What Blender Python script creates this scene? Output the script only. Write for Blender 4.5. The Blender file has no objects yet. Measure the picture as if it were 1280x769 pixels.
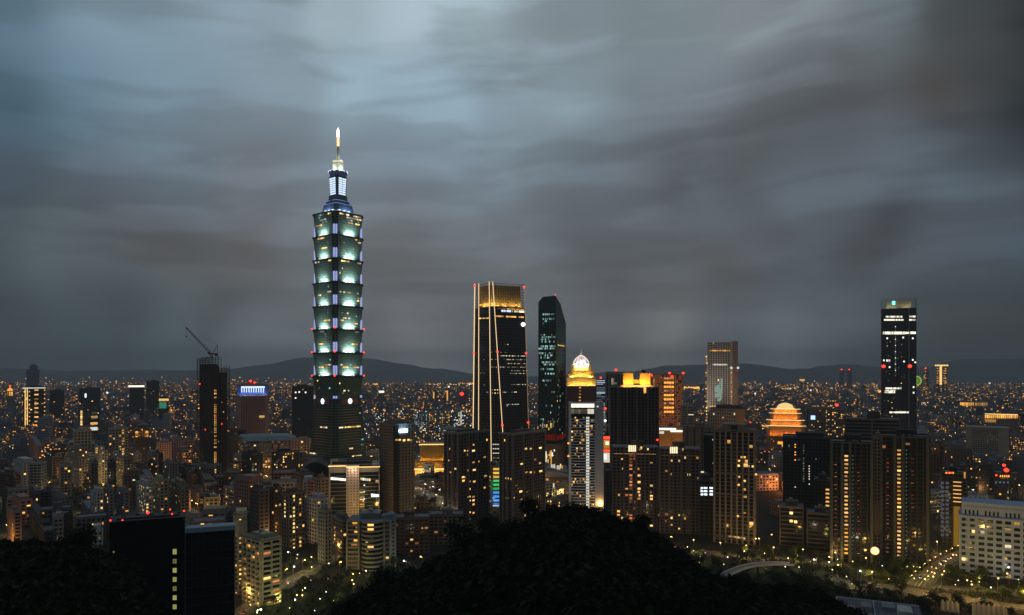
import bpy, math, random
import numpy as np
from mathutils import Vector, Matrix
R = random.Random(11)
rad = math.radians
SC = bpy.context.scene
HAZE = 8e-5
COL = SC.collection
F, H, HY = 910.0, 150.0, 468.0          # focal length in photo pixels, eye height, horizon row

# ---------------------------------------------------------------- camera
cam = bpy.data.cameras.new('camera'); camo = bpy.data.objects.new('camera', cam); COL.objects.link(camo)
camo.location = (0, 0, H); camo.rotation_euler = (rad(90), 0, 0)
cam.sensor_width = 36; cam.lens = 36 * F / 1280; cam.shift_y = (HY - 384.5) / 1280
cam.clip_start = 1; cam.clip_end = 90000
SC.camera = camo
SC.view_settings.view_transform = 'Standard'; SC.view_settings.look = 'None'
SC.view_settings.exposure = 0.0; SC.view_settings.gamma = 1
cy = SC.cycles
cy.use_denoising = True
try: cy.denoiser = 'OPENIMAGEDENOISE'
except Exception: pass
cy.max_bounces = 4; cy.diffuse_bounces = 2; cy.glossy_bounces = 2; cy.volume_bounces = 0
cy.transparent_max_bounces = 6; cy.sample_clamp_indirect = 1.5; cy.sample_clamp_direct = 0
cy.use_light_tree = True; cy.caustics_reflective = False; cy.caustics_refractive = False

def lin(r, g=None, b=None):
    if g is None: r, g, b = r
    f = lambda c: (c / 255 / 12.92) if c <= 10 else ((c / 255 + .055) / 1.055) ** 2.4
    return (f(r), f(g), f(b))

# ---------------------------------------------------------------- world: an overcast dusk sky
W = bpy.data.worlds.new('World'); SC.world = W; W.use_nodes = True
nt = W.node_tree; nt.nodes.clear()
class N:
    """tiny node helper"""
    def __init__(s, t): s.t = t
    def n(s, k, **kw):
        o = s.t.nodes.new(k)
        for a, b in kw.items(): setattr(o, a, b)
        return o
    def put(s, sock, v):
        if hasattr(v, 'is_output') or hasattr(v, 'links'): s.t.links.new(v, sock)
        else: sock.default_value = v
    def m(s, op, a, b=0.0, c=None):
        o = s.n('ShaderNodeMath', operation=op); s.put(o.inputs[0], a); s.put(o.inputs[1], b)
        if c is not None: s.put(o.inputs[2], c)
        return o.outputs[0]
    def v(s, op, a, b=None, sc=None):
        o = s.n('ShaderNodeVectorMath', operation=op); s.put(o.inputs[0], a)
        if b is not None: s.put(o.inputs[1], b)
        if sc is not None: s.put(o.inputs['Scale'], sc)
        return o.outputs['Value'] if op in ('DISTANCE', 'LENGTH', 'DOT_PRODUCT') else o.outputs[0]
    def mix(s, f, a, b, kind='MIX'):
        o = s.n('ShaderNodeMix', data_type='RGBA', blend_type=kind); s.put(o.inputs[0], f)
        for i, x in ((6, a), (7, b)):
            if isinstance(x, tuple) and len(x) == 3: x = x + (1.0,)
            s.put(o.inputs[i], x)
        return o.outputs[2]
    def noise(s, vec, scale, detail=4, rough=.55, out='Fac'):
        o = s.n('ShaderNodeTexNoise'); s.put(o.inputs['Vector'], vec)
        o.inputs['Scale'].default_value = scale; o.inputs['Detail'].default_value = detail; o.inputs['Roughness'].default_value = rough
        return o.outputs[out]
w = N(nt)
tc = w.n('ShaderNodeTexCoord'); sep = w.n('ShaderNodeSeparateXYZ'); nt.links.new(tc.outputs['Generated'], sep.inputs[0])
az = w.m('ARCTAN2', sep.outputs[0], sep.outputs[1]); el = w.m('ARCSINE', sep.outputs[2])
# clouds lie on a high sheet: perspective coordinates for the drifting noise
den = w.m('ADD', w.m('ABSOLUTE', sep.outputs[2]), .16)
cb = w.n('ShaderNodeCombineXYZ'); nt.links.new(w.m('DIVIDE', sep.outputs[0], den), cb.inputs[0]); nt.links.new(w.m('DIVIDE', sep.outputs[1], den), cb.inputs[1])
sheet = cb.outputs[0]
ae = w.n('ShaderNodeCombineXYZ'); nt.links.new(az, ae.inputs[0]); nt.links.new(el, ae.inputs[1])
mp = w.n('ShaderNodeMapping'); nt.links.new(ae.outputs[0], mp.inputs[0]); mp.inputs['Rotation'].default_value = (0, 0, rad(-9)); mp.inputs['Scale'].default_value = (1.0, 2.3, 1)
mp2 = w.n('ShaderNodeMapping'); nt.links.new(sheet, mp2.inputs[0]); mp2.inputs['Rotation'].default_value = (0, 0, rad(35)); mp2.inputs['Scale'].default_value = (.8, 1.3, 1)
nc = w.noise(ae.outputs[0], 3.2, 2, .5, 'Color')
wv_ = w.v('ADD', mp.outputs[0], w.v('MULTIPLY', w.v('SUBTRACT', nc, (.5, .5, .5)), (.3, .16, 0)))
n1 = w.noise(wv_, 2.6, 4, .48); n2 = w.noise(mp2.outputs[0], 1.3, 3, .45)
warp = w.v('MULTIPLY', w.v('SUBTRACT', nc, (.5, .5, .5)), (.30, .10, 0))
AMP = 1.0
pos = w.v('ADD', ae.outputs[0], w.v('SCALE', warp, None, AMP))
PTS = [(0, 15, 87, 110, 123), (120, 15, 115, 136, 149), (250, 15, 130, 148, 159), (400, 15, 151, 170, 179), (500, 15, 164, 183, 194), (600, 15, 151, 170, 178), (700, 15, 137, 151, 159), (800, 15, 129, 143, 148), (900, 15, 127, 137, 143), (1000, 15, 119, 129, 134), (1100, 15, 99, 110, 115), (1200, 15, 67, 72, 74), (1280, 15, 53, 57, 58), (0, 125, 72, 93, 107), (100, 125, 94, 118, 133), (200, 125, 115, 136, 150), (330, 125, 130, 148, 160), (450, 125, 146, 170, 184), (540, 125, 145, 168, 183), (620, 125, 133, 151, 162), (720, 125, 135, 153, 163), (850, 125, 120, 131, 140), (950, 125, 103, 109, 114), (1050, 125, 87, 91, 95), (1150, 125, 73, 73, 73), (1280, 125, 46, 47, 47), (0, 215, 79, 93, 105), (150, 215, 95, 108, 120), (250, 215, 106, 120, 131), (350, 215, 114, 124, 133), (480, 215, 119, 133, 145), (600, 215, 120, 135, 146), (750, 215, 105, 116, 125), (850, 215, 90, 96, 101), (950, 215, 85, 90, 95), (1030, 215, 88, 96, 104), (1110, 215, 90, 101, 110), (1200, 215, 71, 75, 79), (1280, 215, 62, 68, 74), (0, 305, 71, 82, 89), (100, 305, 86, 97, 102), (220, 305, 89, 92, 95), (330, 305, 94, 96, 98), (500, 305, 106, 111, 115), (620, 305, 106, 112, 117), (750, 305, 93, 98, 103), (900, 305, 83, 85, 86), (1000, 305, 80, 83, 85), (1080, 305, 74, 77, 80), (1180, 305, 81, 90, 99), (1260, 305, 74, 86, 96), (0, 380, 63, 72, 78), (150, 380, 68, 76, 81), (300, 380, 81, 86, 90), (500, 380, 98, 102, 106), (565, 380, 98, 102, 106), (765, 380, 92, 96, 100), (900, 380, 90, 96, 101), (1000, 380, 87, 95, 101), (1070, 380, 85, 94, 100), (1200, 380, 68, 76, 81), (1270, 380, 63, 69, 74), (100, 440, 63, 74, 81), (210, 440, 68, 80, 87), (340, 440, 80, 88, 95), (540, 440, 95, 100, 105), (800, 440, 93, 97, 101), (980, 440, 80, 89, 96), (1180, 440, 63, 70, 76), (1270, 440, 57, 62, 67), (1040, 242, 93, 104, 113), (1180, 240, 85, 96, 105), (1270, 250, 74, 83, 91), (1100, 285, 72, 75, 78), (1000, 345, 87, 95, 102), (905, 265, 90, 98, 105), (640, -300, 102, 117, 127), (-900, 200, 57, 66, 74), (2200, 200, 42, 45, 48)]
GAIN = [(0.966, 1.017, 1.037), (1.157, 1.138, 1.137), (1.119, 1.101, 1.097), (1.125, 1.106, 1.091), (1.175, 1.152, 1.142), (1.132, 1.122, 1.105), (1.071, 1.064, 1.074), (1.077, 1.089, 1.092), (1.144, 1.128, 1.131), (1.188, 1.171, 1.152), (1.182, 1.213, 1.206), (0.894, 0.855, 0.813), (0.575, 0.573, 0.496), (0.659, 0.789, 0.829), (1.034, 1.141, 1.157), (1.181, 1.197, 1.204), (1.156, 1.167, 1.167), (1.184, 1.217, 1.222), (1.168, 1.206, 1.22), (1.069, 1.065, 1.064), (1.201, 1.223, 1.222), (1.203, 1.209, 1.228), (1.108, 1.091, 1.076), (0.931, 0.853, 0.809), (0.798, 0.502, 0.29), (0.25, 0.25, 0.25), (1.089, 1.068, 1.131), (1.066, 1.026, 1.063), (1.129, 1.162, 1.184), (1.108, 1.062, 1.059), (1.035, 1.017, 1.036), (1.079, 1.095, 1.116), (1.039, 1.046, 1.061), (0.871, 0.81, 0.754), (0.809, 0.704, 0.631), (0.734, 0.626, 0.614), (1.389, 1.485, 1.525), (0.25, 0.25, 0.25), (0.274, 0.25, 0.25), (0.855, 0.842, 0.831), (1.291, 1.311, 1.259), (1.05, 0.876, 0.78), (1.05, 0.903, 0.804), (1.121, 1.062, 1.028), (1.128, 1.075, 1.045), (1.038, 1.001, 0.991), (0.731, 0.43, 0.25), (0.616, 0.333, 0.25), (0.67, 0.427, 0.283), (1.309, 1.28, 1.339), (1.021, 1.233, 1.357), (0.636, 0.714, 0.802), (0.535, 0.479, 0.518), (0.788, 0.738, 0.743), (1.045, 1.004, 1.012), (0.897, 0.893, 0.911), (0.955, 0.937, 0.974), (1.291, 1.306, 1.341), (1.134, 1.119, 1.085), (1.608, 1.697, 1.687), (0.97, 1.026, 0.987), (0.797, 0.751, 0.715), (1.47, 1.896, 1.767), (2.193, 2.721, 2.644), (3.136, 3.062, 3.005), (4.053, 3.871, 3.706), (3.846, 3.648, 3.365), (3.783, 3.772, 3.614), (1.464, 1.293, 0.993), (0.796, 0.408, 0.258), (1.79, 1.984, 2.037), (2.007, 2.132, 2.15), (1.491, 1.441, 1.419), (0.409, 0.25, 0.25), (1.456, 1.595, 1.789), (1.363, 1.543, 1.647), (1.0, 1.0, 1.0), (1.0, 1.0, 1.0), (1.0, 1.0, 1.0), (1.0, 1.0, 1.0), (1.0, 1.0, 1.0), (1.0, 1.0, 1.0), (1.0, 1.0, 1.0), (1.0, 1.0, 1.0), (1.0, 1.0, 1.0), (1.0, 1.0, 1.0), (1.0, 1.0, 1.0), (1.0, 1.0, 1.0), (1.0, 1.0, 1.0), (1.0, 1.0, 1.0)]
BACK = [((3.1, .25), (84, 91, 97)), ((-3.1, .25), (84, 91, 97)), ((2.2, .3), (66, 72, 78)), ((-2.2, .3), (66, 72, 78)), ((3.1, 1.0), (84, 92, 98)), ((-3.1, 1.0), (84, 92, 98))]
acc = None; accw = None
for pi_, (px, py, r, g, b) in enumerate(PTS):
    kx = (px - 640) / F; a_ = math.atan(kx); e_ = math.atan((HY - py) / F / math.sqrt(1 + kx * kx))
    d = w.v('DISTANCE', pos, (a_, e_, 0))
    wt = w.m('POWER', w.m('ADD', w.m('MULTIPLY', d, d), .0035), -2.0)
    c_ = w.v('SCALE', tuple(q*g_ for q, g_ in zip(lin(r, g, b), GAIN[pi_])), None, wt)
    acc = c_ if acc is None else w.v('ADD', acc, c_)
    accw = wt if accw is None else w.m('ADD', accw, wt)
for (a_, e_), c in BACK:
    d = w.v('DISTANCE', pos, (a_, e_, 0)); wt = w.m('POWER', w.m('ADD', w.m('MULTIPLY', d, d), .0035), -2.0)
    acc = w.v('ADD', acc, w.v('SCALE', lin(*c), None, wt)); accw = w.m('ADD', accw, wt)
base = w.v('SCALE', acc, None, w.m('DIVIDE', 1.0, accw))
# noise: brighter gaps (bluish) and darker cloud bellies (brownish)
fade = w.m('MULTIPLY', w.m('MINIMUM', w.m('MULTIPLY', w.m('MAXIMUM', el, 0.0), 7.0), 1.0), 1.0)
mp3 = w.n('ShaderNodeMapping'); nt.links.new(wv_, mp3.inputs[0]); mp3.inputs['Rotation'].default_value = (0, 0, rad(-4)); mp3.inputs['Scale'].default_value = (1.0, 2.6, 1)
n3 = w.noise(mp3.outputs[0], 2.9, 4, .5); ms = w.n('ShaderNodeMapRange', interpolation_type='SMOOTHSTEP'); nt.links.new(n3, ms.inputs[0]); ms.inputs[1].default_value = .42; ms.inputs[2].default_value = .58; ms.inputs[3].default_value = -.5; ms.inputs[4].default_value = .5
amp = w.m('ADD', w.m('ADD', w.m('MULTIPLY', w.m('SUBTRACT', n1, .5), .75), w.m('MULTIPLY', w.m('SUBTRACT', n2, .5), .4)), w.m('MULTIPLY', ms.outputs[0], .24))
amp = w.m('MULTIPLY', amp, w.m('ADD', .25, w.m('MULTIPLY', fade, .75)))
gain = w.m('ADD', 1.0, w.m('MULTIPLY', amp, AMP))
tint = w.mix(w.m('MULTIPLY_ADD', amp, 1.6, .5), (1.02, .995, .98), (.98, 1.0, 1.02))
skyc = w.v('MULTIPLY', w.v('SCALE', base, None, gain), tint)
below = w.m('LESS_THAN', el, -0.004)
back = w.m('LESS_THAN', sep.outputs[1], -.15)
skyc = w.mix(below, skyc, lin(40, 44, 48))
nis = w.n('ShaderNodeTexSky', sky_type='NISHITA'); nis.sun_disc = False; nis.sun_elevation = rad(-4); nis.sun_rotation = rad(-20)
bg1 = w.n('ShaderNodeBackground'); nt.links.new(skyc, bg1.inputs[0]); bg1.inputs[1].default_value = 1.0
bg2 = w.n('ShaderNodeBackground'); nt.links.new(nis.outputs[0], bg2.inputs[0]); bg2.inputs[1].default_value = .05
ad = w.n('ShaderNodeAddShader'); nt.links.new(bg1.outputs[0], ad.inputs[0]); nt.links.new(bg2.outputs[0], ad.inputs[1])
wo = w.n('ShaderNodeOutputWorld'); nt.links.new(ad.outputs[0], wo.inputs[0])
W.cycles.sampling_method = 'MANUAL'; W.cycles.sample_map_resolution = 256

# last glow of dusk: very weak and soft
sl = bpy.data.lights.new('sun', 'SUN'); sl.energy = .02; sl.angle = rad(30); sl.color = (.8, .9, 1)
so = bpy.data.objects.new('sun', sl); COL.objects.link(so); so.rotation_euler = (rad(50), 0, rad(20))

# ---------------------------------------------------------------- helpers
def tag(o, label=None, cat=None, group=None, kind=None):
    if label: o['label'] = label
    if cat: o['category'] = cat
    if group: o['group'] = group
    if kind: o['kind'] = kind
    return o
def empty(name, loc, rz=0):
    o = bpy.data.objects.new(name, None); o.location = loc; o.rotation_euler = (0, 0, rz); o.empty_display_size = 5
    COL.objects.link(o); return o
class MB:
    def __init__(s): s.v = []; s.f = []; s.m = []
    def quad(s, a, b, c, d, m=0):
        i = len(s.v); s.v += [a, b, c, d]; s.f.append((i, i+1, i+2, i+3)); s.m.append(m)
    def box(s, x0, x1, y0, y1, z0, z1, m=0):
        i = len(s.v)
        s.v += [(x0,y0,z0),(x1,y0,z0),(x1,y1,z0),(x0,y1,z0),(x0,y0,z1),(x1,y0,z1),(x1,y1,z1),(x0,y1,z1)]
        s.f += [(i,i+3,i+2,i+1),(i+4,i+5,i+6,i+7),(i,i+1,i+5,i+4),(i+1,i+2,i+6,i+5),(i+2,i+3,i+7,i+6),(i+3,i,i+4,i+7)]; s.m += [m]*6
        return s
    def loft(s, rings, m=0, cap=True):
        i = len(s.v); n = len(rings[0])
        for r in rings: s.v += [tuple(p) for p in r]
        for k in range(len(rings)-1):
            for j in range(n):
                a = i+k*n+j; b = i+k*n+(j+1) % n
                s.f.append((a, b, b+n, a+n)); s.m.append(m)
        if cap:
            s.f.append(tuple(i+j for j in reversed(range(n)))); s.m.append(m)
            s.f.append(tuple(i+(len(rings)-1)*n+j for j in range(n))); s.m.append(m)
        return s
    def prism(s, pts, z0, z1, m=0): return s.loft([[(x, y, z0) for x, y in pts], [(x, y, z1) for x, y in pts]], m)
    def lathe(s, cx, cy, prof, n=16, m=0):
        return s.loft([[(cx+r*math.cos(2*math.pi*j/n), cy+r*math.sin(2*math.pi*j/n), z) for j in range(n)] for r, z in prof], m)
    def bar(s, p, q, r=.3, m=0, n=4):
        p = Vector(p); q = Vector(q); d = (q-p).normalized(); u = d.cross(Vector((0,0,1)))
        if u.length < .01: u = Vector((1,0,0))
        u.normalize(); v = d.cross(u)
        ring = lambda c, rr: [tuple(c+u*rr*math.cos(2*math.pi*j/n+.785)+v*rr*math.sin(2*math.pi*j/n+.785)) for j in range(n)]
        return s.loft([ring(p, r), ring(q, r)], m)
    def mesh(s, name, mats):
        me = bpy.data.meshes.new(name); me.from_pydata(s.v, [], s.f)
        for m in (mats if isinstance(mats, (list, tuple)) else [mats]): me.materials.append(m)
        if any(s.m): me.polygons.foreach_set('material_index', s.m)
        me.update(); return me
    def build(s, name, mats, parent=None, loc=(0,0,0)):
        o = bpy.data.objects.new(name, s.mesh(name, mats)); COL.objects.link(o); o.parent = parent; o.location = loc
        return o
def at(px, py, Y): return Vector(((px-640)/F*Y, Y, H+(HY-py)/F*Y))
def XX(px, Y): return (px-640)/F*Y
def ZZ(py, Y): return H+(HY-py)/F*Y

_mats = {}
def mat(name, col, rough=.8, metal=0., var=.12, scale=.08, spec=.3):
    if name in _mats: return _mats[name]
    m = bpy.data.materials.new(name); m.use_nodes = True; t = N(m.node_tree); b = m.node_tree.nodes['Principled BSDF']
    g = t.n('ShaderNodeTexCoord'); f = t.noise(g.outputs['Object'], scale, 5, .6)
    c = t.mix(f, tuple(x*(1-2*var) for x in col), tuple(min(1, x*(1+2*var)) for x in col))
    m.node_tree.links.new(c, b.inputs['Base Color'])
    b.inputs['Roughness'].default_value = rough; b.inputs['Metallic'].default_value = metal; b.inputs['Specular IOR Level'].default_value = spec
    _mats[name] = m; return m
def emi(name, col, st):
    if name in _mats: return _mats[name]
    m = bpy.data.materials.new(name); m.use_nodes = True; nt_ = m.node_tree; nt_.nodes.clear()
    e = nt_.nodes.new('ShaderNodeEmission'); e.inputs[0].default_value = (*col, 1); e.inputs[1].default_value = st
    o = nt_.nodes.new('ShaderNodeOutputMaterial'); nt_.links.new(e.outputs[0], o.inputs[0])
    m.cycles.emission_sampling = 'NONE'
    _mats[name] = m; return m
# lit rooms: one curtain-and-room shader per colour so that no two panes look the same
def room(name, col, st):
    if name in _mats: return _mats[name]
    m = bpy.data.materials.new(name); m.use_nodes = True; t = N(m.node_tree); m.node_tree.nodes.clear()
    oi = t.n('ShaderNodeObjectInfo'); g = t.n('ShaderNodeTexCoord')
    wn = t.n('ShaderNodeTexWhiteNoise', noise_dimensions='1D'); t.put(wn.inputs['W'], oi.outputs['Random'])
    sep = t.n('ShaderNodeSeparateXYZ'); t.put(sep.inputs[0], g.outputs['Object'])
    hz = t.m('MINIMUM', t.m('MULTIPLY_ADD', sep.outputs[2], .55, .85), 1.0)              # ceilings brighter than floors
    s = t.m('MULTIPLY', t.m('MULTIPLY_ADD', t.m('POWER', wn.outputs['Value'], 1.5), 1.0, .2), hz)
    c = t.mix(t.m('MULTIPLY', oi.outputs['Random'], .3), tuple(col), (1, .8, .5))
    e = t.n('ShaderNodeEmission'); t.put(e.inputs[0], c); t.put(e.inputs[1], t.m('MULTIPLY', s, st))
    o = t.n('ShaderNodeOutputMaterial'); t.put(o.inputs[0], e.outputs[0]); m.cycles.emission_sampling = 'NONE'
    _mats[name] = m; return m
ROOM = dict(warm=room('room_warm', (1, .46, .07), 2.1), yel=room('room_yellow', (1, .60, .15), 2.1), white=room('room_white', (1, .84, .52), 1.4),
            orange=room('room_orange', (1, .25, .03), .9), cool=room('room_cool', (.62, .85, .95), .9), teal=room('room_teal', (.25, .85, .78), 1.1), dim=room('room_dim', (1, .36, .08), .42),
            red=room('room_red', (.8, .06, .03), .4), dimw=room('room_dim_white', (.8, .78, .6), .35), grn=room('room_green', (.35, .45, .12), .45), goldr=room('room_gold', (1, .42, .04), 1.6))
E_ = dict(gold=emi('glow_gold', (1, .62, .22), 1.6), white=emi('glow_white', (1, .93, .75), 1.6), cool=emi('glow_cool', (.75, .88, 1), 2.2), red=emi('glow_red', (1, .04, .02), 3.0), blue=emi('glow_blue', (.12, .42, 1), 2.4),
          cyan=emi('glow_cyan', (.15, .85, .85), 1.6), orange=emi('glow_orange', (1, .36, .05), 1.8), lamp=emi('glow_lamp', (1, .6, .18), 4.5), lampw=emi('glow_lamp_white', (1, .93, .75), 5),
          amber=emi('glow_amber', (1, .5, .1), 1.0), green=emi('glow_green', (.08, .6, .15), .8), lilac=emi('glow_lilac', (.45, .5, 1), 1.1), icy=emi('glow_icy', (.6, .75, 1), 1.5), softw=emi('glow_soft_white', (1, .9, .72), .75), pale=emi('glow_pale', (.85, .9, .8), .9))
GL = mat('dark_glass', (.018, .022, .028), .12, 0, .3, .05, .5)
GLT = mat('teal_glass', (.018, .05, .05), .15, 0, .3, .05, .5)
GLB = mat('blue_glass', (.02, .032, .055), .15, 0, .3, .05, .5)
WALL = {k: mat('wall_'+k, c, .85, 0, .14, .12) for k, c in dict(grey=(.27,.27,.28), beige=(.38,.33,.27), brown=(.16,.11,.085), pink=(.42,.24,.22), white=(.55,.56,.56), dark=(.07,.065,.065), blue=(.26,.33,.40),
        taupe=(.20,.165,.15), tan=(.27,.22,.17), cream=(.5,.45,.34), mauve=(.16,.13,.135), black=(.012,.012,.012)).items()}
ROOF = mat('roof_screed', (.22, .23, .25), .9, 0, .25, .15)
STEEL = mat('steel', (.35, .36, .38), .4, .6, .1)
DKST = mat('dark_steel', (.05, .05, .05), .5, .3, .1)
LEDL = []
def area(loc, target, sx, sy, col, power, parent=None, spread=None):
    l = bpy.data.lights.new('floodlight', 'AREA'); l.shape = 'RECTANGLE'; l.size = sx; l.size_y = sy; l.energy = power; l.color = col
    if spread: l.spread = rad(spread)
    o = bpy.data.objects.new('floodlight', l); COL.objects.link(o)
    o.location = loc; o.rotation_euler = (Vector(target)-Vector(loc)).to_track_quat('-Z', 'Y').to_euler()
    if parent: o.parent = parent
    return o
def point(loc, col, power, r=1.5, parent=None):
    l = bpy.data.lights.new('lamp_light', 'POINT'); l.energy = power; l.color = col; l.shadow_soft_size = r
    o = bpy.data.objects.new('lamp_light', l); COL.objects.link(o); o.location = loc
    if parent: o.parent = parent
    return o
_unit = {}
def unit(name, m):
    k = (name, m.name)
    if k not in _unit: _unit[k] = MB().box(-.5, .5, -.5, .5, -.5, .5).mesh(name, m)
    return _unit[k]
def ubox(name, m, x0, x1, y0, y1, z0, z1, parent):
    o = bpy.data.objects.new(name, unit(name, m)); COL.objects.link(o); o.parent = parent
    o.location = ((x0+x1)/2, (y0+y1)/2, (z0+z1)/2); o.scale = (x1-x0, y1-y0, z1-z0); return o

FOOT = []                                   # footprints already built on, as circles
class Bld:
    """a building whose near corner stands under photo column xc at distance Y; a turns it"""
    def __init__(b, name, label, cat, xl, xc, xr, a, Y, ytop, dep=None, group=None, z0=0., register=True):
        kl = (xl-640)/F; kr = (xr-640)/F
        if a >= 80: a = 90+math.degrees(math.atan(kl if kl > 0 else kr if kr < 0 else 0))
        b.a = a = rad(a); b.Y = Y; b.X = XX(xc, Y); ca, sa = math.cos(a), math.sin(a)
        dl = ca+kl*sa; dr = sa-kr*ca
        b.L = (b.X-kl*Y)/dl if xl < xc and dl > .05 else (dep or 25.); b.R = (kr*Y-b.X)/dr if xr > xc and dr > .05 else (dep or 25.)
        if dep and xl >= xc: b.L = dep
        if dep and xr <= xc: b.R = dep
        b.top = ZZ(ytop, Y); b.h = b.top-z0; b.z0 = z0
        b.root = empty(name, (b.X, Y, z0), math.pi/2-a); tag(b.root, label, cat, group)
        c = b.world(b.R/2, b.L/2)
        if register: FOOT.append((c[0], c[1], math.hypot(b.R, b.L)/2))
    def world(b, x, y):
        sa, ca = math.sin(b.a), math.cos(b.a)
        return (b.X+x*sa-y*ca, b.Y+x*ca+y*sa)
    def u(b, face, px):                     # photo column -> run along a face
        k = (px-640)/F; sa, ca = math.sin(b.a), math.cos(b.a)
        if face == 0: return (k*b.Y-b.X)/(sa-k*ca)
        return (b.X-k*b.Y)/(ca+k*sa)
    def yy(b, face, u): return b.Y+u*(math.cos(b.a) if face == 0 else math.sin(b.a))
    def fb(b, mb, face, u0, u1, z0, z1, o0, o1, m=0):
        if face == 0: mb.box(u0, u1, -o1, -o0, z0, z1, m)
        elif face == 1: mb.box(-o1, -o0, u0, u1, z0, z1, m)
        elif face == 2: mb.box(u0, u1, b.L+o0, b.L+o1, z0, z1, m)
        else: mb.box(b.R+o0, b.R+o1, u0, u1, z0, z1, m)
    def win(b, face, u0, u1, z0, z1, kind, name='window', o0=.02, o1=.12, parent=None):
        m = ROOM.get(kind) or E_[kind]
        p = parent or b.root
        if face == 0: return ubox(name, m, u0, u1, -o1, -o0, z0, z1, p)
        if face == 1: return ubox(name, m, -o1, -o0, u0, u1, z0, z1, p)
        if face == 3: return ubox(name, m, b.R+o0, b.R+o1, u0, u1, z0, z1, p)
    def strip(b, face, px0, px1, py0, py1, kind, name='light_strip', out=.7, th=.3):
        u0, u1 = sorted((b.u(face, px0), b.u(face, px1))); y = b.yy(face, (u0+u1)/2)
        z1, z0 = ZZ(py0, y)-b.z0, ZZ(py1, y)-b.z0
        m = kind if not isinstance(kind, str) else (E_.get(kind) or ROOM[kind])
        if face == 0: return ubox(name, m, u0, u1, -out-th, -out, z0, z1, b.root)
        return ubox(name, m, -out-th, -out, u0, u1, z0, z1, b.root)
    def grid(b, wall, glass=GL, bw=3.6, fh=3.3, vf=.45, hf=.42, out=.45, z0=0., z1=None, lit=None, faces=(0, 1), kinds=('warm',)*6+('yel',)*3+('white',), cols=(), skipv=(), podium=0., clump=True, nlim=90, wname='window'):
        """glass core, a frame of piers and floor bands on all four sides, lit rooms as windows"""
        z1 = b.h if z1 is None else z1; z0 += podium
        MB().box(0, b.R, 0, b.L, 0 if podium == 0 else z0, z1).build('glazing', glass, b.root)
        mb = MB(); nf = max(1, round((z1-z0)/fh)); fh = (z1-z0)/nf; done = []
        for face in range(4):
            ln = b.R if face in (0, 2) else b.L; nb = max(1, round(ln/bw)); w_ = ln/nb
            for i in range(nb+1):
                if (face, i) in skipv: continue
                e = w_*vf/2*(1.25 if i in (0, nb) else 1); c = i*w_
                b.fb(mb, face, max(0, c-e), min(ln, c+e), z0, z1, 0, out)
            for j in range(nf+1):
                c = z0+j*fh; b.fb(mb, face, .003, ln-.003, max(z0, c-fh*hf/2), min(z1, c+fh*hf/2), 0, out-.06)
            if face in faces and lit:
                p = lit.get(face, 0) if isinstance(lit, dict) else lit
                ph = R.random()*9
                for i in range(nb):
                    for j in range(nf):
                        q = p*(1.6*(math.sin(i*1.7+ph)*.5+.5)**2+.35 if clump else 1)
                        k = R.choice(kinds)
                        for (cf, fr, cp, ck) in cols:
                            if cf == face and int(fr*nb) == i: q, k = cp, ck
                        if R.random() < q: done.append((face, i, j, w_, k))
        R.shuffle(done); done.sort(key=lambda d: 0)
        for face, i, j, w_, k in done[:nlim]:
            g = w_*vf/2*.9; q = fh*hf/2*.9; wd = w_-2*g; sh = 0 if R.random() < .6 else wd*R.uniform(.2, .5); s0 = sh if R.random() < .5 else 0; s1 = sh-s0
            b.win(face, i*w_+g+s0, (i+1)*w_-g-s1, z0+j*fh+q, z0+(j+1)*fh-q-(0 if R.random() < .7 else fh*.2), k, wname)
        rest = done[nlim:]
        if rest:
            m2 = MB()
            for face, i, j, w_, k in rest:
                g = w_*vf/2; q = fh*hf/2; b.fb(m2, face, i*w_+g, (i+1)*w_-g, z0+j*fh+q, z0+(j+1)*fh-q, .02, .12)
            o = m2.build('more_windows', ROOM[max(set(k for *_, k in rest), key=[k for *_, k in rest].count)], b.root); o['kind'] = 'stuff'
        b.wallm = wall if not isinstance(wall, str) else WALL[wall]
        if podium: mb.box(-.6, b.R+.6, -.6, b.L+.6, 0, z0)
        mb.build('facade_frame', b.wallm, b.root)
        return b
    def roof(b, hut=.5, hh=4., tank=True, z=None, parapet=1.2, mast=0, ac=0, mat_=None):
        z = b.h if z is None else z; o = .5; p = .35; wl = mat_ or getattr(b, 'wallm', WALL['grey'])
        MB().box(-o, b.R+o, -o, b.L+o, z, z+.35).build('roof', ROOF, b.root)
        mb = MB(); zz = z+.35
        mb.box(-o, b.R+o, -o, -o+p, zz, zz+parapet).box(-o, b.R+o, b.L+o-p, b.L+o, zz, zz+parapet).box(-o, -o+p, -o+p, b.L+o-p, zz, zz+parapet).box(b.R+o-p, b.R+o, -o+p, b.L+o-p, zz, zz+parapet)
        mb.build('parapet', wl, b.root)
        if hut:
            cx, cy_ = b.R*R.uniform(.4, .6), b.L*R.uniform(.4, .6); w_, d_ = b.R*hut/2, b.L*hut/2
            MB().box(cx-w_, cx+w_, cy_-d_, cy_+d_, zz, zz+hh).box(cx-w_-.3, cx+w_+.3, cy_-d_-.3, cy_+d_+.3, zz+hh, zz+hh+.3).build('rooftop_hut', wl, b.root)
            if tank:
                r = min(w_, d_)*.35; tx = cx+w_*R.uniform(-.4, .4)
                MB().lathe(tx, cy_, [(r, zz+hh+.3), (r, zz+hh+2.2), (r*.3, zz+hh+2.7)], 10).build('water_tank', STEEL, b.root)
        if mast: MB().bar((b.R*.5, b.L*.5, zz), (b.R*.5, b.L*.5, zz+mast), .25).build('mast', DKST, b.root)
        for _ in range(ac):
            x = R.uniform(.08, .85)*b.R; y = R.uniform(.05, .3)*b.L; MB().box(x, x+2, y, y+2, zz, zz+1.6).build('cooling_unit', STEEL, b.root)
        return b
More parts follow.
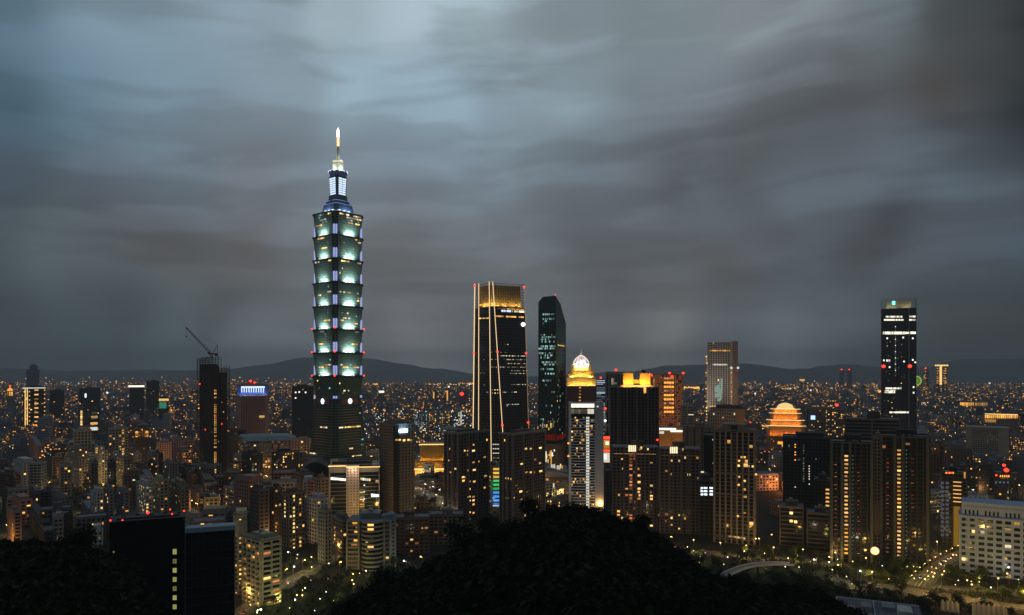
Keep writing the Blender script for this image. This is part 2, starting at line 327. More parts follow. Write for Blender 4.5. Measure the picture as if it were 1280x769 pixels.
    def beacon(b, x, y, z, r=1.1, kind='red', name='aviation_light'):
        MB().lathe(0, 0, [(r*.3, -r*.9), (r, -r*.3), (r, r*.3), (r*.3, r*.9)], 8).build(name, E_[kind], b.root, (x, y, z))
# ================================================================ the great pagoda-like skyscraper
def skyscraper():
    Yc = 1085.; Yn = 1052.; X0 = XX(422.6, Yc)
    root = empty('skyscraper', (X0, Yc, 0), rad(-38.6))
    tag(root, 'tallest green glass skyscraper of eight flared lit tiers under a glowing spire', 'skyscraper')
    FOOT.append((X0, Yc, 52))
    A, n = 28.6, 3.4
    TM = mat('jade_glass', (.07, .125, .12), .35, .25, .2, .06, .5); TB = mat('jade_spandrel', (.13, .225, .205), .5, .2, .15, .1); LG = mat('ledge_metal', (.035, .05, .05), .5, .2)
    def ring(s, z, grow=0.):
        a = A*s+grow; k = n*s
        q = [(a, -a+2*k), (a, a-2*k), (a-k, a-2*k), (a-k, a-k), (a-2*k, a-k), (a-2*k, a), (-a+2*k, a), (-a+2*k, a-k), (-a+k, a-k), (-a+k, a-2*k), (-a, a-2*k), (-a, -a+2*k),
             (-a+k, -a+2*k), (-a+k, -a+k), (-a+2*k, -a+k), (-a+2*k, -a), (a-2*k, -a), (a-2*k, -a+k), (a-k, -a+k), (a-k, -a+2*k)]
        return [(x, y, z) for x, y in q]
    tops = [263.5, 293, 322.5, 352, 381.5, 411, 440.5, 470]; zt = [ZZ(p, Yn) for p in tops]; mh = zt[0]-zt[1]
    def facewin(par, face, s, z0, z1, u0, u1, kind, g=.12):
        a = A*s; f = a-2*n*s; m = ROOM.get(kind) or E_[kind]
        if face == 0: ubox('window', m, a-.2, a+g, u0*f, u1*f, z0, z1, par)
        else: ubox('window', m, u0*f, u1*f, -a-g, -a+.2, z0, z1, par)
    lit = {0: [(0,0,-.9,-.55,'yel'),(0,0,-.35,-.1,'white'),(0,0,.1,.95,'white'),(0,1,-.3,.75,'white'),(0,1,.8,.97,'yel'),(0,2,-.25,.55,'cool'),(0,3,-.15,.3,'yel'),(0,3,.5,.9,'yel'),(1,0,-.4,-.1,'teal'),(1,0,.0,.2,'orange'),(1,2,-.3,.4,'cool'),(1,3,-.1,.5,'white'),(1,0,.6,.95,'yel'),(1,4,-.6,-.1,'yel')],
           1: [(0,0,.4,.6,'yel'),(0,1,.7,.95,'white'),(1,0,-.5,.3,'yel'),(1,4,-.3,.5,'yel'),(0,4,.1,.6,'yel')],
           2: [(0,0,-.95,.1,'yel'),(0,0,.6,.95,'white'),(1,0,.65,.95,'yel'),(1,0,-.8,-.3,'white')],
           3: [(0,3,-.9,-.4,'white'),(0,3,-.2,.1,'white'),(1,3,.5,.95,'white'),(0,5,.6,.9,'yel'),(0,6,.7,.9,'yel'),(1,4,-.6,-.2,'yel')],
           4: [(0,5,-.8,-.5,'yel'),(0,4,-.6,.2,'white'),(0,6,.3,.8,'yel'),(1,5,.1,.8,'yel')],
           5: [(0,5,.2,.8,'yel'),(0,0,.4,.7,'dimw'),(1,5,-.5,.3,'yel'),(1,0,-.3,.2,'dimw')],
           6: [(0,4,-.8,-.1,'white'),(0,5,-.6,.9,'yel'),(1,4,.3,.95,'white'),(1,5,-.5,.5,'yel')], 7: [(0,5,-.55,.05,'white')]}
    for i, zt_ in enumerate(zt):
        zb = zt_-mh; s0, s1 = .885, 1.0
        mod = MB().loft([ring(s0, zb), ring(s1, zt_-1.2)]).build('tower_tier', TM, root)
        bands = MB()
        for k in range(9):
            z = zb+1+k*(mh-3)/8.5; s = s0+(s1-s0)*(z-zb)/mh; bands.loft([ring(s, z, .25), ring(s, z+.9, .25)])
        bands.build('floor_band', TB, mod)
        MB().loft([ring(1.0, zt_-2.4, .9), ring(1.0, zt_, .9)]).build('ledge', LG, mod)
        # corner recess lights and the floodlights on the ledge below
        for (cx, cy_) in ((1, -1), (1, 1), (-1, -1)):
            for q in (0, 1):
                c = A*.925-3.3-.5; tb = MB(); ex = .95
                xx, yy_ = (cx*(c+2.4*(1-q)), cy_*(c+2.4*q))
                tb.box(xx-ex, xx+ex, yy_-ex, yy_+ex, zb+1.5, zb+(15 if i < 7 else 5))
                tb.build('recess_light', emi('glow_lilac2', (.45, .52, 1), .75), mod)
        for fx, fy in ((1, 0), (0, -1), (-1, 0), (0, 1)):
            if i < 7:
                d = A*.885+4.0; tx = Vector((fx*d, fy*d, zb+.6)); sd = Vector((-fy, fx, 0))
                area(tx, (fx*(A*.93), fy*(A*.93), zb+13), 15, 1.2, (.92, 1, .88), 31000 if (fx, fy) != (0, -1) else 24000, mod, 170)
                for e in (-5.5, 0, 5.5):
                    p = tx+sd*e; MB().box(-.7, .7, -.7, .7, -.5, .9).build('floodlight_housing', E_['pale'], mod, tuple(p+Vector((0, 0, -.2))))
        for (face, k, u0, u1, kind) in lit.get(i, []):
            z1 = zt_-2.6-k*mh/9.5; z0 = z1-2.2; s = s0+(s1-s0)*((z0+z1)/2-zb)/mh
            if u1-u0 > .3:
                m_ = max(2, int((u1-u0)/.16))
                for j in range(m_):
                    if R.random() < .82: facewin(mod, face, s, z0, z1, u0+(u1-u0)*j/m_, u0+(u1-u0)*(j+.85)/m_, kind, .35)
            else: facewin(mod, face, s, z0, z1, u0, u1, kind, .35)
        for _ in range(7):
            face = R.randint(0, 1); k = R.randint(1, 6); u0 = R.uniform(-.95, .85); z1 = zt_-2.6-k*mh/9.5; facewin(mod, face, s0+(s1-s0)*(z1-1-zb)/mh, z1-2, z1, u0, u0+R.uniform(.05, .14), R.choice(['dimw', 'dim', 'yel', 'teal']), .35)
    for z, sgn in ((ZZ(411, Yn), 1), (ZZ(441, Yn), 1), (ZZ(471, Yn), 0)):
        for (x, y) in ((-A+2, -A+3), (A-2, A-3), (A-2, -A+2)):
            MB().lathe(0, 0, [(.5, -1.2), (1.5, -.4), (1.5, .4), (.5, 1.2)], 8).build('aviation_light', E_['red'], root, (x*1.03, y*1.03, z+1.5))
    # tapered lower shaft
    z0b, z1b = 0., zt[7]-mh
    base = MB().loft([ring(1.22, 0), ring(.93, z1b)]).build('tower_base', mat('base_glass', (.035, .065, .065), .25, .1, .2, .05, .5), root)
    bands = MB(); hb = MB()
    for k in range(27):
        z = 4+k*(z1b-8)/27; s = 1.22+(.93-1.22)*z/z1b; a = A*s
        bands.loft([ring(s, z, .15), ring(s, z+.7, .15)])
        if 9 > k or 10 < k < 25:
            for (fx, fy) in ((1, 0), (0, -1)):
                f = (a-2*n*s)*.62
                if fx: hb.box(a-.4, a+.55, -f, f, z+.1, z+1.5)
                else: hb.box(-f, f, -a-.55, -a+.4, z+.1, z+1.5)
    bands.build('floor_band', TB, base); hb.build('spandrel_panel', mat('spandrel_warmlit', (.22, .18, .155), .6), base)  # tan carries the warm light on these floor bands in the colour
    for (face, k, u0, u1, kind) in ((0,17,-.5,.8,'yel'),(0,17,-.95,-.6,'white'),(1,17,-.1,.6,'white'),(0,9,-.2,.1,'yel'),(0,6,.0,.7,'yel'),(1,7,-.95,-.3,'white'),(0,5,.7,1.,'teal'),(0,5,-.3,.2,'yel'),(0,22,.75,.95,'dimw'),(0,12,.8,.95,'teal'),(0,10,.7,.95,'teal'),(0,4,.85,1.0,'cyan')):
        z = 4+k*(z1b-8)/27+1.5; s = 1.22+(.93-1.22)*z/z1b
        m_ = max(1, int((u1-u0)/.13))
        for j in range(m_): facewin(base, face, s, z, z+1.8, u0+(u1-u0)*j/m_, u0+(u1-u0)*(j+.8)/m_, kind, .6)
    zc = ZZ(502, Yn); a = A*(1.22+(.93-1.22)*zc/z1b)
    for (face) in (0, 1):
        # bright round coin emblem on its bronze plaque
        k = [((a+.8)*(1-face), -(a+.8)*face)][0]
        pl = MB(); f = a*.55
        if face == 0: pl.box(a-.2, a+.9, -f, f, zc-3.6, zc+3.6)
        else: pl.box(-f, f, -a-.9, -a+.2, zc-3.6, zc+3.6)
        plo = pl.build('plaque', mat('bronze_panel', (.22, .11, .07), .5), base)
        seg = 20; cm = MB(); r_ = 3.4
        for (o0, o1) in ((.92, 1.6),):
            rings = []
            for o in (o0, o1): rings.append([((a+o, r_*math.cos(2*math.pi*j/seg), zc+r_*1.15*math.sin(2*math.pi*j/seg)) if face == 0 else (r_*math.cos(2*math.pi*j/seg), -a-o, zc+r_*1.15*math.sin(2*math.pi*j/seg))) for j in range(seg)])
            cm.loft(rings)
        cm.build('coin_emblem', emi('glow_coin', (.85, .82, 1), 2.6), plo)
    # stepped blue-lit cap
    zr = zt[0]; BL = mat('cap_metal', (.13, .17, .24), .4, .2)
    def sq(h_, z, c=.25): k = h_*c; return [(h_, -h_+k, z), (h_, h_-k, z), (h_-k, h_, z), (-h_+k, h_, z), (-h_, h_-k, z), (-h_, -h_+k, z), (-h_+k, -h_, z), (h_-k, -h_, z)]
    Z = lambda p: ZZ(p, Yn+20)
    cap = MB().loft([sq(22, zr), sq(20, zr+2.5)]).loft([sq(18.5, zr+2.5), sq(16.5, Z(255))]).loft([sq(14.5, Z(255)), sq(13.2, Z(250))]).loft([sq(11.3, Z(250)), sq(10.5, Z(243))]).build('stepped_cap', BL, root)
    for s_, z in ((20.3, zr+2.6), (16.8, Z(255)), (13.4, Z(250.3))):
        MB().loft([sq(s_+.3, z-.3), sq(s_+.3, z+.35)]).build('cornice_light', emi('glow_dimblue', (.25, .45, 1), .55), cap)
    for fx, fy in ((1, 0), (0, -1), (-1, 0), (0, 1)):
        area((fx*21, fy*21, zr+3.2), (fx*12, fy*12, Z(245)), 16, 1, (.4, .6, 1), 4500, cap)
        MB().box(-1.6, 1.6, -1.6, 1.6, -.1, 1.1).box(-1.1, 1.1, -1.1, 1.1, 1.1, 5).build('rooftop_hut', BL, cap, (fx*15.5-fy*4, fy*15.5+fx*4, Z(255)))
    for e in (-7, 0, 7): MB().box(-1.4, 1.4, -1.4, 1.4, 0, 1.6).build('floodlight_housing', E_['icy'], cap, (19.8, e*1.2-5, zr+2.6)); MB().box(-1.4, 1.4, -1.4, 1.4, 0, 1.6).build('floodlight_housing', E_['icy'], cap, (e*1.2+5, -19.8, zr+2.6))
    lan = MB().loft([sq(9, Z(243)), sq(10.6, Z(219))]).build('lantern', BL, root)
    for face in range(4):
        m2 = MB()
        for k in range(8):
            z = Z(242)+k*(Z(220.5)-Z(242))/8; h_ = 9+(10.6-9)*(z-Z(243))/(Z(219)-Z(243))
            for lo, hi in ((-.66, -.04), (.04, .66)):
                if face == 0: m2.box(h_-.3, h_+.35, lo*h_, hi*h_, z, z+2.2)
                elif face == 1: m2.box(lo*h_, hi*h_, -h_-.35, -h_+.3, z, z+2.2)
                elif face == 2: m2.box(-h_-.35, -h_+.3, lo*h_, hi*h_, z, z+2.2)
                else: m2.box(lo*h_, hi*h_, h_-.3, h_+.35, z, z+2.2)
        m2.build('louvre', E_['icy'], lan)
    gal = MB().lathe(0, 0, [(11.5, Z(219)), (13.2, Z(215)), (14, Z(213.6)), (14, Z(212.6)), (10, Z(212.5))], 12).build('gallery', mat('gallery_blue', (.22, .28, .5), .5), root)
    for j in range(12):
        q = 2*math.pi*j/12; MB().box(-.9, .9, -.9, .9, 0, 2.2).build('floodlight_housing', E_['icy'] if j % 3 else E_['pale'], gal, (13.4*math.cos(q), 13.4*math.sin(q), Z(213.6)))
    for fx, fy in ((1, 0), (0, -1), (-1, 0), (0, 1)): area((fx*12, fy*12, Z(212)), (fx*6, fy*6, Z(203)), 7, 1, (.9, 1, .8), 2600, gal)
    dr = MB().lathe(0, 0, [(7.6, Z(212.5)), (7.6, Z(203.5)), (8.1, Z(203.4)), (8.1, Z(202.6)), (7.2, Z(202.5)), (7.2, Z(198))], 20).build('drum', mat('drum_white', (.7, .74, .6), .6, 0, .1, .2), root)
    m3 = MB().lathe(0, 0, [(7.35, Z(201.5)), (7.35, Z(198.6))], 20).build('drum_light', E_['softw'], dr)
    MB().lathe(0, 0, [(2.9, Z(198)), (1.7, Z(186)), (1.5, Z(180))], 14).build('spire', mat('spire_steel', (.6, .62, .5), .5), root)
    MB().lathe(0, 0, [(1.8, Z(179)), (1.8, Z(168))], 12).build('spire_light', emi('glow_tip_red', (1, .42, .2), 2.6), root)
    MB().lathe(0, 0, [(1.8, Z(167.9)), (1.7, Z(160)), (.6, Z(156.5))], 12).build('spire_tip', emi('glow_tip', (1, .95, .8), 5), root)
    for j in range(3): area((9*math.cos(j*2.1-2), 9*math.sin(j*2.1-2), Z(198)), (0, 0, Z(184)), 1.5, 1.5, (.9, 1, .85), 900, root)
    # shopping podium at its foot
    p = MB().box(-44, 60, -56, 40, 0, 22).box(-34, 52, -50, 34, 22, 27).build('podium', WALL['dark'], root)
    for k in range(22):
        if R.random() < .8: ubox('window', ROOM[R.choice(['yel', 'warm', 'goldr'])], 60.1, 60.4, -54+k*4.2, -51+k*4.2, R.choice([12, 16]), 20, p); ubox('window', ROOM[R.choice(['yel', 'warm', 'goldr'])], -42+k*4.5, -39+k*4.5, -56.4, -56.1, R.choice([12, 16]), 20, p)
skyscraper()

# ================================================================ tapered black tower with gold edges
def wedge_tower():
    Yn = 975.; root = empty('tapered_tower', (XX(614, Yn), Yn, 0)); tag(root, 'tapered black office tower with gold lit edge lines and glowing yellow crown', 'tower')
    o = Vector((XX(614, Yn), Yn, 0)); FOOT.append((o.x+8, Yn+30, 44))
    zt = ZZ(354, Yn); rowY = lambda Yo: Yn+Yo
    tp = [(593.5, 24, 355.5), (598.5, 20, 355.5), (611.5, 0, 353.5), (616, 0, 353), (655, 20, 357), (640, 62, 0), (606, 66, 0)]
    bt = [(590.5, 28), (598, 22), (614.5, 0), (633, 0), (662.5, 22), (650, 70), (604, 76)]
    top = [Vector((XX(p, rowY(y)), rowY(y), zt))-o for p, y, _ in tp]; bot = [Vector((XX(p, rowY(y)), rowY(y), 0))-o for p, y in bt]
    P = lambda i, z: bot[i]+(top[i]-bot[i])*(z/zt)
    zc = ZZ(384, Yn); rg = lambda z, g=0.: [tuple(P(i, z)+(P(i, z)-Vector((8, 32, z))).normalized()*g) for i in range(7)]
    MB().loft([rg(zc*q/48) for q in range(49)]).build('glazing', GL, root)
    # mullion grid
    g = MB(); nf = 62
    for k in range(nf): z = 3+k*(zc-3)/nf; g.loft([rg(z, .22), rg(z+.55, .22)])
    g.build('floor_band', mat('fin_dark', (.10, .10, .11), .5, .2), root)
    v = MB()
    def fp(i, u, z, out=.5):
        a_, b_ = P(i, z), P(i+1, z); d = (b_-a_); nrm = Vector((d.y, -d.x, 0)).normalized()
        return a_+d*u+nrm*out
    for i, nn in ((0, 2), (1, 5), (3, 13), (2, 3)):
        for k in range(nn+1): v.bar(fp(i, k/nn, 0, .2), fp(i, k/nn, zt, .2), .28)
    v.build('mullion', mat('fin_mid', (.09, .085, .08), .4, .3), root)
    edge = emi('glow_edge', (1, .68, .36), 1.25)
    for i, zl in ((0, 0), (1, 0), (2, 0), (3, ZZ(551, Yn))): MB().bar(P(i, zl)+Vector((0, -.7, 0)), P(i, zt+2)+Vector((0, -.7, 0)), .62).build('edge_light', edge, root)
    MB().bar(P(4, ZZ(545, Yn))+Vector((.4, -.5, 0)), P(4, zt)+Vector((.4, -.5, 0)), .25).build('edge_light', emi('glow_edge_dim', (1, .62, .32), .45), root)
    # crown: open lattice around a lit inner drum
    cr = MB()
    for z in [zc+q*(zt-zc)/9 for q in range(10)]: cr.loft([rg(z, .1), rg(z+.5, .1)], 0, False)
    cr.build('crown_lattice', mat('crown_metal', (.14, .12, .09), .5, .2), root)
    inner = MB().loft([[tuple(Vector((8, 32, z))+(P(i, z)-Vector((8, 32, z)))*.86) for i in range(7)] for z in (zc, zt-2)]).build('crown_wall', mat('crown_wall', (.32, .25, .12), .7, 0, .3, .35), root)
    for i in (1, 3, 2):
        for u in ((.3, .7) if i != 3 else (.12, .37, .62, .87)):
            a_ = fp(i, u, zc+1.2, -1.6); t = fp(i, u, zc+20, -6); area(a_, t, 7, 1, (1, .66, .18), 1300, inner, 140)
    def wn(i, u0, u1, pyt, pyb, kind, out=.55):
        z1, z0 = ZZ(pyt, Yn), ZZ(pyb, Yn); m = ROOM.get(kind) or E_[kind]
        mb = MB(); a = [fp(i, u0, z0, .1), fp(i, u1, z0, .1), fp(i, u1, z1, .1), fp(i, u0, z1, .1)]; c = [fp(i, u0, z0, out), fp(i, u1, z0, out), fp(i, u1, z1, out), fp(i, u0, z1, out)]
        mb.quad(*map(tuple, c)); mb.quad(tuple(a[0]), tuple(c[0]), tuple(c[3]), tuple(a[3])); mb.quad(tuple(c[1]), tuple(a[1]), tuple(a[2]), tuple(c[2])); mb.quad(tuple(a[3]), tuple(c[3]), tuple(c[2]), tuple(a[2]))
        return mb.build('window', m, root)
    for k in range(10): wn(3, .02+k*.073, .02+k*.073+.068, 379.3, 381.3, 'goldr')
    for k in range(4): wn(1, .1+k*.2, .28+k*.2, 379, 381, 'goldr')
    for k in range(9): wn(3, .22+k*.085, .22+k*.085+R.uniform(.04, .08), 387, 389.5, 'icy' if k < 4 else 'white')
    for k in range(11):
        if k not in (3, 8): wn(3, .02+k*.085, .02+k*.085+.08, 394.3, 396.2, 'goldr')
    for k in range(5): wn(1, .05+k*.18, .21+k*.18, 396+.2*k, 397.6+.2*k, 'goldr')
    for k in range(6): wn(3, .1+k*.15, .22+k*.15, 385, 386, 'amber' if k > 1 else 'dim')
    rows = [(430, .2, .4, .5), (440, .3, .85, .3), (440, .0, .35, .3), (444.3, .08, .98, .8), (449, .2, .98, .7), (454, .3, .97, .75), (458.5, .05, .98, .75), (463, .45, .98, .7), (466.5, .4, .97, .6), (462, .4, .98, .2), (480.5, .4, .97, .6), (490, .05, .65, .6), (505.5, .2, .97, .8), (507, -.0, .3, .5), (577, .1, .6, .3)]
    for py, u0, u1, p in rows:
        k = u0
        while k < u1:
            if R.random() < p: wn(3, k, k+.03, py, py+.9, R.choice(['white', 'dimw', 'dimw', 'softw']))
            k += .052
    for i, py, p in ((2, 440, .4), (2, 449, .5), (2, 458.5, .6), (2, 487, .5), (2, 491, .7), (1, 449, .2), (1, 466, .2), (1, 481, .3), (1, 490, .3), (1, 516, .2), (0, 480, .5), (0, 490, .5), (0, 466, .5)):
        for k in range(3 if i != 0 else 1):
            if R.random() < p+.2: wn(i, .15+k*.27, .27+k*.27, py, py+.9, R.choice(['dimw', 'yel', 'dimw']))
    for py in (555, 560.5, 566, 572, 577): [wn(2, .12+.18*q, .26+.18*q, py, py+1.1, 'softw' if py < 570 else 'dimw') for q in range(4)]
    q = P(4, ZZ(404.5, Yn))+(P(3, ZZ(404.5, Yn))-P(4, ZZ(404.5, Yn)))*.07+Vector((0, -1.5, 0))
    MB().lathe(0, 0, [(1, -2.8), (2.8, -1), (2.8, 1), (1, 2.8)], 12).build('sign_lamp', emi('glow_lampwhite', (.85, .95, 1), 3), root, tuple(q))
    for (i, py) in ((0, 441), (3, 440), (4, 441), (3, 531.5), (4, 529.5), (0, 355), (4, 357)):
        MB().lathe(0, 0, [(.6, -1.3), (1.6, -.4), (1.6, .4), (.6, 1.3)], 8).build('aviation_light', E_['red'], root, tuple(P(i, ZZ(py, Yn))+Vector((0, -1.6, 0))))
wedge_tower()

# ================================================================ teal-windowed tower with the cut top
def cut_tower():
    b = Bld('slant_topped_tower', 'dark tower with slanting cut top and scattered teal windows', 'tower', 673, 694.5, 707, 18, 1130, 372)
    hs = lambda x, y: None
    z = lambda py, Y: ZZ(py, Y)
    c = [(0, 0), (b.R, 0), (b.R, b.L), (0, b.L)]
    zz = [z(369.5, 1130), z(401, 1150), z(394, 1180), z(376, 1140)]; zf = lambda t: z(369.5, 1130)+(z(379, 1135)-z(369.5, 1130))*t*2 if t < .5 else z(379, 1135)+(zz[1]-z(379, 1135))*(t*2-1); zl = lambda t: z(369.5, 1130)+(z(371.5, 1140)-z(369.5, 1130))*t/.75 if t < .75 else z(371.5, 1140)+(z(378, 1140)-z(371.5, 1140))*(t-.75)*4
    sh = 4.
    c = [(0, 0), (b.R/2, 0), (b.R, 0), (b.R, b.L), (b.R/2, b.L), (0, b.L), (0, b.L*.75)]
    mb = MB(); lo = [(x, y, 0) for x, y in c]; mid = [(x, y, z(403, 1130)) for x, y in c]
    t = [(x, y, q) for (x, y), q in zip(c, (zf(0), zf(.5), zf(1), zz[2], z(384, 1180), zl(1), zl(.75)))]
    mb.loft([lo, mid, t]); mb.build('glazing', mat('teal_glass2', (.03, .085, .085), .2, 0, .3, .05, .5), b.root)
    fr = MB(); n = 64; zm = z(403, 1130)
    for k in range(n): q = 3+k*(zm-3)/n; fr.box(-.22, b.R+.22, -.22, b.L+.22, q, q+.5)
    nb = 8
    for i in range(nb+1):
        u = b.L*i/nb; top = zl(i/nb); fr.box(-.4, .02, max(0, u-.25), min(b.L, u+.25), 0, top)
        u = b.R*i/nb; top = zf(i/nb); fr.box(max(0, u-.2), min(b.R, u+.2), -.4, .02, 0, top)
    for k in range(9):
        q = zm+2+k*4
        fr.box(-.35, 0, 0, b.L, q, q+.5) if q < zl(1) else None
        xe = b.R*max([t_/20 for t_ in range(21) if zf(t_/20) > q] or [0])
        if q < zz[0]: fr.box(0, xe, -.35, 0, q, q+.5)
    fr.build('facade_frame', mat('fin_teal', (.055, .07, .07), .5, .2), b.root)
    fh = (zm-3)/n
    def row(py, u0, u1, p, kinds=('teal',)):
        k = round((ZZ(py, 1130)-3)/fh); z0 = 3+k*fh+.6
        for i in range(16):
            u = i/16
            if u0 <= u < u1 and R.random() < p:
                y0 = b.L*(1-u-1/16)+.25; b.win(1, y0, y0+b.L/16-.5, z0, z0+fh-.75, R.choice(kinds))
    for py, u0, u1, p in ((395, .25, .9, .8), (399, .2, .9, .7), (404, .3, .5, .8), (407, .25, .5, .6), (419, .1, .9, .7), (422, .05, .95, .75), (426, .1, .8, .5), (430, .1, .9, .6), (434, .05, .95, .7), (438, .0, .9, .8), (442, .0, .9, .7), (446, .1, .9, .6), (450, .1, .9, .7), (454, .1, .95, .6), (458, .2, .9, .5), (462, .1, .9, .6), (470, .1, .9, .3), (477, .2, .7, .6), (484, .2, .7, .3), (492, .3, .9, .3), (500, .4, .8, .2), (510, .3, .9, .3), (517, .4, .95, .4), (525, .1, .9, .35), (530, .1, .9, .35)):
        row(py, u0, u1, p, ('teal', 'teal', 'teal', 'dimw', 'cool'))
    for _ in range(26):
        k = R.randint(3, 40); u = R.uniform(.1, .8)*b.R; z0 = 3+k*fh+.6; b.win(0, u, u+2, z0, z0+fh-.8, R.choice(['dimw', 'teal', 'yel', 'dim']))
    b.strip(0, 697, 705, 431.5, 432.6, 'amber', 'light_strip', .5)
    b.strip(1, 674, 694, 543, 550, emi('glow_redsign', (.6, .03, .02), .14), 'red_sign', .6); b.strip(0, 695, 706, 543, 549, emi('glow_redsign', (.6, .03, .02), .14), 'red_sign', .6)
    for k in range(7): b.strip(R.randint(0, 1)*0+1, 675+k*2.6, 676.6+k*2.6, 528+R.random()*8, 531+R.random()*8, R.choice(['dimw', 'yel']), 'window', .4)
    b.beacon(2, 1, zz[0]+1.5)
    p = MB().box(-8, b.R+8, -8, b.L+5, 0, ZZ(556, 1120)).build('podium', WALL['taupe'], b.root)
    for k in range(18): b.strip(1, 672+k*1.3, 673+k*1.3, 560+R.random()*18, 563+R.random()*18, R.choice(['yel', 'warm', 'white', 'amber']), 'shopfront', 8.2)
cut_tower()

# ================================================================ cylinder-topped blue glass tower far to the east of the park
def east_tower():
    b = Bld('glass_tower', 'tall dark glass tower with white lit floors and cyan roof sign, standing alone', 'tower', 1102, 1102, 1145.5, 89, 1400, 374, dep=40)
    Y = 1400; zc = ZZ(386.5, Y); g = MB(); u1, u2 = b.u(0, 1131), b.u(0, 1136)
    g.box(0, u1, 0, b.L, 0, zc).box(u1, u2, 3, b.L, 0, zc).box(u2, b.R, 0, b.L, 0, zc).build('glazing', GLB, b.root)
    f = MB()
    for k in range(50):
        z = 4+k*(zc-4)/50; f.box(-.2, u1+.1, -.2, 0, z, z+.6); f.box(u2, b.R+.2, -.2, 0, z, z+.6); f.box(-.2, 0, 0, b.L, z, z+.6)
    for i in range(13):
        u = u1*i/12; f.box(u-.2, u+.2, -.5, 0, 0, zc)
    for i in range(5): u = u2+(b.R-u2)*i/4; f.box(u-.2, u+.2, -.5, 0, 0, zc)
    f.build('facade_frame', mat('fin_blue', (.05, .06, .08), .5, .2), b.root)
    MB().box(u2-.3, u2+.8, -1., 0, 0, zc).build('corner_fin', mat('fin_pale', (.4, .42, .5), .5), b.root)
    MB().box(-1.2, -.3, 0, 2.5, 0, zc).build('corner_fin', mat('fin_rust', (.4, .12, .06), .6), b.root)
    c = MB()
    for i in range(15): u = b.R*i/14; c.box(u-.3, u+.3, -.3, .3, zc, b.h)
    for k in range(5): z = zc+k*(b.h-zc)/4.2; c.box(0, b.R, -.2, .2, z, z+.5); c.box(-.2, .2, 0, b.L, z, z+.5)
    for i in range(9): y = b.L*i/8; c.box(-.3, .3, y-.3, y+.3, zc, b.h); c.box(b.R-.3, b.R+.3, y-.3, y+.3, zc, b.h)
    c.build('crown_lattice', mat('crown_grey', (.4, .42, .36), .5), b.root)
    MB().box(8, b.R-8, 8, b.L-8, zc, b.h-5).build('plant_room', WALL['cream'], b.root)
    area((15, 3, zc+1), (15, 10, b.h), 20, 1, (1, .85, .5), 900, b.root); area((b.R-15, 3, zc+1), (b.R-15, 10, b.h), 20, 1, (1, .85, .5), 900, b.root)
    b.strip(0, 1115, 1119, 376.5, 381, emi('glow_cyan_sign', (.2, 1, .85), 1.8), 'roof_sign', .8)
    for (x0, x1, y0, y1) in ((1107, 1128, 395, 397), (1105, 1130, 399, 401), (1136.5, 1144.5, 394.7, 396.8), (1136.5, 1144.5, 399, 401), (1103.5, 1131, 414.7, 418), (1131.5, 1136, 415, 417.5), (1137, 1145, 414.6, 417.6), (1104, 1106, 449.5, 451.5), (1108, 1113, 449.5, 452), (1106, 1120, 487.5, 488.5), (1107, 1127, 484.5, 486.5), (1106, 1119, 489, 491.5), (1112, 1136, 514.5, 516.5)):
        n = max(1, int((x1-x0)/1.6))
        for k in range(n): b.strip(0, x0+(x1-x0)*k/n, x0+(x1-x0)*(k+.86)/n, y0, y1, R.choice(['white', 'softw', 'white']), 'window', .35)
    for k in range(24): b.strip(0, 1118.8, 1119.8, 408+k*2.6, 409+k*2.6, 'dimw' if k % 3 else 'white', 'window', .35)
    for (x, y) in ((1141, 423), (1141, 450), (1144, 453), (1142, 484), (1142, 491), (1130, 452), (1112, 459), (1109, 423), (1129, 422)): b.strip(0, x-.9, x+.9, y-1, y+1, 'white', 'window', .4)
    for _ in range(40):
        x, y = R.uniform(1104, 1130), R.uniform(425, 530); b.strip(0, x, x+1, y, y+1, R.choice(['dimw', 'dim', 'dimw', 'yel']), 'window', .3)
    for px in (1104.5, 1137.3): b.beacon(b.u(0, px), -2.2, ZZ(458, Y), 3.4)
east_tower()

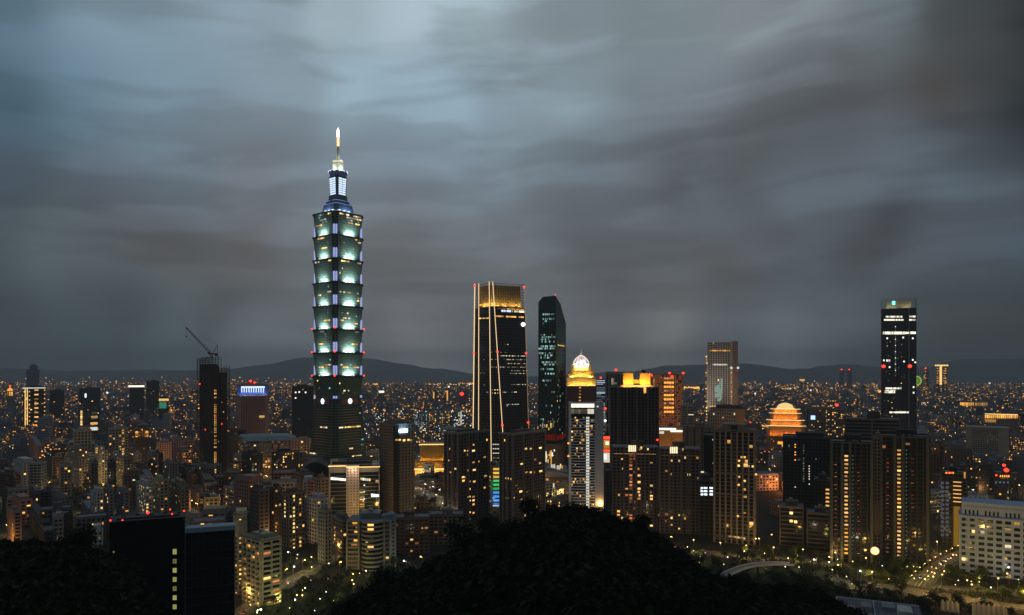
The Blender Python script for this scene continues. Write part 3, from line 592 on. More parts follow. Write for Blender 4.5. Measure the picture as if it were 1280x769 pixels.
# ================================================================ tower under construction with its luffing crane
def scaffold_tower():
    b = Bld('unfinished_tower', 'unfinished dark tower wrapped in scaffolding, a column of amber work lights inside', 'tower', 247, 262, 287, 55, 1000, 447)
    S = mat('scaffold', (.11, .09, .085), .7, .1); Cn = mat('raw_concrete', (.06, .055, .05), .9)
    zs = ZZ(459, 1000); w1 = b.u(0, 276)
    fr = MB(); n = 58
    for k in range(n+1):
        z = k*b.h/n
        x1 = b.R if z < zs else w1
        fr.box(0, x1, 0, b.L, z, z+.45) if z < b.h-10 else None
        if z >= b.h-10:
            for e in (0, b.L-.4, b.L*.5): fr.box(0, x1, e, e+.4, z, z+.4)
            for e in (0, x1-.4, x1*.5): fr.box(e, e+.4, 0, b.L, z, z+.4)
    for i in range(8):
        for j in range(6):
            x, y = b.R*i/7, b.L*j/5
            if 0 < i < 7 and 0 < j < 5: continue
            fr.box(x-.3, x+.3, y-.3, y+.3, 0, (b.h if x <= w1+.5 else zs)+R.uniform(-1, 3))
    fr.build('steel_frame', S, b.root)
    MB().box(3, b.R*.42, 3, b.L-3, 0, b.h-9).box(b.R*.55, b.R-2.5, 3, b.L-3, 0, zs-7).box(b.R*.42, b.R*.55, 8, b.L-3, 0, b.h-11).build('core_wall', Cn, b.root)
    sc = MB()
    for k in range(60):
        z = k*b.h/60+1.4
        for (u0, u1) in ((0, b.R*.4), (b.R*.58, b.R)):
            if z < zs or u1 < b.R: sc.box(u0, u1, -1.3, -1.1, z, z+.25)
        sc.box(-1.3, -1.1, 0, b.L, z, z+.25)
    for i in range(15):
        u = b.R*i/14
        if .42 < i/14 < .56: continue
        sc.box(u-.12, u+.12, -1.35, -1.1, 0, zs if u > w1 else b.h)
    for i in range(9): sc.box(-1.35, -1.1, b.L*i/8-.12, b.L*i/8+.12, 0, b.h)
    sc.build('scaffolding', mat('scaffold_tube', (.13, .11, .105), .6, .2), b.root)
    for k in range(46):
        py = 487+k*2.3
        if R.random() < .8 and not 497 < py < 501: b.strip(0, 268.2, 270.6, py, py+1.6, R.choice(['goldr', 'amber', 'warm', 'amber']), 'work_light', -1.5)
    for (x, y) in ((251, 480), (268, 520), (277, 503), (279, 515), (277, 530), (264, 540), (258, 537), (273, 552)): b.strip(0 if x > 262 else 1, x-.6, x+.6, y-.6, y+.6, R.choice(['amber', 'dim', 'red']), 'work_light', 1.2)
    c = Bld('construction_crane', 'dark red luffing crane with raised jib on top of the unfinished tower', 'crane', 263, 263, 266, 89, 1002, 443, dep=3, z0=b.h+.6, register=False)
    K = mat('crane_red', (.10, .035, .03), .6, .2); r = c.root
    zb = 0; zt = ZZ(443, 1002)-c.z0
    def truss(p, q, w_, name, seg=10, m=K, w2=None):
        mb = MB(); p = Vector(p); q = Vector(q); d = (q-p).normalized(); s = Vector((0, 1, 0)); t = d.cross(s).normalized(); w2 = w2 or w_
        cs = [(-1, -1), (1, -1), (1, 1), (-1, 1)]
        for i in range(4):
            f = lambda u, i: p+(q-p)*u+(s*cs[i % 4][0]+t*cs[i % 4][1])*(w_+(w2-w_)*u)/2
            mb.bar(f(0, i), f(1, i), .42)
            for k in range(seg): mb.bar(f(k/seg, i), f((k+1)/seg, i+1), .2)
        return mb.build(name, m, r)
    truss((1.2, 1.2, 0), (1.2, 1.2, zt), 2.2, 'mast', 4)
    MB().box(-3, 9.5, -1.6, 3.8, zt, zt+1.6).box(5.5, 9.5, -1.2, 3.4, zt-2.2, zt).build('counterweight', K, r)
    MB().box(-3.5, -.6, -3.6, -1.6, zt+.2, zt+3).build('cab', K, r)
    tip = at(235.5, 410.5, 1002)-Vector((c.X, c.Y, c.z0)); ap = at(271, 431, 1002)-Vector((c.X, c.Y, c.z0))
    truss((0, 1.2, zt+1.6), (tip.x, 1.2, tip.z), 2.3, 'jib', 16, K, 1.2)
    MB().bar((3, .3, zt+1.5), (ap.x, 1.2, ap.z), .4).bar((3, 2.1, zt+1.5), (ap.x, 1.2, ap.z), .4).bar((9, .3, zt+1.5), (ap.x, 1.2, ap.z), .35).bar((9, 2.1, zt+1.5), (ap.x, 1.2, ap.z), .35).bar((6, .3, zt+5), (7.5, 1.2, zt+5), .3).build('a_frame', K, r)
    MB().bar((ap.x, 1.2, ap.z), (tip.x+18, 1.2, tip.z-10), .15).bar((tip.x, 1.2, tip.z-1), (tip.x, 1.2, tip.z-11), .12).build('cable', K, r)
    MB().box(tip.x-.8, tip.x+.8, .6, 1.8, tip.z-13, tip.z-11).build('hook_block', K, r)
    MB().lathe(0, 0, [(.6, -.8), (1.2, 0), (.6, .8)], 8).build('jib_head', K, r, (tip.x, 1.2, tip.z))
scaffold_tower()
# ================================================================ towers and blocks one can point to
GR = ('warm',)*5+('yel',)*4+('white',)+('goldr',)*3+('dim',)*2
def B(name, label, cat, *a, **k): return Bld(name, label, cat, *a, **k)

# ---- pink office tower with blue crown
b = B('office_tower', 'pink office tower with a scalloped blue lit crown and two beacons', 'tower', 297, 297, 335, 89, 1500, 482, dep=45)
b.grid('pink', mat('glass_brown', (.05, .03, .03), .3), 3.2, 3.4, .4, .4, .4, lit={0: .006}, kinds=('yel',)).roof(.6, 5, False, mast=10)
MB().box(-1.2, 7, -1.2, 1.6, 0, b.h+1).box(b.R-7, b.R+1.2, -1.2, 1.6, 0, b.h+1).build('corner_pier', WALL['pink'], b.root)
cr = MB().box(-.5, b.R+.5, -2.2, -1.3, ZZ(492, 1500), ZZ(482.5, 1500)).build('crown_band', mat('crown_blue', (.12, .2, .55), .6), b.root)
for k in range(10): b.strip(0, 301.5+k*3.02, 302.8+k*3.02, 484.3, 490.6, 'icy', 'crown_light', 2.6)
b.strip(0, 301.5, 331, 483, 485, 'icy', 'crown_light', 2.95)
for px in (305, 316, 327): area((b.u(0, px), -6, ZZ(495, 1500)), (b.u(0, px), -2, ZZ(486, 1500)), 14, 2, (.2, .4, 1), 2500, b.root)
for (x0, x1, y0, y1) in ((324, 331, 519.5, 522.5), (310, 316.5, 545, 547), (314, 322, 548.5, 550), (318, 325, 547, 548.4)): b.strip(0, x0, x1, y0, y1, 'yel', 'window', .5)
b.beacon(b.R*.42, 5, b.h+9, 2.6); b.beacon(b.R*.55, 5, b.h+6, 2)

b = B('office_tower', 'unlit blue black office tower between the pink office tower and the tallest skyscraper', 'tower', 365, 365, 392, 89, 1600, 484, dep=45)
b.grid(mat('wall_ink', (.025, .035, .045), .6), GLB, 3.5, 3.6, .2, .3, .3, lit={0: .008}, kinds=('dimw',)).roof(.5, 5, False, ac=3)
for (x, y) in ((369.5, 490.5), (374, 490), (382, 490.5), (369.5, 497.5)): b.strip(0, x-1, x+1, y-.7, y+.9, 'white', 'window', .4)

b = B('hall', 'long low convention hall with a teal roof and stepped pinkish walls', 'hall', 290, 290, 368, 89, 1290, 552, dep=90)
b.grid('pink', GL, 6, 5, .5, .4, .4, lit={0: .12}, kinds=('dimw', 'yel', 'white'))
MB().loft([[(-3, -3, b.h), (b.R+3, -3, b.h), (b.R+3, b.L, b.h), (-3, b.L, b.h)], [(12, 12, b.h+7), (b.R-12, 12, b.h+7), (b.R-12, b.L-12, b.h+7), (12, b.L-12, b.h+7)]]).build('roof', mat('roof_teal', (.16, .24, .26), .5), b.root)
st = MB(); 
for k in range(9): st.box(b.R*.1+k*10, b.R*.1+k*10+6.5, -9, -.6, 0, 26-abs(k-5)*1.5)
st.build('bay', mat('wall_rose', (.5, .33, .28), .8), b.root)
b = B('hall', 'pinkish stepped annex with a glowing yellow colonnade beside the tallest skyscraper', 'hall', 364, 364, 391, 89, 1230, 551, dep=40)
b.grid(mat('wall_rose', (.5, .33, .28), .8), GL, 5, 5, .5, .45, .4, lit={0: .1}).roof(.4, 3, False)
for k in range(8): b.strip(0, 365+k*2.4, 367+k*2.4, 564.5, 569, 'goldr', 'window', .6)
b = B('dome_hall', 'wide unlit hall with a rounded black roof in front of the tallest skyscraper', 'hall', 375, 375, 413, 89, 830, 590, dep=50)
b.grid('dark', GL, 4, 4, .5, .4, .4, lit=None)
MB().loft([[(b.R*.5+(x-.5)*b.R*1.04, y, b.h+max(0, math.sin(math.pi*x))*11) for x in [k/12 for k in range(13)]]+[(b.R*1.02, y, b.h-.5), (-b.R*.02, y, b.h-.5)] for y in (-1, b.L)]).build('roof', mat('roof_black', (.02, .02, .022), .6), b.root)

# ---- gold outlined and other far blocks on the west side
b = B('office_tower', 'dark tower outlined with gold light strings and lit floor bars', 'tower', 29, 29, 57, 89, 1900, 485, dep=50)
b.grid('dark', GL, 5, 4, .3, .3, .4, lit={0: .07}).roof(.5, 5, False)
for px in (31, 33.6): b.strip(0, px, px+1.0, 486, 538, E_['gold'], 'light_string', .8)
for py in (484.5,): b.strip(0, 28, 57, py, py+1.2, E_['pale'], 'light_string', .8)
for k in range(9): b.strip(0, 43, 48, 487+k*5.6, 488.6+k*5.6, 'goldr', 'light_string', .8)
for k in range(9): b.strip(0, 55, 56.5, 487+k*5.2, 488.6+k*5.2, 'amber', 'light_string', .8); b.strip(0, 36, 37.5, 489+k*5.2, 490.4+k*5.2, 'amber', 'light_string', .8)
for k in range(4): b.strip(0, 38+k*3, 40+k*3, 530+R.random()*3, 534, 'orange', 'window', .8)
b = B('office_tower', 'square topped tower misted by distance, peering above the gold outlined tower', 'tower', 33, 33, 49, 89, 4600, 462, dep=60)
b.grid('mauve', GL, 6, 5, .5, .5, .4, lit={0: .01}).roof(.4, 14, False, mast=14)
b = B('office_tower', 'tower misted by distance and topped with a narrow turret', 'tower', 37, 37, 47, 89, 5200, 457, dep=50, register=False)
b.grid('mauve', GL, 7, 6, .5, .5, .4).roof(.5, 12, False, mast=16)
def plain(label, xl, xc, xr, a, Y, yt, wall='grey', lit=.05, bw=3.6, fh=3.3, vf=.45, hf=.42, kinds=GR, name='apartment_block', cat='apartment block', dep=None, glass=GL, cols=(), hut=.5, group=None, ac=0, out=.45, mast=0, hh=4, podium=0., tank=True, faces=(0, 1), nlim=90):
    b = Bld(name, label, cat, xl, xc, xr, a, Y, yt, dep=dep, group=group)
    b.grid(wall, glass, bw, fh, vf, hf, out, lit=lit, kinds=kinds, cols=cols, podium=podium, faces=faces, nlim=nlim).roof(hut, hh, tank, ac=ac, mast=mast)
    return b
OF = dict(name='office_block', cat='office block')
plain('pale blue block banded with balconies, below the gold outlined tower', 47, 47, 66, 88, 1480, 524, 'blue', .01, 6, 3.4, .15, .55, dep=30)
b = plain('beige stepped block with a regular grid of small dark windows', 92, 92, 114, 88, 1060, 540, 'cream', .03, 4.6, 4.4, .38, .38, dep=30, tank=False)
for (x0, x1, y0, nm) in ((81, 92, 569, 'lower_wing'), (86, 92, 553, 'lower_wing'), (114, 118, 556, 'lower_wing')):
    u0, u1 = b.u(0, x0), b.u(0, x1); z = ZZ(y0, 1060); w_ = MB().box(u0, u1, 1, b.L, 0, z).build(nm, GL, b.root); f = MB(); nb = max(1, round((u1-u0)/4.6)); nf = round(z/4.4)
    for i in range(nb+1): c = u0+(u1-u0)*i/nb; f.box(c-.8, c+.8, .4, 1, 0, z)
    for j in range(nf+1): c = z*j/nf; f.box(u0, u1, .5, 1, c-.8, c+.8)
    f.box(u0, u1, .4, b.L, z, z+.6); f.build('facade_frame', WALL['cream'], w_)
plain('beige apartment block thickly dotted with yellow windows, next to the beige stepped block', 136, 136, 160, 88, 1180, 537, 'cream', .28, 4.6, 4.2, .3, .4, dep=30)
b = plain('brown block with two amber lamps glowing on its crown', 169, 169, 186, 88, 1150, 536, 'brown', .02, 2.6, 3.3, .5, .3, dep=30, hut=.7)
for px in (171, 183.5): b.beacon(b.u(0, px), -1.5, ZZ(540.5, 1150), 2.2, 'amber', 'crown_lamp'); area((b.u(0, px), -4, ZZ(546, 1150)), (b.u(0, px), 0, ZZ(540, 1150)), 3, 1, (1, .5, .1), 700, b.root)
b = plain('dark slab tower with one bright white line along its roof', 162, 162, 180, 88, 2300, 482, 'dark', .01, 4, 4, .3, .3, dep=45, **OF)
b.strip(0, 160.5, 180.5, 481.8, 484, E_['white'], 'roof_light', .8)
b.strip(0, 180, 185, 511, 523, mat('wall_cream', (.5, .45, .34)), 'side_tower', .9)
plain('dark tower close behind the slab with the white roof line', 183, 183, 199, 88, 2600, 477, 'dark', .02, 4, 4, .3, .3, dep=45, **OF)
b = plain('small block topped by a yellow band over a green glowing box', 198, 198, 211, 88, 2050, 498, 'dark', .05, dep=30, **OF)
b.strip(0, 198.5, 211, 498.5, 501.5, 'yel', 'roof_sign', .8); b.strip(0, 199, 208, 503, 510.5, emi('glow_green_box', (.05, .3, .2), .7), 'green_box', .8)
b = plain('dark block with one column of yellow stair windows', 98, 98, 111, 88, 1700, 512, 'mauve', .02, dep=30)
for k in range(12): b.strip(0, 100.5, 103, 513.5+k*2.1, 514.9+k*2.1, 'yel', 'stair_window', .5)
b = plain('narrow tower lit yellow and white on its upper floors', 112, 112, 124, 88, 1650, 514, 'dark', .1, dep=30, **OF)
for (x0, x1, y0, y1, k) in ((113, 122, 528, 531, 'goldr'), (113, 122, 534, 538, 'pale'), (115, 121, 515, 518, 'grn'), (114, 122, 520, 523, 'yel')): b.strip(0, x0, x1, y0, y1, k, 'lit_floor', .7)
plain('dark office slab standing between the gold outlined tower and the block of yellow stair windows', 62, 62, 80, 88, 2250, 489, 'dark', .02, 5, 4, .3, .3, dep=45, **OF)
b = plain('broad unlit office block with one pale vertical sign', 99, 99, 125, 88, 2450, 486, 'dark', .01, 5, 4, .3, .3, dep=45, **OF); b.strip(0, 106, 108, 492, 497, 'cool', 'sign', .7)
plain('pale pink apartment block in a cluster by the scaffold-wrapped tower, widest one', 196, 196, 214, 88, 1200, 555, mat('wall_shell', (.5, .36, .36)), .06, dep=30, hut=.6, kinds=('white', 'yel'))
plain('pale pink apartment block in a cluster by the scaffold-wrapped tower, tallest one', 214, 214, 226, 88, 1230, 549, mat('wall_shell', (.5, .36, .36)), .06, dep=25, hut=.6)
b = plain('dusty rose block with an orange lamp on its wall, touching the scaffold-wrapped tower', 226, 226, 243, 88, 1190, 552, 'pink', .06, dep=25); area((b.u(0, 226), -6, 4), (b.u(0, 226), 0, 24), 5, 1, (1, .45, .1), 3500, b.root)

b = Bld('apartment_block', 'small pinkish block glowing yellow at its foot, at the very west edge', 'apartment block', 10, 17, 27, 45, 640, 641); b.grid('pink', GL, 4, 3.2, .3, .4, .5, lit=.12, kinds=('yel', 'goldr')).roof(.4, 3)
point(b.world(-7, -3)+(7.,), (1, .62, .1), 5000, 1.)
# ---- middle west apartments
W1 = [
 ('slim white apartment block with a lit stairwell, close to the wooded slope', 113, 121, 129, 40, 700, 617, 'white', .05, dict(cols=((1, .5, .7, 'dimw'),))),
 ('grey apartment block joined to the slim white one with the lit stairwell', 130, 136, 142, 40, 715, 613, 'grey', .04, {}),
 ('pale grey unlit apartment block beside a dark gap, below the beige dotted block', 146, 155, 162, 45, 720, 616, 'grey', .02, {}),
 ('white apartment block sprinkled with yellow windows up one corner', 171, 182, 190, 50, 705, 608, 'white', .16, dict(cols=((1, .4, .6, 'yel'),))),
 ('pinkish white apartment block adjoining the one with yellow corner windows', 191, 200, 210, 48, 730, 602, 'cream', .05, {}),
 ('beige twin apartment block with dark centre bay, beside the glass office roof', 211, 226, 236, 55, 715, 609, 'tan', .03, {}),
 ('dark apartment block with orange windows in pairs', 98, 114, 122, 60, 880, 580, 'mauve', .05, dict(kinds=('orange', 'amber', 'warm'))),
 ('dark block with an orange glow on its roof terrace', 123, 135, 144, 60, 900, 579, 'dark', .03, {}),
 ('grey block standing before the brown block with two amber lamps', 146, 155, 163, 45, 960, 575, 'grey', .06, {}),
 ('dark brown block with a column of yellow windows', 164, 176, 186, 50, 900, 585, 'brown', .05, dict(cols=((1, .5, .8, 'warm'),))),
 ('slender grey block with a pale stair shaft, at the foot of the pink cluster', 204, 212, 222, 45, 930, 580, 'grey', .04, {}),
 ('dark block leaning shadowy against the slender grey one', 224, 236, 246, 55, 920, 588, 'dark', .04, {}),
 ('grey brown block at the foot of the scaffold-wrapped tower', 246, 258, 268, 50, 900, 586, 'taupe', .03, {}),
 ('rust brown slab pricked with dim orange windows, under the scaffold-wrapped tower', 269, 269, 301, 88, 880, 597, 'brown', .05, dict(dep=20, kinds=('orange', 'dim'))),
 ('dark apartment tower edged with white dots in front of the long low hall', 303, 314, 328, 45, 900, 569, 'dark', .05, dict(cols=((0, .0, .5, 'dimw'),))),
 ('apartment tower with many yellow windows in front of the long low hall', 340, 350, 373, 35, 930, 567, 'dark', .14, {}),
 ('tall brown black apartment tower standing behind the cream balcony block', 313, 324, 336, 45, 640, 614, 'mauve', .03, {}),
 ('brown black apartment tower with one bright column of yellow landings', 352, 361, 381, 35, 620, 619, 'mauve', .08, dict(cols=((0, .2, .8, 'yel'), (0, .6, .5, 'warm')))),
 ('narrow dark apartment tower squeezed between two taller brown black ones', 337, 343, 352, 40, 660, 612, 'dark', .05, {}),
 ('light grey apartment tower with balconies and a white roof lantern', 384, 396, 410, 45, 640, 626, 'white', .03, dict(hut=.6)),
 ('grey block behind the light grey tower with the roof lantern', 368, 380, 392, 50, 800, 594, 'taupe', .03, {}),
 ('low brown block between the black rounded hall and the light grey tower', 393, 401, 411, 45, 740, 600, 'tan', .04, {}),
 ('grey apartment tower with a dark recess, beside the round balconied block', 398, 406, 414, 45, 575, 640, 'grey', .02, {}),
 ('grey apartment block with warm kitchen windows behind the round balconied block', 412, 428, 440, 55, 600, 652, 'taupe', .10, {}),
]
for (lb, xl, xc, xr, a, Y, yt, wall, lit, kw) in W1: plain(lb, xl, xc, xr, a, Y, yt, wall, lit*1.7, 3.7, 3.3, .36, .42, **{**dict(ac=2), **kw})

# cream balcony block lit from the street
b = Bld('apartment_block', 'cream corner block with deep balconies, washed yellow by the street lamps', 'apartment block', 305, 327, 350, 42, 470, 677)
b.grid('cream', GL, 5.5, 3.2, .14, .40, 1.5, lit=.25, kinds=('warm', 'goldr', 'orange', 'dim', 'yel'), nlim=60).roof(.55, 3, ac=4)
b = Bld('apartment_block', 'slim beige stair tower with a yellow lit side beside the black glass office', 'apartment block', 292, 292.5, 308, 80, 495, 648, dep=16)
b.grid('cream', GL, 3, 3.1, .5, .55, .5, lit={0: .35}, kinds=('goldr', 'yel', 'warm')).roof(.8, 4, False)
b.strip(0, 293, 307, 650, 668, WALL['cream'], 'blank_wall', .6)

# round balconied block
def round_block():
    Y = 560; root = empty('apartment_block', (XX(463, Y), Y, 0)); tag(root, 'grey apartment block with a rounded front of stacked curved balconies', 'apartment block'); FOOT.append((XX(463, Y), Y+10, 20))
    zt = ZZ(652, Y); cx = 1.5; w = WALL['grey']
    MB().box(-18, 15, 2, 22, 0, zt).build('wall', WALL['taupe'], root)
    MB().lathe(cx, 2, [(7.5, 0), (7.5, zt)], 20).build('glazing', GL, root)
    bal = MB(); nf = int(zt/3.15)
    for j in range(nf+1):
        z = j*zt/nf; bal.lathe(cx, 2, [(8.6, z-.6), (8.9, z+.75)], 20)
        bal.box(-18.5, -8, -.2, 2.4, z-.5, z+.7); bal.box(11, 15.5, .4, 2.4, z-.5, z+.7)
    bal.box(-18.6, -17.4, -.6, 3, 0, zt).box(-9.6, -8.2, -.9, 3, 0, zt).box(10.2, 11.4, -1.2, 3, 0, zt+2).box(14.6, 15.8, -.4, 4, 0, zt); bal.build('balcony', w, root)
    rf = MB().box(-18.6, 15.8, -1, 22.5, zt, zt+.8).lathe(cx, 2, [(9.3, zt), (9.3, zt+1)], 20).build('roof', ROOF, root)
    MB().box(-9, 5, 6, 18, zt+.8, zt+5).box(-10, 6, 5, 19, zt+5, zt+5.4).build('rooftop_hut', w, rf); MB().box(7, 13, 7, 15, zt+.8, zt+3.4).build('rooftop_hut', w, rf)
    MB().lathe(-2, 12, [(1.8, zt+5.4), (1.8, zt+8), (.4, zt+8.6)], 10).build('water_tank', STEEL, rf)
    for j in range(nf):
        z = (j+.3)*zt/nf
        if R.random() < .45: ubox('window', ROOM[R.choice(['warm', 'goldr', 'yel', 'dim'])], -16+R.random()*5, -10.5, 1.7, 1.95, z, z+1.8, root)
        if R.random() < .12: ubox('window', ROOM['warm'], cx-2.5, cx+2, -5.75, -5.4, z, z+1.7, root)
        if R.random() < .1: ubox('window', ROOM['yel'], 11.6, 13.8, 1.7, 1.95, z, z+1.7, root)
    b2 = Bld('apartment_block', 'blue grey slab joined to the rounded balconied block, narrow and unlit', 'apartment block', 480, 480.5, 494, 86, 565, 650, dep=20)
    b2.grid(WALL['blue'], GL, 3.2, 3.15, .3, .6, .8, lit={0: .02}).roof(.5, 3)
round_block()
b = plain('brown apartment block with a curved roofline edge and orange windows, wider of a pair', 494, 494, 536, 84, 610, 649, 'brown', .06, 4.2, 3.2, .3, .5, kinds=('warm', 'orange', 'goldr', 'warm', 'dim'), dep=20, ac=3, hut=.3)
b = plain('brown apartment block with a flat roof, half hidden by the wooded hill', 536, 536, 578, 86, 640, 645, 'taupe', .06, 4, 3.2, .35, .5, kinds=('warm', 'orange', 'dim'), dep=20, ac=3, hut=.3)
b = plain('small block with a string of white lamps along its roof, below the curtained twin tower', 549, 549, 569, 86, 690, 645, 'dark', .08, dep=20)
for k in range(9): b.strip(0, 550.5+k*2, 551.5+k*2, 640+.0*k, 641.5, 'white', 'roof_lamp', .8)

# ---- white finned building with the dark glass wings
b = Bld('office_block', 'white office block whose central fin parts two dark glass wings under a glowing cornice', 'office block', 411, 411, 474.5, 89, 760, 583, dep=40)
Y = 760; fin0, fin1 = b.u(0, 433), b.u(0, 449)
GLW = mat('glass_wing', (.012, .028, .034), .15, 0, .2, .05, .5)
MB().box(1.5, b.R-1, 1.5, b.L, 0, b.h).build('glazing', GLW, b.root)
f = MB()
for k in range(15): z = 3+k*4; f.box(1.2, b.R-.9, 1.2, 1.5, z, z+.4)
f.box(0, 1.5, -.2, b.L, 0, b.h).box(b.R-1, b.R, 0, b.L, 0, b.h).box(0, b.R, 0, 3, b.h-7, b.h-1.5); f.build('facade_frame', WALL['white'], b.root)
fm = MB().box(fin0, fin1, -4.5, 3, 0, b.h+1.2).build('central_fin', mat('fin_white', (.6, .56, .52), .8, 0, .06, .2), b.root)
h_ = MB()
for k in range(17):
    for c in range(4): u = fin0+1+c*(fin1-fin0-2.5)/3.3; h_.box(u, u+1.3, -4.62, -4.48, 3+k*2.9+1, 5+k*2.9)
h_.build('window_row', GL, fm)
b.strip(0, 410.5, 433, 581.8, 583.2, E_['gold'], 'cornice_light', 1.6); b.strip(0, 433, 449.3, 582.3, 583.6, E_['gold'], 'cornice_light', 5); b.strip(0, 449, 475, 583, 584, E_['gold'], 'cornice_light', 1.6)
area((fin0+(fin1-fin0)/2, -10, b.h-1), (fin0+(fin1-fin0)/2, -4, b.h-18), 8, 2, (1, .62, .42), 1600, b.root)
MB().box(8, b.R-8, 6, b.L-6, b.h, b.h+3.5).box(b.R*.35, b.R*.8, 8, b.L-8, b.h+3.5, b.h+6).build('rooftop_hut', WALL['dark'], b.root)
for k in range(7): b.strip(0, 413.2+k*2.75, 415.8+k*2.75, 597+k*.25, 600+k*.25, 'white', 'window', -1.5)
for k in range(5): b.strip(0, 450.5+k*2.6, 452.7+k*2.6, 597.5+k*.3, 600.5+k*.3, R.choice(['softw', 'white', 'yel']), 'window', -1.5)
for k in range(2): b.strip(0, 469.5+k*2.4, 471.7+k*2.4, 600.3, 603.5, 'yel', 'window', -1.5)
for k in range(4): b.strip(0, 464+k*2.7, 466.5+k*2.7, 617.5+k*.3, 621.5, 'cool', 'window', -1.5)
for k in range(9): b.strip(0, 449.5, 455.5, 612+k*3, 613.6+k*3, R.choice(['goldr', 'yel', 'grn']), 'window', -1.3)
for k in range(10): x, y = R.uniform(452, 472), R.uniform(604, 628); b.strip(0, x, x+1.5, y, y+1, R.choice(['cool', 'dimw']), 'window', -1.5)

# ---- the near towers of the park's edge
near = dict(ac=3)
b = B('apartment_tower', 'tall brown grid tower with a blue white lamp blazing on its roof', 'tower', 475, 493, 517.5, 48, 780, 532)
b.grid('tan', GL, 4.2, 3.3, .5, .5, .6, lit={1: .004, 0: .0}).roof(.5, 5, False)
bx = b.u(0, 498); MB().box(-.9, bx, -.9, .6, 0, b.h).build('dark_recess', mat('recess', (.03, .03, .03), .8), b.root)
MB().box(1.5, b.R*.5, 3, b.L*.8, b.h, ZZ(530, 780)+2).build('stair_tower', WALL['tan'], b.root)
b.strip(0, 497.5, 509, 537, 540, 'cool', 'roof_sign', .9); b.strip(0, 498, 508.5, 536, 541, emi('glow_bluewhite', (.45, .75, 1), 3.2), 'roof_sign', 1.3)
area((b.u(0, 503), -5, ZZ(536, 780)), (b.u(0, 503), 5, ZZ(530, 780)), 8, 3, (.3, .6, 1), 900, b.root)
for (x, y) in ((495, 550), (499, 550), (504.5, 550.5), (510, 550), (513, 550.5)): b.strip(0, x-1.3, x+1.5, y-1.2, y+1.2, 'yel', 'window', .7)

def twin(label, xl, xc, xr, a, Y, yt, pts, pp):
    b = Bld('apartment_tower', label, 'tower', xl, xc, xr, a, Y, yt)
    b.grid(mat('wall_darktaupe', (.15, .13, .12), .85), GL, 4.2, 3.3, .3, .34, .8, lit={0: pp, 1: pp*.8}, kinds=('warm', 'warm', 'goldr', 'yel', 'dim')).roof(.45, 4, ac=4)
    p = MB()
    for u in (.0, .33, .62, 1.): p.box(b.R*u-1.1 if u else -1.3, b.R*u+1.1, -1.5, .0, 0, b.h+1.5)
    for u in (.35, .7, 1.): p.box(-1.5, 0, b.L*u-1.1, b.L*u+1.1 if u < 1 else b.L, 0, b.h+1.5)
    p.build('corner_pier', WALL['taupe'], b.root)
    ring = MB(); 
    ring.box(-2.2, b.R+1, -2.2, -1.5, b.h+1.2, b.h+3.2).box(-2.2, -1.5, -1.5, b.L+1, b.h+1.2, b.h+3.2).build('roof_crest', mat('crest', (.3, .3, .3), .7), b.root)
    for (px, py, k, big) in pts:
        f = 0 if px > xc else 1; b.strip(f, px-1.1*big, px+1.1*big, py-1, py+1, k, 'window', .85)
    return b
twin('dark apartment tower in front of the tapered tower, its roof square and stepped', 556, 572, 610, 38, 740, 544,
     [(584.5,563.5,'yel',1.4),(591,563.5,'yel',1.4),(580,563.5,'warm',.6),(591,578,'warm',1.3),(597,577,'amber',1),(605,571.5,'warm',1.2),(606,595,'warm',1.3),(585,588,'warm',1),(592,587.5,'yel',1.6),(578,596.5,'warm',1.2),(578.5,601,'warm',1.2),(586,602,'warm',1),(592,602,'yel',1.3),(586,611.5,'warm',1),(585.5,621,'yel',1.3),(591,621,'warm',1.2),(586,626,'yel',1.3),(591,625.5,'warm',1),(591,630.5,'warm',1),(586,640.5,'warm',1),(591,641,'amber',1),(586,650,'yel',1.1),(564.5,590.5,'yel',1.2),(570,586,'yel',.9),(561,575.5,'warm',.9),(605,609.5,'amber',.9)], .02)
twin('dark apartment tower in front of the tapered tower, its crest rising in a curve', 625, 640, 680, 36, 730, 545,
     [(656.5,561,'yel',1.2),(662.5,561,'yel',1),(674.5,560,'yel',1.3),(651,580,'yel',1.2),(674,579,'warm',1),(657,590.5,'yel',1.3),(662.5,590.5,'warm',1),(675,589,'yel',1.5),(634.5,598,'yel',1.5),(640,599,'warm',.7),(634.5,608,'amber',1.1),(650,614.5,'yel',1.4),(634.5,622.5,'yel',1.4),(641,622.5,'warm',.8),(651,624.5,'warm',1.1),(658,615,'dim',.8),(668,574.5,'dim',1.1)], .015)

b = Bld('signboard_building', 'narrow block with a rainbow of glowing bars, between the two dark apartment towers', 'building', 609, 609, 624.5, 89, 830, 583, dep=25)
b.grid('taupe', GL, 5, 3.4, .5, .4, .4, lit={0: .1}).roof(.5, 3, False)
for k, (c, s) in enumerate([((1,.55,.1),.9),((1,.6,.12),1),((1,.55,.1),.8),((.1,.7,.25),.8),((.06,.75,.2),.8),((.04,.6,.15),.7),((.06,.35,1),1),((.05,.3,1),1.1),((.08,.4,1),1),((.05,.25,.9),.8)]):
    b.strip(0, 616.5, 624, 585+k*4.9, 587.6+k*4.9, emi('bar_%d' % k, c, s), 'light_bar', .8)
for k, c in enumerate([(.03,.2,.08),(.03,.25,.08),(.02,.1,.3),(.02,.1,.35)]): b.strip(0, 613.5, 616, 600+k*7.5, 606+k*7.5, emi('panel_%d' % k, c, .5), 'side_panel', .8)
b.strip(0, 609, 624, 641, 645, 'softw', 'shopfront', 1.2); b.strip(0, 616, 624, 632, 638, 'white', 'shopfront', 1.2)

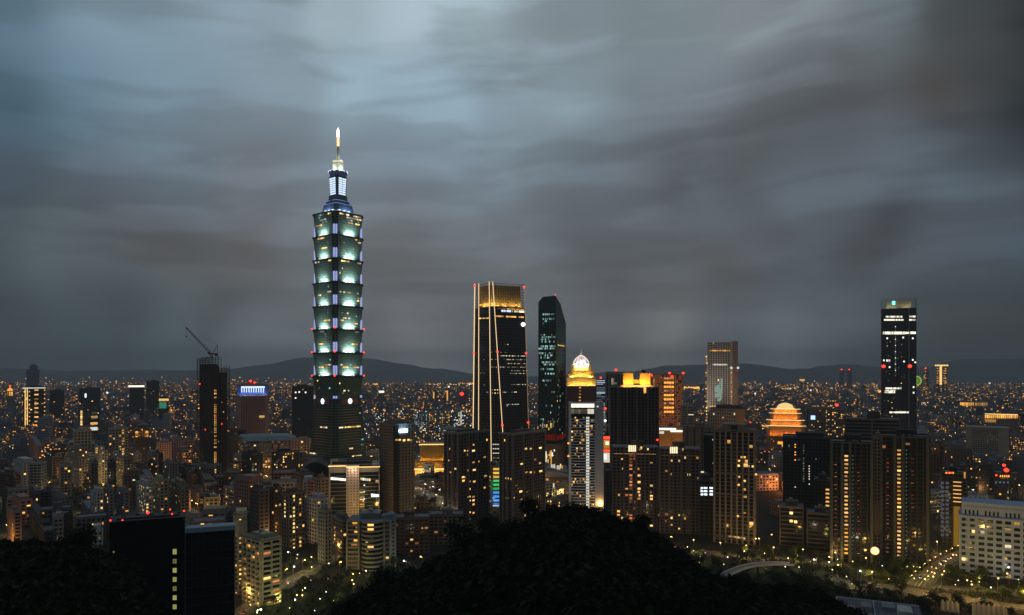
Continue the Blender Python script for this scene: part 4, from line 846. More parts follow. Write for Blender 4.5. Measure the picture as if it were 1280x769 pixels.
# gold tiered hall
b = Bld('gold_hall', 'two tiered hall with walls glowing gold from top to bottom', 'hall', 518, 518, 558, 89, 1040, 578, dep=40)
gm = mat('gold_wall', (.5, .36, .1), .6, 0, .15, .3)
MB().box(0, b.R, 0, b.L, 0, b.h).build('wall', gm, b.root)
u0 = b.u(0, 524.5); MB().box(u0, b.R-1, 3, b.L-3, b.h+1.5, ZZ(555.5, 1040)).build('upper_tier', gm, b.root)
f = MB()
for k in range(26): u = k*b.R/26; f.box(u, u+.6, -1.2, 0, 0, b.h); 
for k in range(20): u = u0+k*(b.R-1-u0)/20; f.box(u, u+.6, 1.8, 3, b.h+1.5, ZZ(556, 1040))
f.box(-1, b.R+1, -1.2, 1, b.h, b.h+1.2).box(u0-1, b.R, 2, 4, ZZ(556, 1040), ZZ(555, 1040)); f.build('fin', mat('gold_fin', (.14, .08, .02), .6), b.root)
zt = ZZ(555.5, 1040); 
for k in range(4): u = b.R*(k+.5)/4; area((u, -4.5, ZZ(590, 1040)), (u, 0, b.h-2), 9, 1, (1, .5, .06), 1900, b.root); area((max(u, u0+4), 0.2, b.h+1.6), (max(u, u0+4), 3, zt-4), 9, 1, (1, .5, .06), 1200, b.root)
b.strip(0, 524, 557, 555.2, 556.4, E_['gold'], 'cornice_light', -2); b.strip(0, 518, 557, 585.5, 587.5, E_['gold'], 'cornice_light', 1.0)
b.strip(0, 519, 526, 589, 594, E_['orange'], 'sign', 1.5)

# bright row behind: teal lit office and cream blocks
for (lb, x0, x1, Y, yt, wall, col, p) in (('low block lit teal blue along its front, beyond the gold hall', 518, 534, 1900, 518, 'blue', 'cool', .6), ('cream block with warm lights on every floor, beyond the gold hall', 536, 549, 1950, 517, 'cream', 'warm', .45), ('tallest of the warm lit cream blocks beyond the gold hall', 552, 562, 1950, 514, 'cream', 'warm', .4)):
    b = plain(lb, x0, x0, x1, 88, Y, yt, wall, {0: p}, 4, 4, .3, .4, dep=30, kinds=(col,)*3+('dimw',), name='office_block', cat='office block')
b = plain('white block floodlit over its whole height, just before the tapered tower', 570, 570, 580, 88, 1900, 513, 'white', {0: .9}, 5, 4, .2, .3, dep=25, kinds=('pale', 'white', 'softw'), name='office_block', cat='office block')
b = plain('pale louvred low building with a shining side, behind the square roofed dark tower', 552, 552, 573, 88, 1450, 537, 'white', {0: .25}, 8, 3.5, .1, .5, dep=30, kinds=('dimw', 'cool'), name='office_block', cat='office block')

# ---- white tower left of the black one
b = Bld('office_tower', 'white framed office tower, floors glowing behind, with a brilliant top storey', 'tower', 709, 711.5, 754.5, 82, 800, 503)
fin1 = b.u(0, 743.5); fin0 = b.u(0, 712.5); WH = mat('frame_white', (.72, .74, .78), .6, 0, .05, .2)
MB().box(1, fin1+1, 1, b.L, 0, b.h-1).build('glazing', GL, b.root)
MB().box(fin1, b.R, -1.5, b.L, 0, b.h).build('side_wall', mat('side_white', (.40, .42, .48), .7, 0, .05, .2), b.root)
f = MB().box(-.5, 2.2, -1.5, b.L, 0, b.h)
zf = ZZ(521, 800); nf = 33
for k in range(nf): z = 2+k*(zf-2)/nf; f.box(2.2, fin1-.003, -1.2, 1, z, z+.8)
f.box(2, fin1, -1.3, 1, b.h-1.5, b.h).box(-.5, b.R, 1.3, b.L, b.h-1, b.h-.5); f.build('facade_frame', WH, b.root)
for k in range(5): b.strip(0, 714+k*5.8, 719.6+k*5.8, 504, 509.5, emi('glow_top', (1, .9, .65), 1.7), 'lit_storey', -.9)
for k in range(7): b.strip(0, 714+k*4.1, 717.8+k*4.1, 511+R.random(), 517.5, R.choice(['dimw', 'softw', 'grn', 'dimw']), 'lit_storey', -.9)
fh = (zf-2)/nf
for k in range(nf):
    z = 2+k*fh+.85; m_ = 14
    for i in range(m_):
        x = 2.4+(fin1-2.8)*i/m_; fr = i/m_
        stair = .58 <= fr < .76
        if stair or R.random() < (.10 if k < nf-4 else .45) or (k in (4, 5, 9, 26, 27, 29, 0, 1) and R.random() < .35):
            kd = ('pale' if R.random() < .6 else 'softw') if stair else R.choice(['yel', 'warm', 'goldr', 'dimw', 'dim', 'orange'])
            ubox('window', ROOM.get(kd) or E_[kd], x, x+(fin1-2.8)/m_-.25, .7, .95, z+(0 if stair else .4), z+fh-1.1, b.root)
b.strip(1, 709.2, 711, 512, 512.5, 'dimw', 'window')
b.beacon(b.u(0, 747), -1.8, ZZ(508, 800), .9, 'pale', 'wall_lamp'); b.beacon(-1, -2, ZZ(554, 800), 1.1, 'orange', 'wall_lamp'); b.beacon(-1, -2, ZZ(570, 800), 1.1, 'orange', 'wall_lamp')

area((b.R*.5, -45, 4), (b.R*.5, 0, 60), 26, 6, (1, .96, .9), 1000, b.root, 90)  # unseen flood added in front to brighten the white frame
# ---- golden stepped crown and lit dome
def golden():
    Y = 1150; b = Bld('crowned_tower', 'brown tower under a gold floodlit stepped crown and a white latticed dome', 'tower', 708.5, 708.5, 745, 89, Y, 483, dep=45)
    b.grid(mat('wall_plum', (.2, .12, .11), .8), mat('glass_brown', (.05, .03, .03)), 2.8, 3.6, .45, .35, .3, lit=None)
    cx, cyy = b.R/2, b.L/2; gw = mat('crown_stone', (.55, .42, .2), .7, 0, .12, .3); half = b.R/2
    sizes = [(1.0, 482.5, 471.5), (.88, 471.5, 463.5), (.70, 463.5, 456.5)]
    tier0 = None
    for s, p0, p1 in sizes:
        z0, z1 = ZZ(p0, Y), ZZ(p1, Y); h = half*s
        t = MB().box(cx-h, cx+h, cyy-h, cyy+h, z0, z1-1).box(cx-h-.6, cx+h+.6, cyy-h-.6, cyy+h+.6, z1-1, z1)
        for sgn in (-1, 1): t.box(cx+sgn*h*.62-2.6, cx+sgn*h*.62+2.6, cyy-h-1.2, cyy-h, z0, z1+1.5)
        for k in range(9): t.box(cx-h+2*h*k/9, cx-h+2*h*k/9+.7, cyy-h-.5, cyy-h, z0, z1-2)
        o = t.build('crown_tier', gw, b.root)
        for e in (-.6, 0, .6): area((cx+e*h, cyy-h-4.5, z0+.5), (cx+e*h, cyy-h, z1-2), h*.5, 1, (1, .6, .12), 2600, o)
        MB().box(cx-h+1, cx+h-1, cyy-h-1.0, cyy-h-.6, z0+.2, z0+1.4).build('ledge_light', E_['gold'], o)
    for k in range(9): b.strip(0, 723.5+R.random(), 726, 484+k*4, 485.6+k*4, 'goldr', 'window', .5)
    zd = ZZ(456.5, Y); R0 = 13; hd = ZZ(444.5, Y)-zd; ribs = MB(); n = 14
    prof = [(max(.4, R0*(1-t**2.2)**.8), zd+hd*1.1*t) for t in [k/7 for k in range(8)]]
    dm = MB().lathe(cx, cyy, [(r_*.93, z) for r_, z in prof], 20).build('dome', mat('dome_glass', (.75, .7, .7), .6), b.root)
    for j in range(n):
        q = 2*math.pi*j/n
        for k in range(7): ribs.bar((cx+prof[k][0]*math.cos(q), cyy+prof[k][0]*math.sin(q), prof[k][1]), (cx+prof[k+1][0]*math.cos(q), cyy+prof[k+1][0]*math.sin(q), prof[k+1][1]), .5)
    ribs.build('rib', emi('glow_rib', (1, .82, .75), 1.2), dm)
    MB().lathe(cx, cyy, [(.9, zd+hd), (.9, ZZ(441, Y)), (.3, ZZ(437, Y))], 8).build('finial', gw, b.root)
    for k in range(4): b.beacon(cx-12+k*8, cyy-11.5, zd+1.2, 1.6, 'orange', 'dome_lamp')
    for e in (-8, 8): area((cx+e, cyy-20, zd), (cx, cyy, zd+9), 3, 3, (1, .85, .85), 7000, dm)
golden()
b = plain('blue striped office block behind the crowned tower and the black tower', 745, 745, 757, 88, 1450, 475, mat('wall_bluestripe', (.1, .2, .5)), {0: .45}, 14, 3.5, .1, .45, dep=30, kinds=('cool', 'dimw', 'cool'), name='office_tower', cat='tower', glass=GLB); b.beacon(b.R*.5, 2, b.h+4, 2.2)
b = plain('grey ribbed office tower half hidden behind the black tower with the gold crown', 757.5, 757.5, 790, 88, 1050, 466, 'grey', .01, 4, 40, .4, .1, dep=30, name='office_tower', cat='tower', hut=0); b.beacon(b.u(0, 770), 1, b.h+4, 1.8)
b.strip(0, 764, 767, 473, 481, 'dimw', 'roof_lamp', .5); b.strip(0, 767, 771, 478, 480.5, 'dimw', 'roof_lamp', .5)
b = plain('small shop block with stacked red and white glowing signs beside the white framed tower', 753.5, 753.5, 764, 88, 900, 546, 'dark', .0, dep=20, name='shop_building', cat='shop building')
for (x0, x1, y0, y1, k) in ((754, 763, 545.5, 549, 'red'), (754, 763, 550, 561, 'goldr'), (754, 763, 562, 565, 'red'), (754, 763, 566, 578, 'softw'), (757, 761, 552, 556, 'white'), (755, 758, 568, 574, 'white')): b.strip(0, x0, x1, y0, y1, k, 'shop_sign', .6+.3*(x1-x0 < 6))
MB().bar((3, 3, b.h), (3, 3, ZZ(512, 900)), .7).build('mast', WALL['white'], b.root); b.beacon(3, 2, ZZ(511, 900), 1.6); b.beacon(3, 1.5, ZZ(526, 900), 1.6, 'cool', 'mast_light')

# ---- black tower with gold crown
b = Bld('apartment_tower', 'black tower whose notched crown glows gold above brown vertical piers', 'tower', 762.5, 763, 823, 86, 800, 484, dep=30)
b.grid(mat('wall_umber', (.10, .08, .075), .85), GL, 3.8, 3.3, .35, .22, .8, lit={0: .004}, kinds=('dim',))
p = MB()
for u in (0, .17, .35, .55, .78, 1): p.box(b.R*u-.8, b.R*u+.8, -1.9, 0, 0, b.h+1)
p.build('pier', mat('wall_umber2', (.16, .125, .11), .85), b.root)
MB().box(-.5, b.R+.5, -.5, b.L, b.h, b.h+.6).build('roof', ROOF, b.root)
GC = mat('crown_gold', (.6, .42, .14), .7, 0, .06, .2); u = lambda px: b.u(0, px); z0, z1 = b.h+.6, ZZ(466.5, 800); zl = ZZ(478, 800)
cw = MB().box(u(779), u(791.5), 1.5, 8, z0, z1).box(u(800), u(813), 1.5, 8, z0, z1).box(u(790), u(801), 5.5, 8, z0, zl+3).box(u(776), u(816), .8, 12, z0, z0+1.5).build('crown', GC, b.root)
MB().box(u(802), u(807), 4, 7, z1, z1+3.5).bar((u(804), 5, z1+3), (u(804), 5, z1+5.5), .3).build('roof_plant', DKST, b.root)
for px in (785, 806, 795.5): area((u(px), -4.5, z0+.5), (u(px), 2, z1-4), 9, 1.2, (1, .5, .08), 4800 if px != 795.5 else 2500, cw)
MB().box(u(779), u(813), -.8, -.3, z0+.6, z0+1.6).build('ledge_light', E_['gold'], cw)
b.strip(0, 804.5, 807.5, 484.5, 491.5, 'goldr', 'wall_lamp', 2.0)
b.beacon(u(814), .5, ZZ(469, 800), 1.4); b.beacon(u(821.5), -2.4, ZZ(549, 800), 1.1)
MB().box(u(817), u(818.2), 1, 2, b.h, ZZ(473, 800)).build('mast', WALL['white'], b.root)

def pair(label, xl, xr, Y, yt, kinds, p, cols, px0):
    b = Bld('apartment_tower', label, 'tower', xl, xl+.5, xr, 84, Y, yt, dep=24)
    b.grid('mauve', GL, 4.0, 3.2, .32, .36, .6, lit={0: p*1.4}, kinds=kinds, cols=cols)
    MB().box(-.5, b.R+.5, -.5, b.L, b.h, b.h+.5).build('roof', ROOF, b.root)
    q = MB()
    for u_ in (.0, .25, .52, .72, .98): q.box(b.R*u_-.7, b.R*u_+.7, -1.6, 0, 0, b.h+.8)
    q.build('pier', WALL['mauve'], b.root)
    cx = b.u(0, px0+10); MB().lathe(cx, 6, [(5.6, b.h), (5.6, b.h+5), (6.2, b.h+5), (6.2, b.h+6.2)], 18).build('crown', WALL['dark'], b.root)
    for k in range(4): b.strip(0, px0+k*2.5-1, px0+k*2.5+.8, yt-2.5, yt+5.5, emi('glow_cap', (1, .85, .5), 1.3), 'crown_light', 1.9-.0*k)
    b.strip(0, px0+14, px0+16, yt-1, yt+2.5, 'yel', 'crown_light', 1.7)
    b.strip(0, xl+2, xr-2, yt+8, yt+8.8, 'dim', 'roof_line', .9)
    return b
pair('lower brown tower with red lit stair landings, before the black gold crowned tower', 765, 822, 705, 559, ('warm', 'yel', 'dim', 'goldr'), .045, ((0, .4, .6, 'orange'), (0, .47, .45, 'red'), (0, .6, .35, 'warm')), 786.5)
pair('dark brown tower with few yellow windows and three white crown lamps', 824.5, 875, 690, 561, ('warm', 'yel', 'dim'), .03, ((0, .3, .2, 'warm'), (0, .45, .18, 'yel')), 838.5)
b = plain('low dark apartment wing next to the tower with red lit landings', 757, 757, 776, 86, 720, 590, 'mauve', .05, 3.4, 3.1, dep=20)

ROOM['emb'] = room('room_ember', (1, .27, .05), .62); ROOM['emb2'] = room('room_ember2', (1, .42, .08), .8)
b = Bld('office_tower', 'glowing orange gridded office tower with red beacons along a white roof rail', 'tower', 812, 812, 854.5, 88, 1600, 469, dep=40)
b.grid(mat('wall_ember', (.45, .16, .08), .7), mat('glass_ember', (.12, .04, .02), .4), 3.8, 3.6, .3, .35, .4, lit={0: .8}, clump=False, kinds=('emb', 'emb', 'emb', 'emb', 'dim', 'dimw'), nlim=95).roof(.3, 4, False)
MB().box(b.R-1.5, b.R+.6, -.9, 1, ZZ(530, 1600), b.h+2).box(b.u(0, 824), b.R, -.5, .3, b.h+3, b.h+3.9).build('roof_rail', WALL['white'], b.root)
for k in range(9):
    for j in range(4): b.strip(0, 830+j*3.2, 832.6+j*3.2, 472+k*5.2, 474.4+k*5.2, 'orange' if k % 3 else 'emb2', 'lit_floor', .6)
for px, py in ((837, 466.5), (840, 470.5), (854, 466.5)): b.beacon(b.u(0, px), -1, ZZ(py, 1600), 2.6)
for k in range(3): area((10+k*26, -30, 6), (12+k*26, 0, 80), 16, 4, (1, .33, .1), 2200, b.root)
b = Bld('mall', 'orange washed low building with two bright white cornices below the orange gridded tower', 'building', 821, 821, 853.5, 88, 1150, 536, dep=40)
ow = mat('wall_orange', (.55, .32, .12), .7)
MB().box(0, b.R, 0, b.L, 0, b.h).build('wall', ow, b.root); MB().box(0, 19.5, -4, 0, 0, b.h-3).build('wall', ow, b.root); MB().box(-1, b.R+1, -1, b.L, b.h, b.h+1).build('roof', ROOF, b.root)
for k in range(3): area((6+k*13, -14, 6), (6+k*13, 0, 30), 10, 3, (1, .42, .06), 5500, b.root)
b.strip(0, 821, 845, 535, 537.5, E_['white'], 'cornice_light', 1.5); b.strip(0, 838, 853, 538, 540, E_['white'], 'cornice_light', 1.2); b.strip(0, 822, 830, 539, 542, 'softw', 'sign', 4.3)
for k in range(3): b.strip(0, 839.5, 842, 544+k*7, 549+k*7, 'dim', 'window', .5)
b = plain('pinkish white banded office block beside the orange gridded tower', 851, 851, 868, 88, 1450, 508, 'cream', .04, 12, 3.6, .2, .5, dep=30, kinds=('white', 'yel'), **OF)
b.grid

# hotel tower
b = Bld('hotel_tower', 'pale gridded hotel tower on the horizon with a lit figure drawn across its windows', 'tower', 880.5, 884.5, 922, 80, 2000, 428, dep=30)
b.grid(mat('wall_sand3', (.55, .5, .44), .8), mat('glass_brown', (.05, .03, .03)), 6.6, 6.0, .30, .24, .7, lit={0: .012}, kinds=('white', 'yel'))
for px in (886, 900, 918): area((b.u(0, px), -60, 5), (b.u(0, px), 0, 130), 30, 6, (1, .84, .68), 22000, b.root, 60)
MB().box(b.u(0, 913.5), b.u(0, 915.6), -1.2, 0, 0, b.h+2).box(b.u(0, 884.5), b.u(0, 885.6), -1.2, 0, 0, b.h).build('corner_pier', mat('wall_sand', (.5, .4, .3)), b.root)
MB().box(b.u(0, 915.6), b.R+.8, -.9, 4, 0, b.h+2).build('end_wall', mat('wall_russet', (.28, .17, .12)), b.root)
for k in range(12): b.strip(0, 886.5+k*2.2, 888.3+k*2.2, 437.5, 439.5, 'goldr', 'window', .75)
for k in range(8): b.strip(0, 891.5+k*2.2, 893.3+k*2.2, 455, 456.8, 'softw', 'window', .75)
for (x, y) in ((914.3, 460), (922.5, 460)): b.beacon(b.u(0, x), -3, ZZ(y, 2000), 3.4, 'pale', 'wall_lamp')
for (x0, x1, y0, y1) in ((899, 900.5, 477, 482), (901, 903, 473, 486), (893, 896, 483, 490), (896, 899.5, 481, 497), (899.5, 902, 486, 500), (894, 896, 492, 497), (902, 903, 486, 492), (897, 900, 498, 502)): b.strip(0, x0, x1, y0, y1, emi('glow_figure', (.6, .85, .7), .38), 'light_figure', .75)
for k in range(18): b.strip(0, 913.6, 914.8, 462+k*3, 464+k*3, 'goldr' if k % 2 else 'dim', 'pier_light', 1.3)
for k in range(22): b.strip(0, 881.5+R.random()*2, 883.4+R.random(), 445+k*4, 447+k*4, R.choice(['dim', 'yel', 'goldr']), 'window', .9)
for k in range(4): b.strip(0, 887+k*2.5, 889+k*2.5, 507.5, 509.5, 'yel', 'window', .75)
b = Bld('office_block', 'cream block with an orange lit end wall in front of the gridded hotel tower', 'office block', 888, 888, 931, 87, 1350, 511, dep=40)
b.grid(mat('wall_sand', (.5, .4, .3)), GL, 4, 6, .5, .4, .4, lit={0: .05}, kinds=('yel', 'white')).roof(.75, 6, False, mat_=WALL['dark'])
MB().box(b.u(0, 920), b.R+.4, -1.2, 2, 0, b.h-1).build('end_wall', ow, b.root); area((b.R*.8, -14, 10), (b.R*.88, 0, 35), 8, 3, (1, .42, .06), 5000, b.root)

# domed orange lit building
def domed():
    Y = 1300; b = Bld('domed_building', 'massive domed building flooded with orange light on every tier', 'building', 958, 958, 1006, 89, Y, 545, dep=60)
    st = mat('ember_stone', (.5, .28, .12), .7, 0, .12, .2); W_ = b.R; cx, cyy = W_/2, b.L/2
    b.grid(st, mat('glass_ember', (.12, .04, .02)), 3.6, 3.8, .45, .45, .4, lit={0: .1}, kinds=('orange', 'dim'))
    for s, p0, p1 in ((1.0, 545, 531.5), (.96, 531.5, 524.5), (.80, 524.5, 516), (.74, 516, 511)):
        z0, z1 = ZZ(p0, Y), ZZ(p1, Y); h = W_/2*s; t = MB()
        t.prism([(cx-h+6, cyy-h), (cx+h-6, cyy-h), (cx+h, cyy-h+6), (cx+h, cyy+h-6), (cx+h-6, cyy+h), (cx-h+6, cyy+h), (cx-h, cyy+h-6), (cx-h, cyy-h+6)], z0, z1-1.2)
        t.prism([(cx-h+5, cyy-h-1.5), (cx+h-5, cyy-h-1.5), (cx+h+1.5, cyy-h+5), (cx+h+1.5, cyy+h-5), (cx+h-5, cyy+h+1.5), (cx-h+5, cyy+h+1.5), (cx-h-1.5, cyy+h-5), (cx-h-1.5, cyy-h+5)], z1-1.2, z1)
        for k in range(13): t.box(cx-h+6+(2*h-12)*k/12.6, cx-h+7+(2*h-12)*k/12.6, cyy-h-.6, cyy-h, z0, z1-1.4)
        o = t.build('tier', st, b.root)
        for e in (-.6, 0, .6): area((cx+e*h, cyy-h-5, z0+1), (cx+e*h, cyy-h, z1-1), h*.5, 1, (1, .36, .05), 2000, o)
        MB().box(cx-h+5, cx+h-5, cyy-h-2.2, cyy-h-1.6, z1-1, z1+.2).bar((cx-h-1.6, cyy-h+5, z1-.4), (cx-h+5, cyy-h-1.9, z1-.4), .5).bar((cx+h+1.6, cyy-h+5, z1-.4), (cx+h-5, cyy-h-1.9, z1-.4), .5).build('cornice_light', emi('glow_cornice', (1, .72, .3), 1.5), o)
    z0 = ZZ(511, Y); R0 = 14; hd = ZZ(504.5, Y)-z0
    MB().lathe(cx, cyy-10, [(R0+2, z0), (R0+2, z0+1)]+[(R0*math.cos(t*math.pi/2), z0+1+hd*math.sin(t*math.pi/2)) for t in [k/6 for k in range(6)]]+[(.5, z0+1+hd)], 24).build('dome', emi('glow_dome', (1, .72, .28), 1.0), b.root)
    b.strip(0, 972, 980, 552, 576, emi('glow_gate', (1, .45, .05), 1.2), 'lit_entrance', .6)
    for k in range(6): b.strip(0, 952+k*1.5, 953+k*1.5, 531+k*.3, 533+k*.3, 'goldr', 'window', 3)
domed()
b = plain('brown gridded office block with a blue white sign, next to the domed building', 1008, 1008, 1056, 88, 1500, 512, 'tan', {0: .22}, 4, 3.7, .4, .4, dep=40, kinds=('goldr', 'dim', 'warm', 'yel'), **OF)
b.strip(0, 1013.5, 1019, 519.5, 524.5, emi('glow_bluesign', (.35, .55, 1), 2), 'sign', .7); b.beacon(b.u(0, 1046), 2, b.h+10, 3.2)

# ---- the big brown gridded tower and what stands round it
b = Bld('apartment_tower', 'broad brown tower of long vertical ribs and sparse yellow windows, bevelled corners'.replace(', bevelled corners', ' behind the flyover'), 'tower', 893, 943, 974, 20, 640, 541)
b.grid(mat('wall_rib', (.30, .24, .21), .85), GL, 4.6, 3.35, .30, .10, 1.1, lit={1: .03, 0: .0}, kinds=('warm', 'yel', 'dim', 'goldr'), nlim=70)
p = MB()
for k in range(6): z = b.h*k/5.2+5; p.box(-1.5, b.R+.6, -1.5, b.L, z, z+1)
p.build('belt_course', WALL['taupe'], b.root)
MB().box(-1, .02, b.L*.42, b.L*.58, 0, b.h+6).build('central_recess', mat('recess', (.03, .03, .03)), b.root)
b.roof(.6, 6, False, ac=3)
for u_ in (.1, .24, .66, .8): MB().box(-1.3, 2, b.L*u_, b.L*u_+5, b.h, b.h+R.uniform(3, 7)).build('rooftop_hut', WALL['taupe'], b.root)
for k in range(6): b.strip(1, 911+k*3.6, 913.8+k*3.6, 669.3+k*.5, 671.3+k*.5, 'yel' if k != 1 else 'dim', 'window', 1.2)
for (x, y) in ((927, 571.5), (931, 571.5), (923.5, 582), (924, 576), (936, 582.5), (941, 583), (924, 596), (931, 601), (931, 611.5), (923.5, 606), (945, 593), (931, 641), (922.5, 645), (931, 612)): b.strip(1, x-1.3, x+1.3, y-1.1, y+1.1, R.choice(['yel', 'warm', 'goldr']), 'window', 1.2)
for (x, y) in ((954, 623.5), (973, 619.5)): b.beacon(b.u(0, min(x, 973)), -2.2, ZZ(y, 650), .8)
plain('brown grey office block with a ladder of white windows, behind the broad ribbed tower', 854, 854, 892, 87, 950, 534, 'taupe', .0, 9, 3.4, .75, .3, dep=30, cols=((0, .45, .6, 'dimw'),), hut=.3, **OF)
b = plain('black glass office slab lit by a few pale strips, between two brown buildings', 880, 880, 900, 87, 800, 545, 'black', .0, 5, 4, .2, .2, dep=30, hut=0, **OF)
for (x0, x1, y0, y1) in ((890.5, 899, 549, 550.5), (891, 898, 578.5, 580), (891.5, 897, 585.5, 588), (876, 880, 589, 591)): b.strip(0, x0, x1, y0, y1, 'softw', 'window', .5)
b = plain('low office with three rows of cool white windows, dwarfed beside the broad ribbed tower', 874, 874, 893, 87, 670, 601, 'dark', {0: .01}, 4, 3.4, .3, .4, dep=20, cols=(), **OF)
for j in range(3):
    for (x0, x1) in ((876, 879), (880, 884), (887, 891)): b.strip(0, x0, x1, 609+j*4, 611+j*4, 'cool', 'window', .5)
for k in range(3): b.strip(0, 893, 900, 626+k*12, 628.5+k*12, 'goldr', 'window', .5)
b = plain('tall charcoal tower with thin broken lines of white light, behind the low banded offices', 979, 979, 1037, 86, 720, 547, mat('wall_char', (.05, .05, .055)), .008, 3.2, 3.2, .35, .3, dep=28, kinds=('dimw',), hut=.6, name='apartment_tower', cat='tower')
for (px, y0, y1, kd) in ((1004.5, 553, 605, 'dimw'), (1011.5, 582, 606, 'softw'), (994, 555, 575, 'orange'), (994, 608, 615, 'softw'), (1020, 570, 578, 'dimw')):
    y = y0
    while y < y1:
        if R.random() < .75: b.strip(0, px-.7, px+.7, y, y+1.5, kd, 'window', .5)
        y += 3.2
for (lb, x0, x1, Y, yt, dark) in (('low dark office of wide white floor bands and two bright windows', 975, 1004, 640, 634, .02), ('low dark office of thin floor bands beside the tower of gold balcony stacks', 1009, 1037, 620, 642, .015)):
    b = plain(lb, x0, x0, x1, 87, Y, yt, 'taupe', dark, 30, 3.6, .05, .3, dep=22, **OF)
for (x, y) in ((989, 642), (989, 652), (994.5, 653)): b.strip(0, x-2, x+2, y-1.6, y+1.6, 'yel', 'window', -2)
b = plain('slim dark block with a stack of amber balconies', 1018, 1018, 1038, 87, 660, 600, 'dark', .01, dep=20)
for k in range(7): b.strip(0, 1032, 1036.5, 611+k*5, 613+k*5, 'amber', 'balcony_light', .6)

# ---- twin towers of gold and red balcony stacks
ROOM['redd'] = room('room_dark_red', (.8, .05, .03), .6); ROOM['rose'] = room('room_rose', (.9, .3, .12), .5)
ROOM['gst'] = room('room_stack', (1, .42, .07), 1.7)
def stack_tower(label, x0, x1, yt, Y, gold, reds, greens, extra=0):
    b = Bld('apartment_tower', label, 'tower', x0, x0+.5, x1, 87, Y, yt, dep=26)
    b.grid(mat('wall_slate', (.045, .048, .05), .8), GL, 4.2, 3.2, .3, .3, .6, lit={0: .006}, kinds=('dim',)).roof(.4, 5, False, ac=3)
    p = MB(); q = MB()
    for px in (x0+1.5, gold-5, gold+5, x1-2.5): p.box(b.u(0, px)-1, b.u(0, px)+1, -2, 0, 0, b.h+1.5)
    p.build('pier', mat('wall_slate2', (.11, .115, .115), .85), b.root)
    n = 32; y0 = yt+16; dy = (697-y0)/n*.9
    for k in range(n-1):
        y = y0+k*5.05
        if y > 695: break
        if R.random() < .97: b.strip(0, gold-1.9, gold+1.8+R.random(), y, y+2.2, R.choice(['gst', 'gst', 'goldr', 'yel']), 'balcony_light', .8)
        for r_ in reds:
            if y > y0+8: b.strip(0, r_-2+R.random(), r_+1+R.random(), y+1.2, y+1.9, R.choice(['redd', 'redd', 'redd', 'rose']), 'balcony_light', .8) if R.random() < .8 else None
        for g in greens: b.strip(0, g-.7, g+.7, y, y+1.6, emi('glow_faint_teal', (.1, .3, .25), .35), 'stair_window', .8)
    return b
stack_tower('dark lower twin tower with one gold and two red stacks of balcony lights', 1038, 1092, 553, 585, 1057.5, (1044.5, 1073), (1066,), 0)
stack_tower('dark taller twin tower with one gold and two red stacks of balcony lights', 1100, 1162, 546, 590, 1123.5, (1109.5, 1140.5), (1133,), 0)
b = plain('slim tan tower squeezed between the two towers of gold balcony stacks', 1092, 1092, 1101, 87, 640, 548, 'tan', .0, 3.3, 3.2, dep=20, cols=((0, .4, .9, 'amber'),), hut=.5)
b.strip(0, 1093, 1100, 628, 668, WALL['tan'], 'blank_wall', 1.)
b = Bld('round_sign', 'round cream lit disc between the feet of the twin balcony towers', 'sign', 1090, 1090, 1096, 89, 560, 683, dep=2, z0=0, register=False)
MB().bar((2, 1.5, 0), (2, 1.5, ZZ(688.5, 560)), .25).build('post', DKST, b.root)
zc = ZZ(688.5, 560); sg = 24
MB().loft([[(2+3.4*math.cos(2*math.pi*j/sg), y, zc+3.4*math.sin(2*math.pi*j/sg)) for j in range(sg)] for y in (1.6, .6)]).build('rim', mat('rim_amber', (.5, .25, .1)), b.root)
MB().loft([[(2+2.9*math.cos(2*math.pi*j/sg), y, zc+2.9*math.sin(2*math.pi*j/sg)) for j in range(sg)] for y in (.59, .3)]).build('disc', emi('glow_disc', (1, .72, .35), 1.6), b.root)
# stepped dark office behind
b = plain('broad dark office of stepped floors with an amber lit rooftop room, behind the twins', 1056, 1056, 1125, 88, 820, 524, 'mauve', .0, 30, 3.8, .06, .4, dep=40, hut=.2, **OF)
b.strip(0, 1085, 1099, 516, 523.5, 'goldr', 'rooftop_room', -6); b.strip(0, 1066, 1071, 519, 522, 'goldr', 'rooftop_room', -6)
MB().box(b.u(0, 1084), b.u(0, 1100), 3, 12, b.h, ZZ(514, 825)).build('rooftop_hut', WALL['dark'], b.root)
for (x0, x1, y) in ((1072, 1083, 551), (1094, 1099, 551), (1099, 1103, 551.5), (1105, 1111, 552), (1138, 1151, 553.5)): b.strip(0, x0, min(x1, 1124), y, y+2, 'goldr', 'rooftop_room', .8)

# ---- white slab bottom east
b = Bld('hospital_block', 'long white slab with rows of square dark windows above the lit road', 'block', 1199, 1200, 1300, 84, 550, 627, dep=25)
WS = mat('slab_white', (.36, .46, .66), .85, 0, .06, .2); b.grid(WS, GL, 5.6, 4.2, .32, .46, .6, z1=ZZ(645, 550), lit={0: .07}, kinds=('warm', 'goldr', 'white', 'dim', 'yel'))
z0 = ZZ(645, 550); MB().box(1, b.R, 1, b.L, z0, b.h).box(-1, b.R, -1, b.L, z0-.8, z0+.9).build('attic', WS, b.root)
a_ = MB()
for k in range(24): a_.box(3+k*2.55, 4.1+k*2.55, .85, 1.02, z0+1.6, z0+5) if k % 5 != 4 else None
for k in range(44): a_.box(3+k*1.4, 3.5+k*1.4, .85, 1.02, b.h-3.4, b.h-2.6)
a_.build('attic_window', GL, b.root)
MB().box(-.4, .6, -1.3, b.L, 0, z0).box(b.u(0, 1207), b.u(0, 1208.4), -1.3, 0, 0, z0).box(b.u(0, 1218.5), b.u(0, 1220), -1.3, 0, 0, z0).build('pier', WS, b.root)
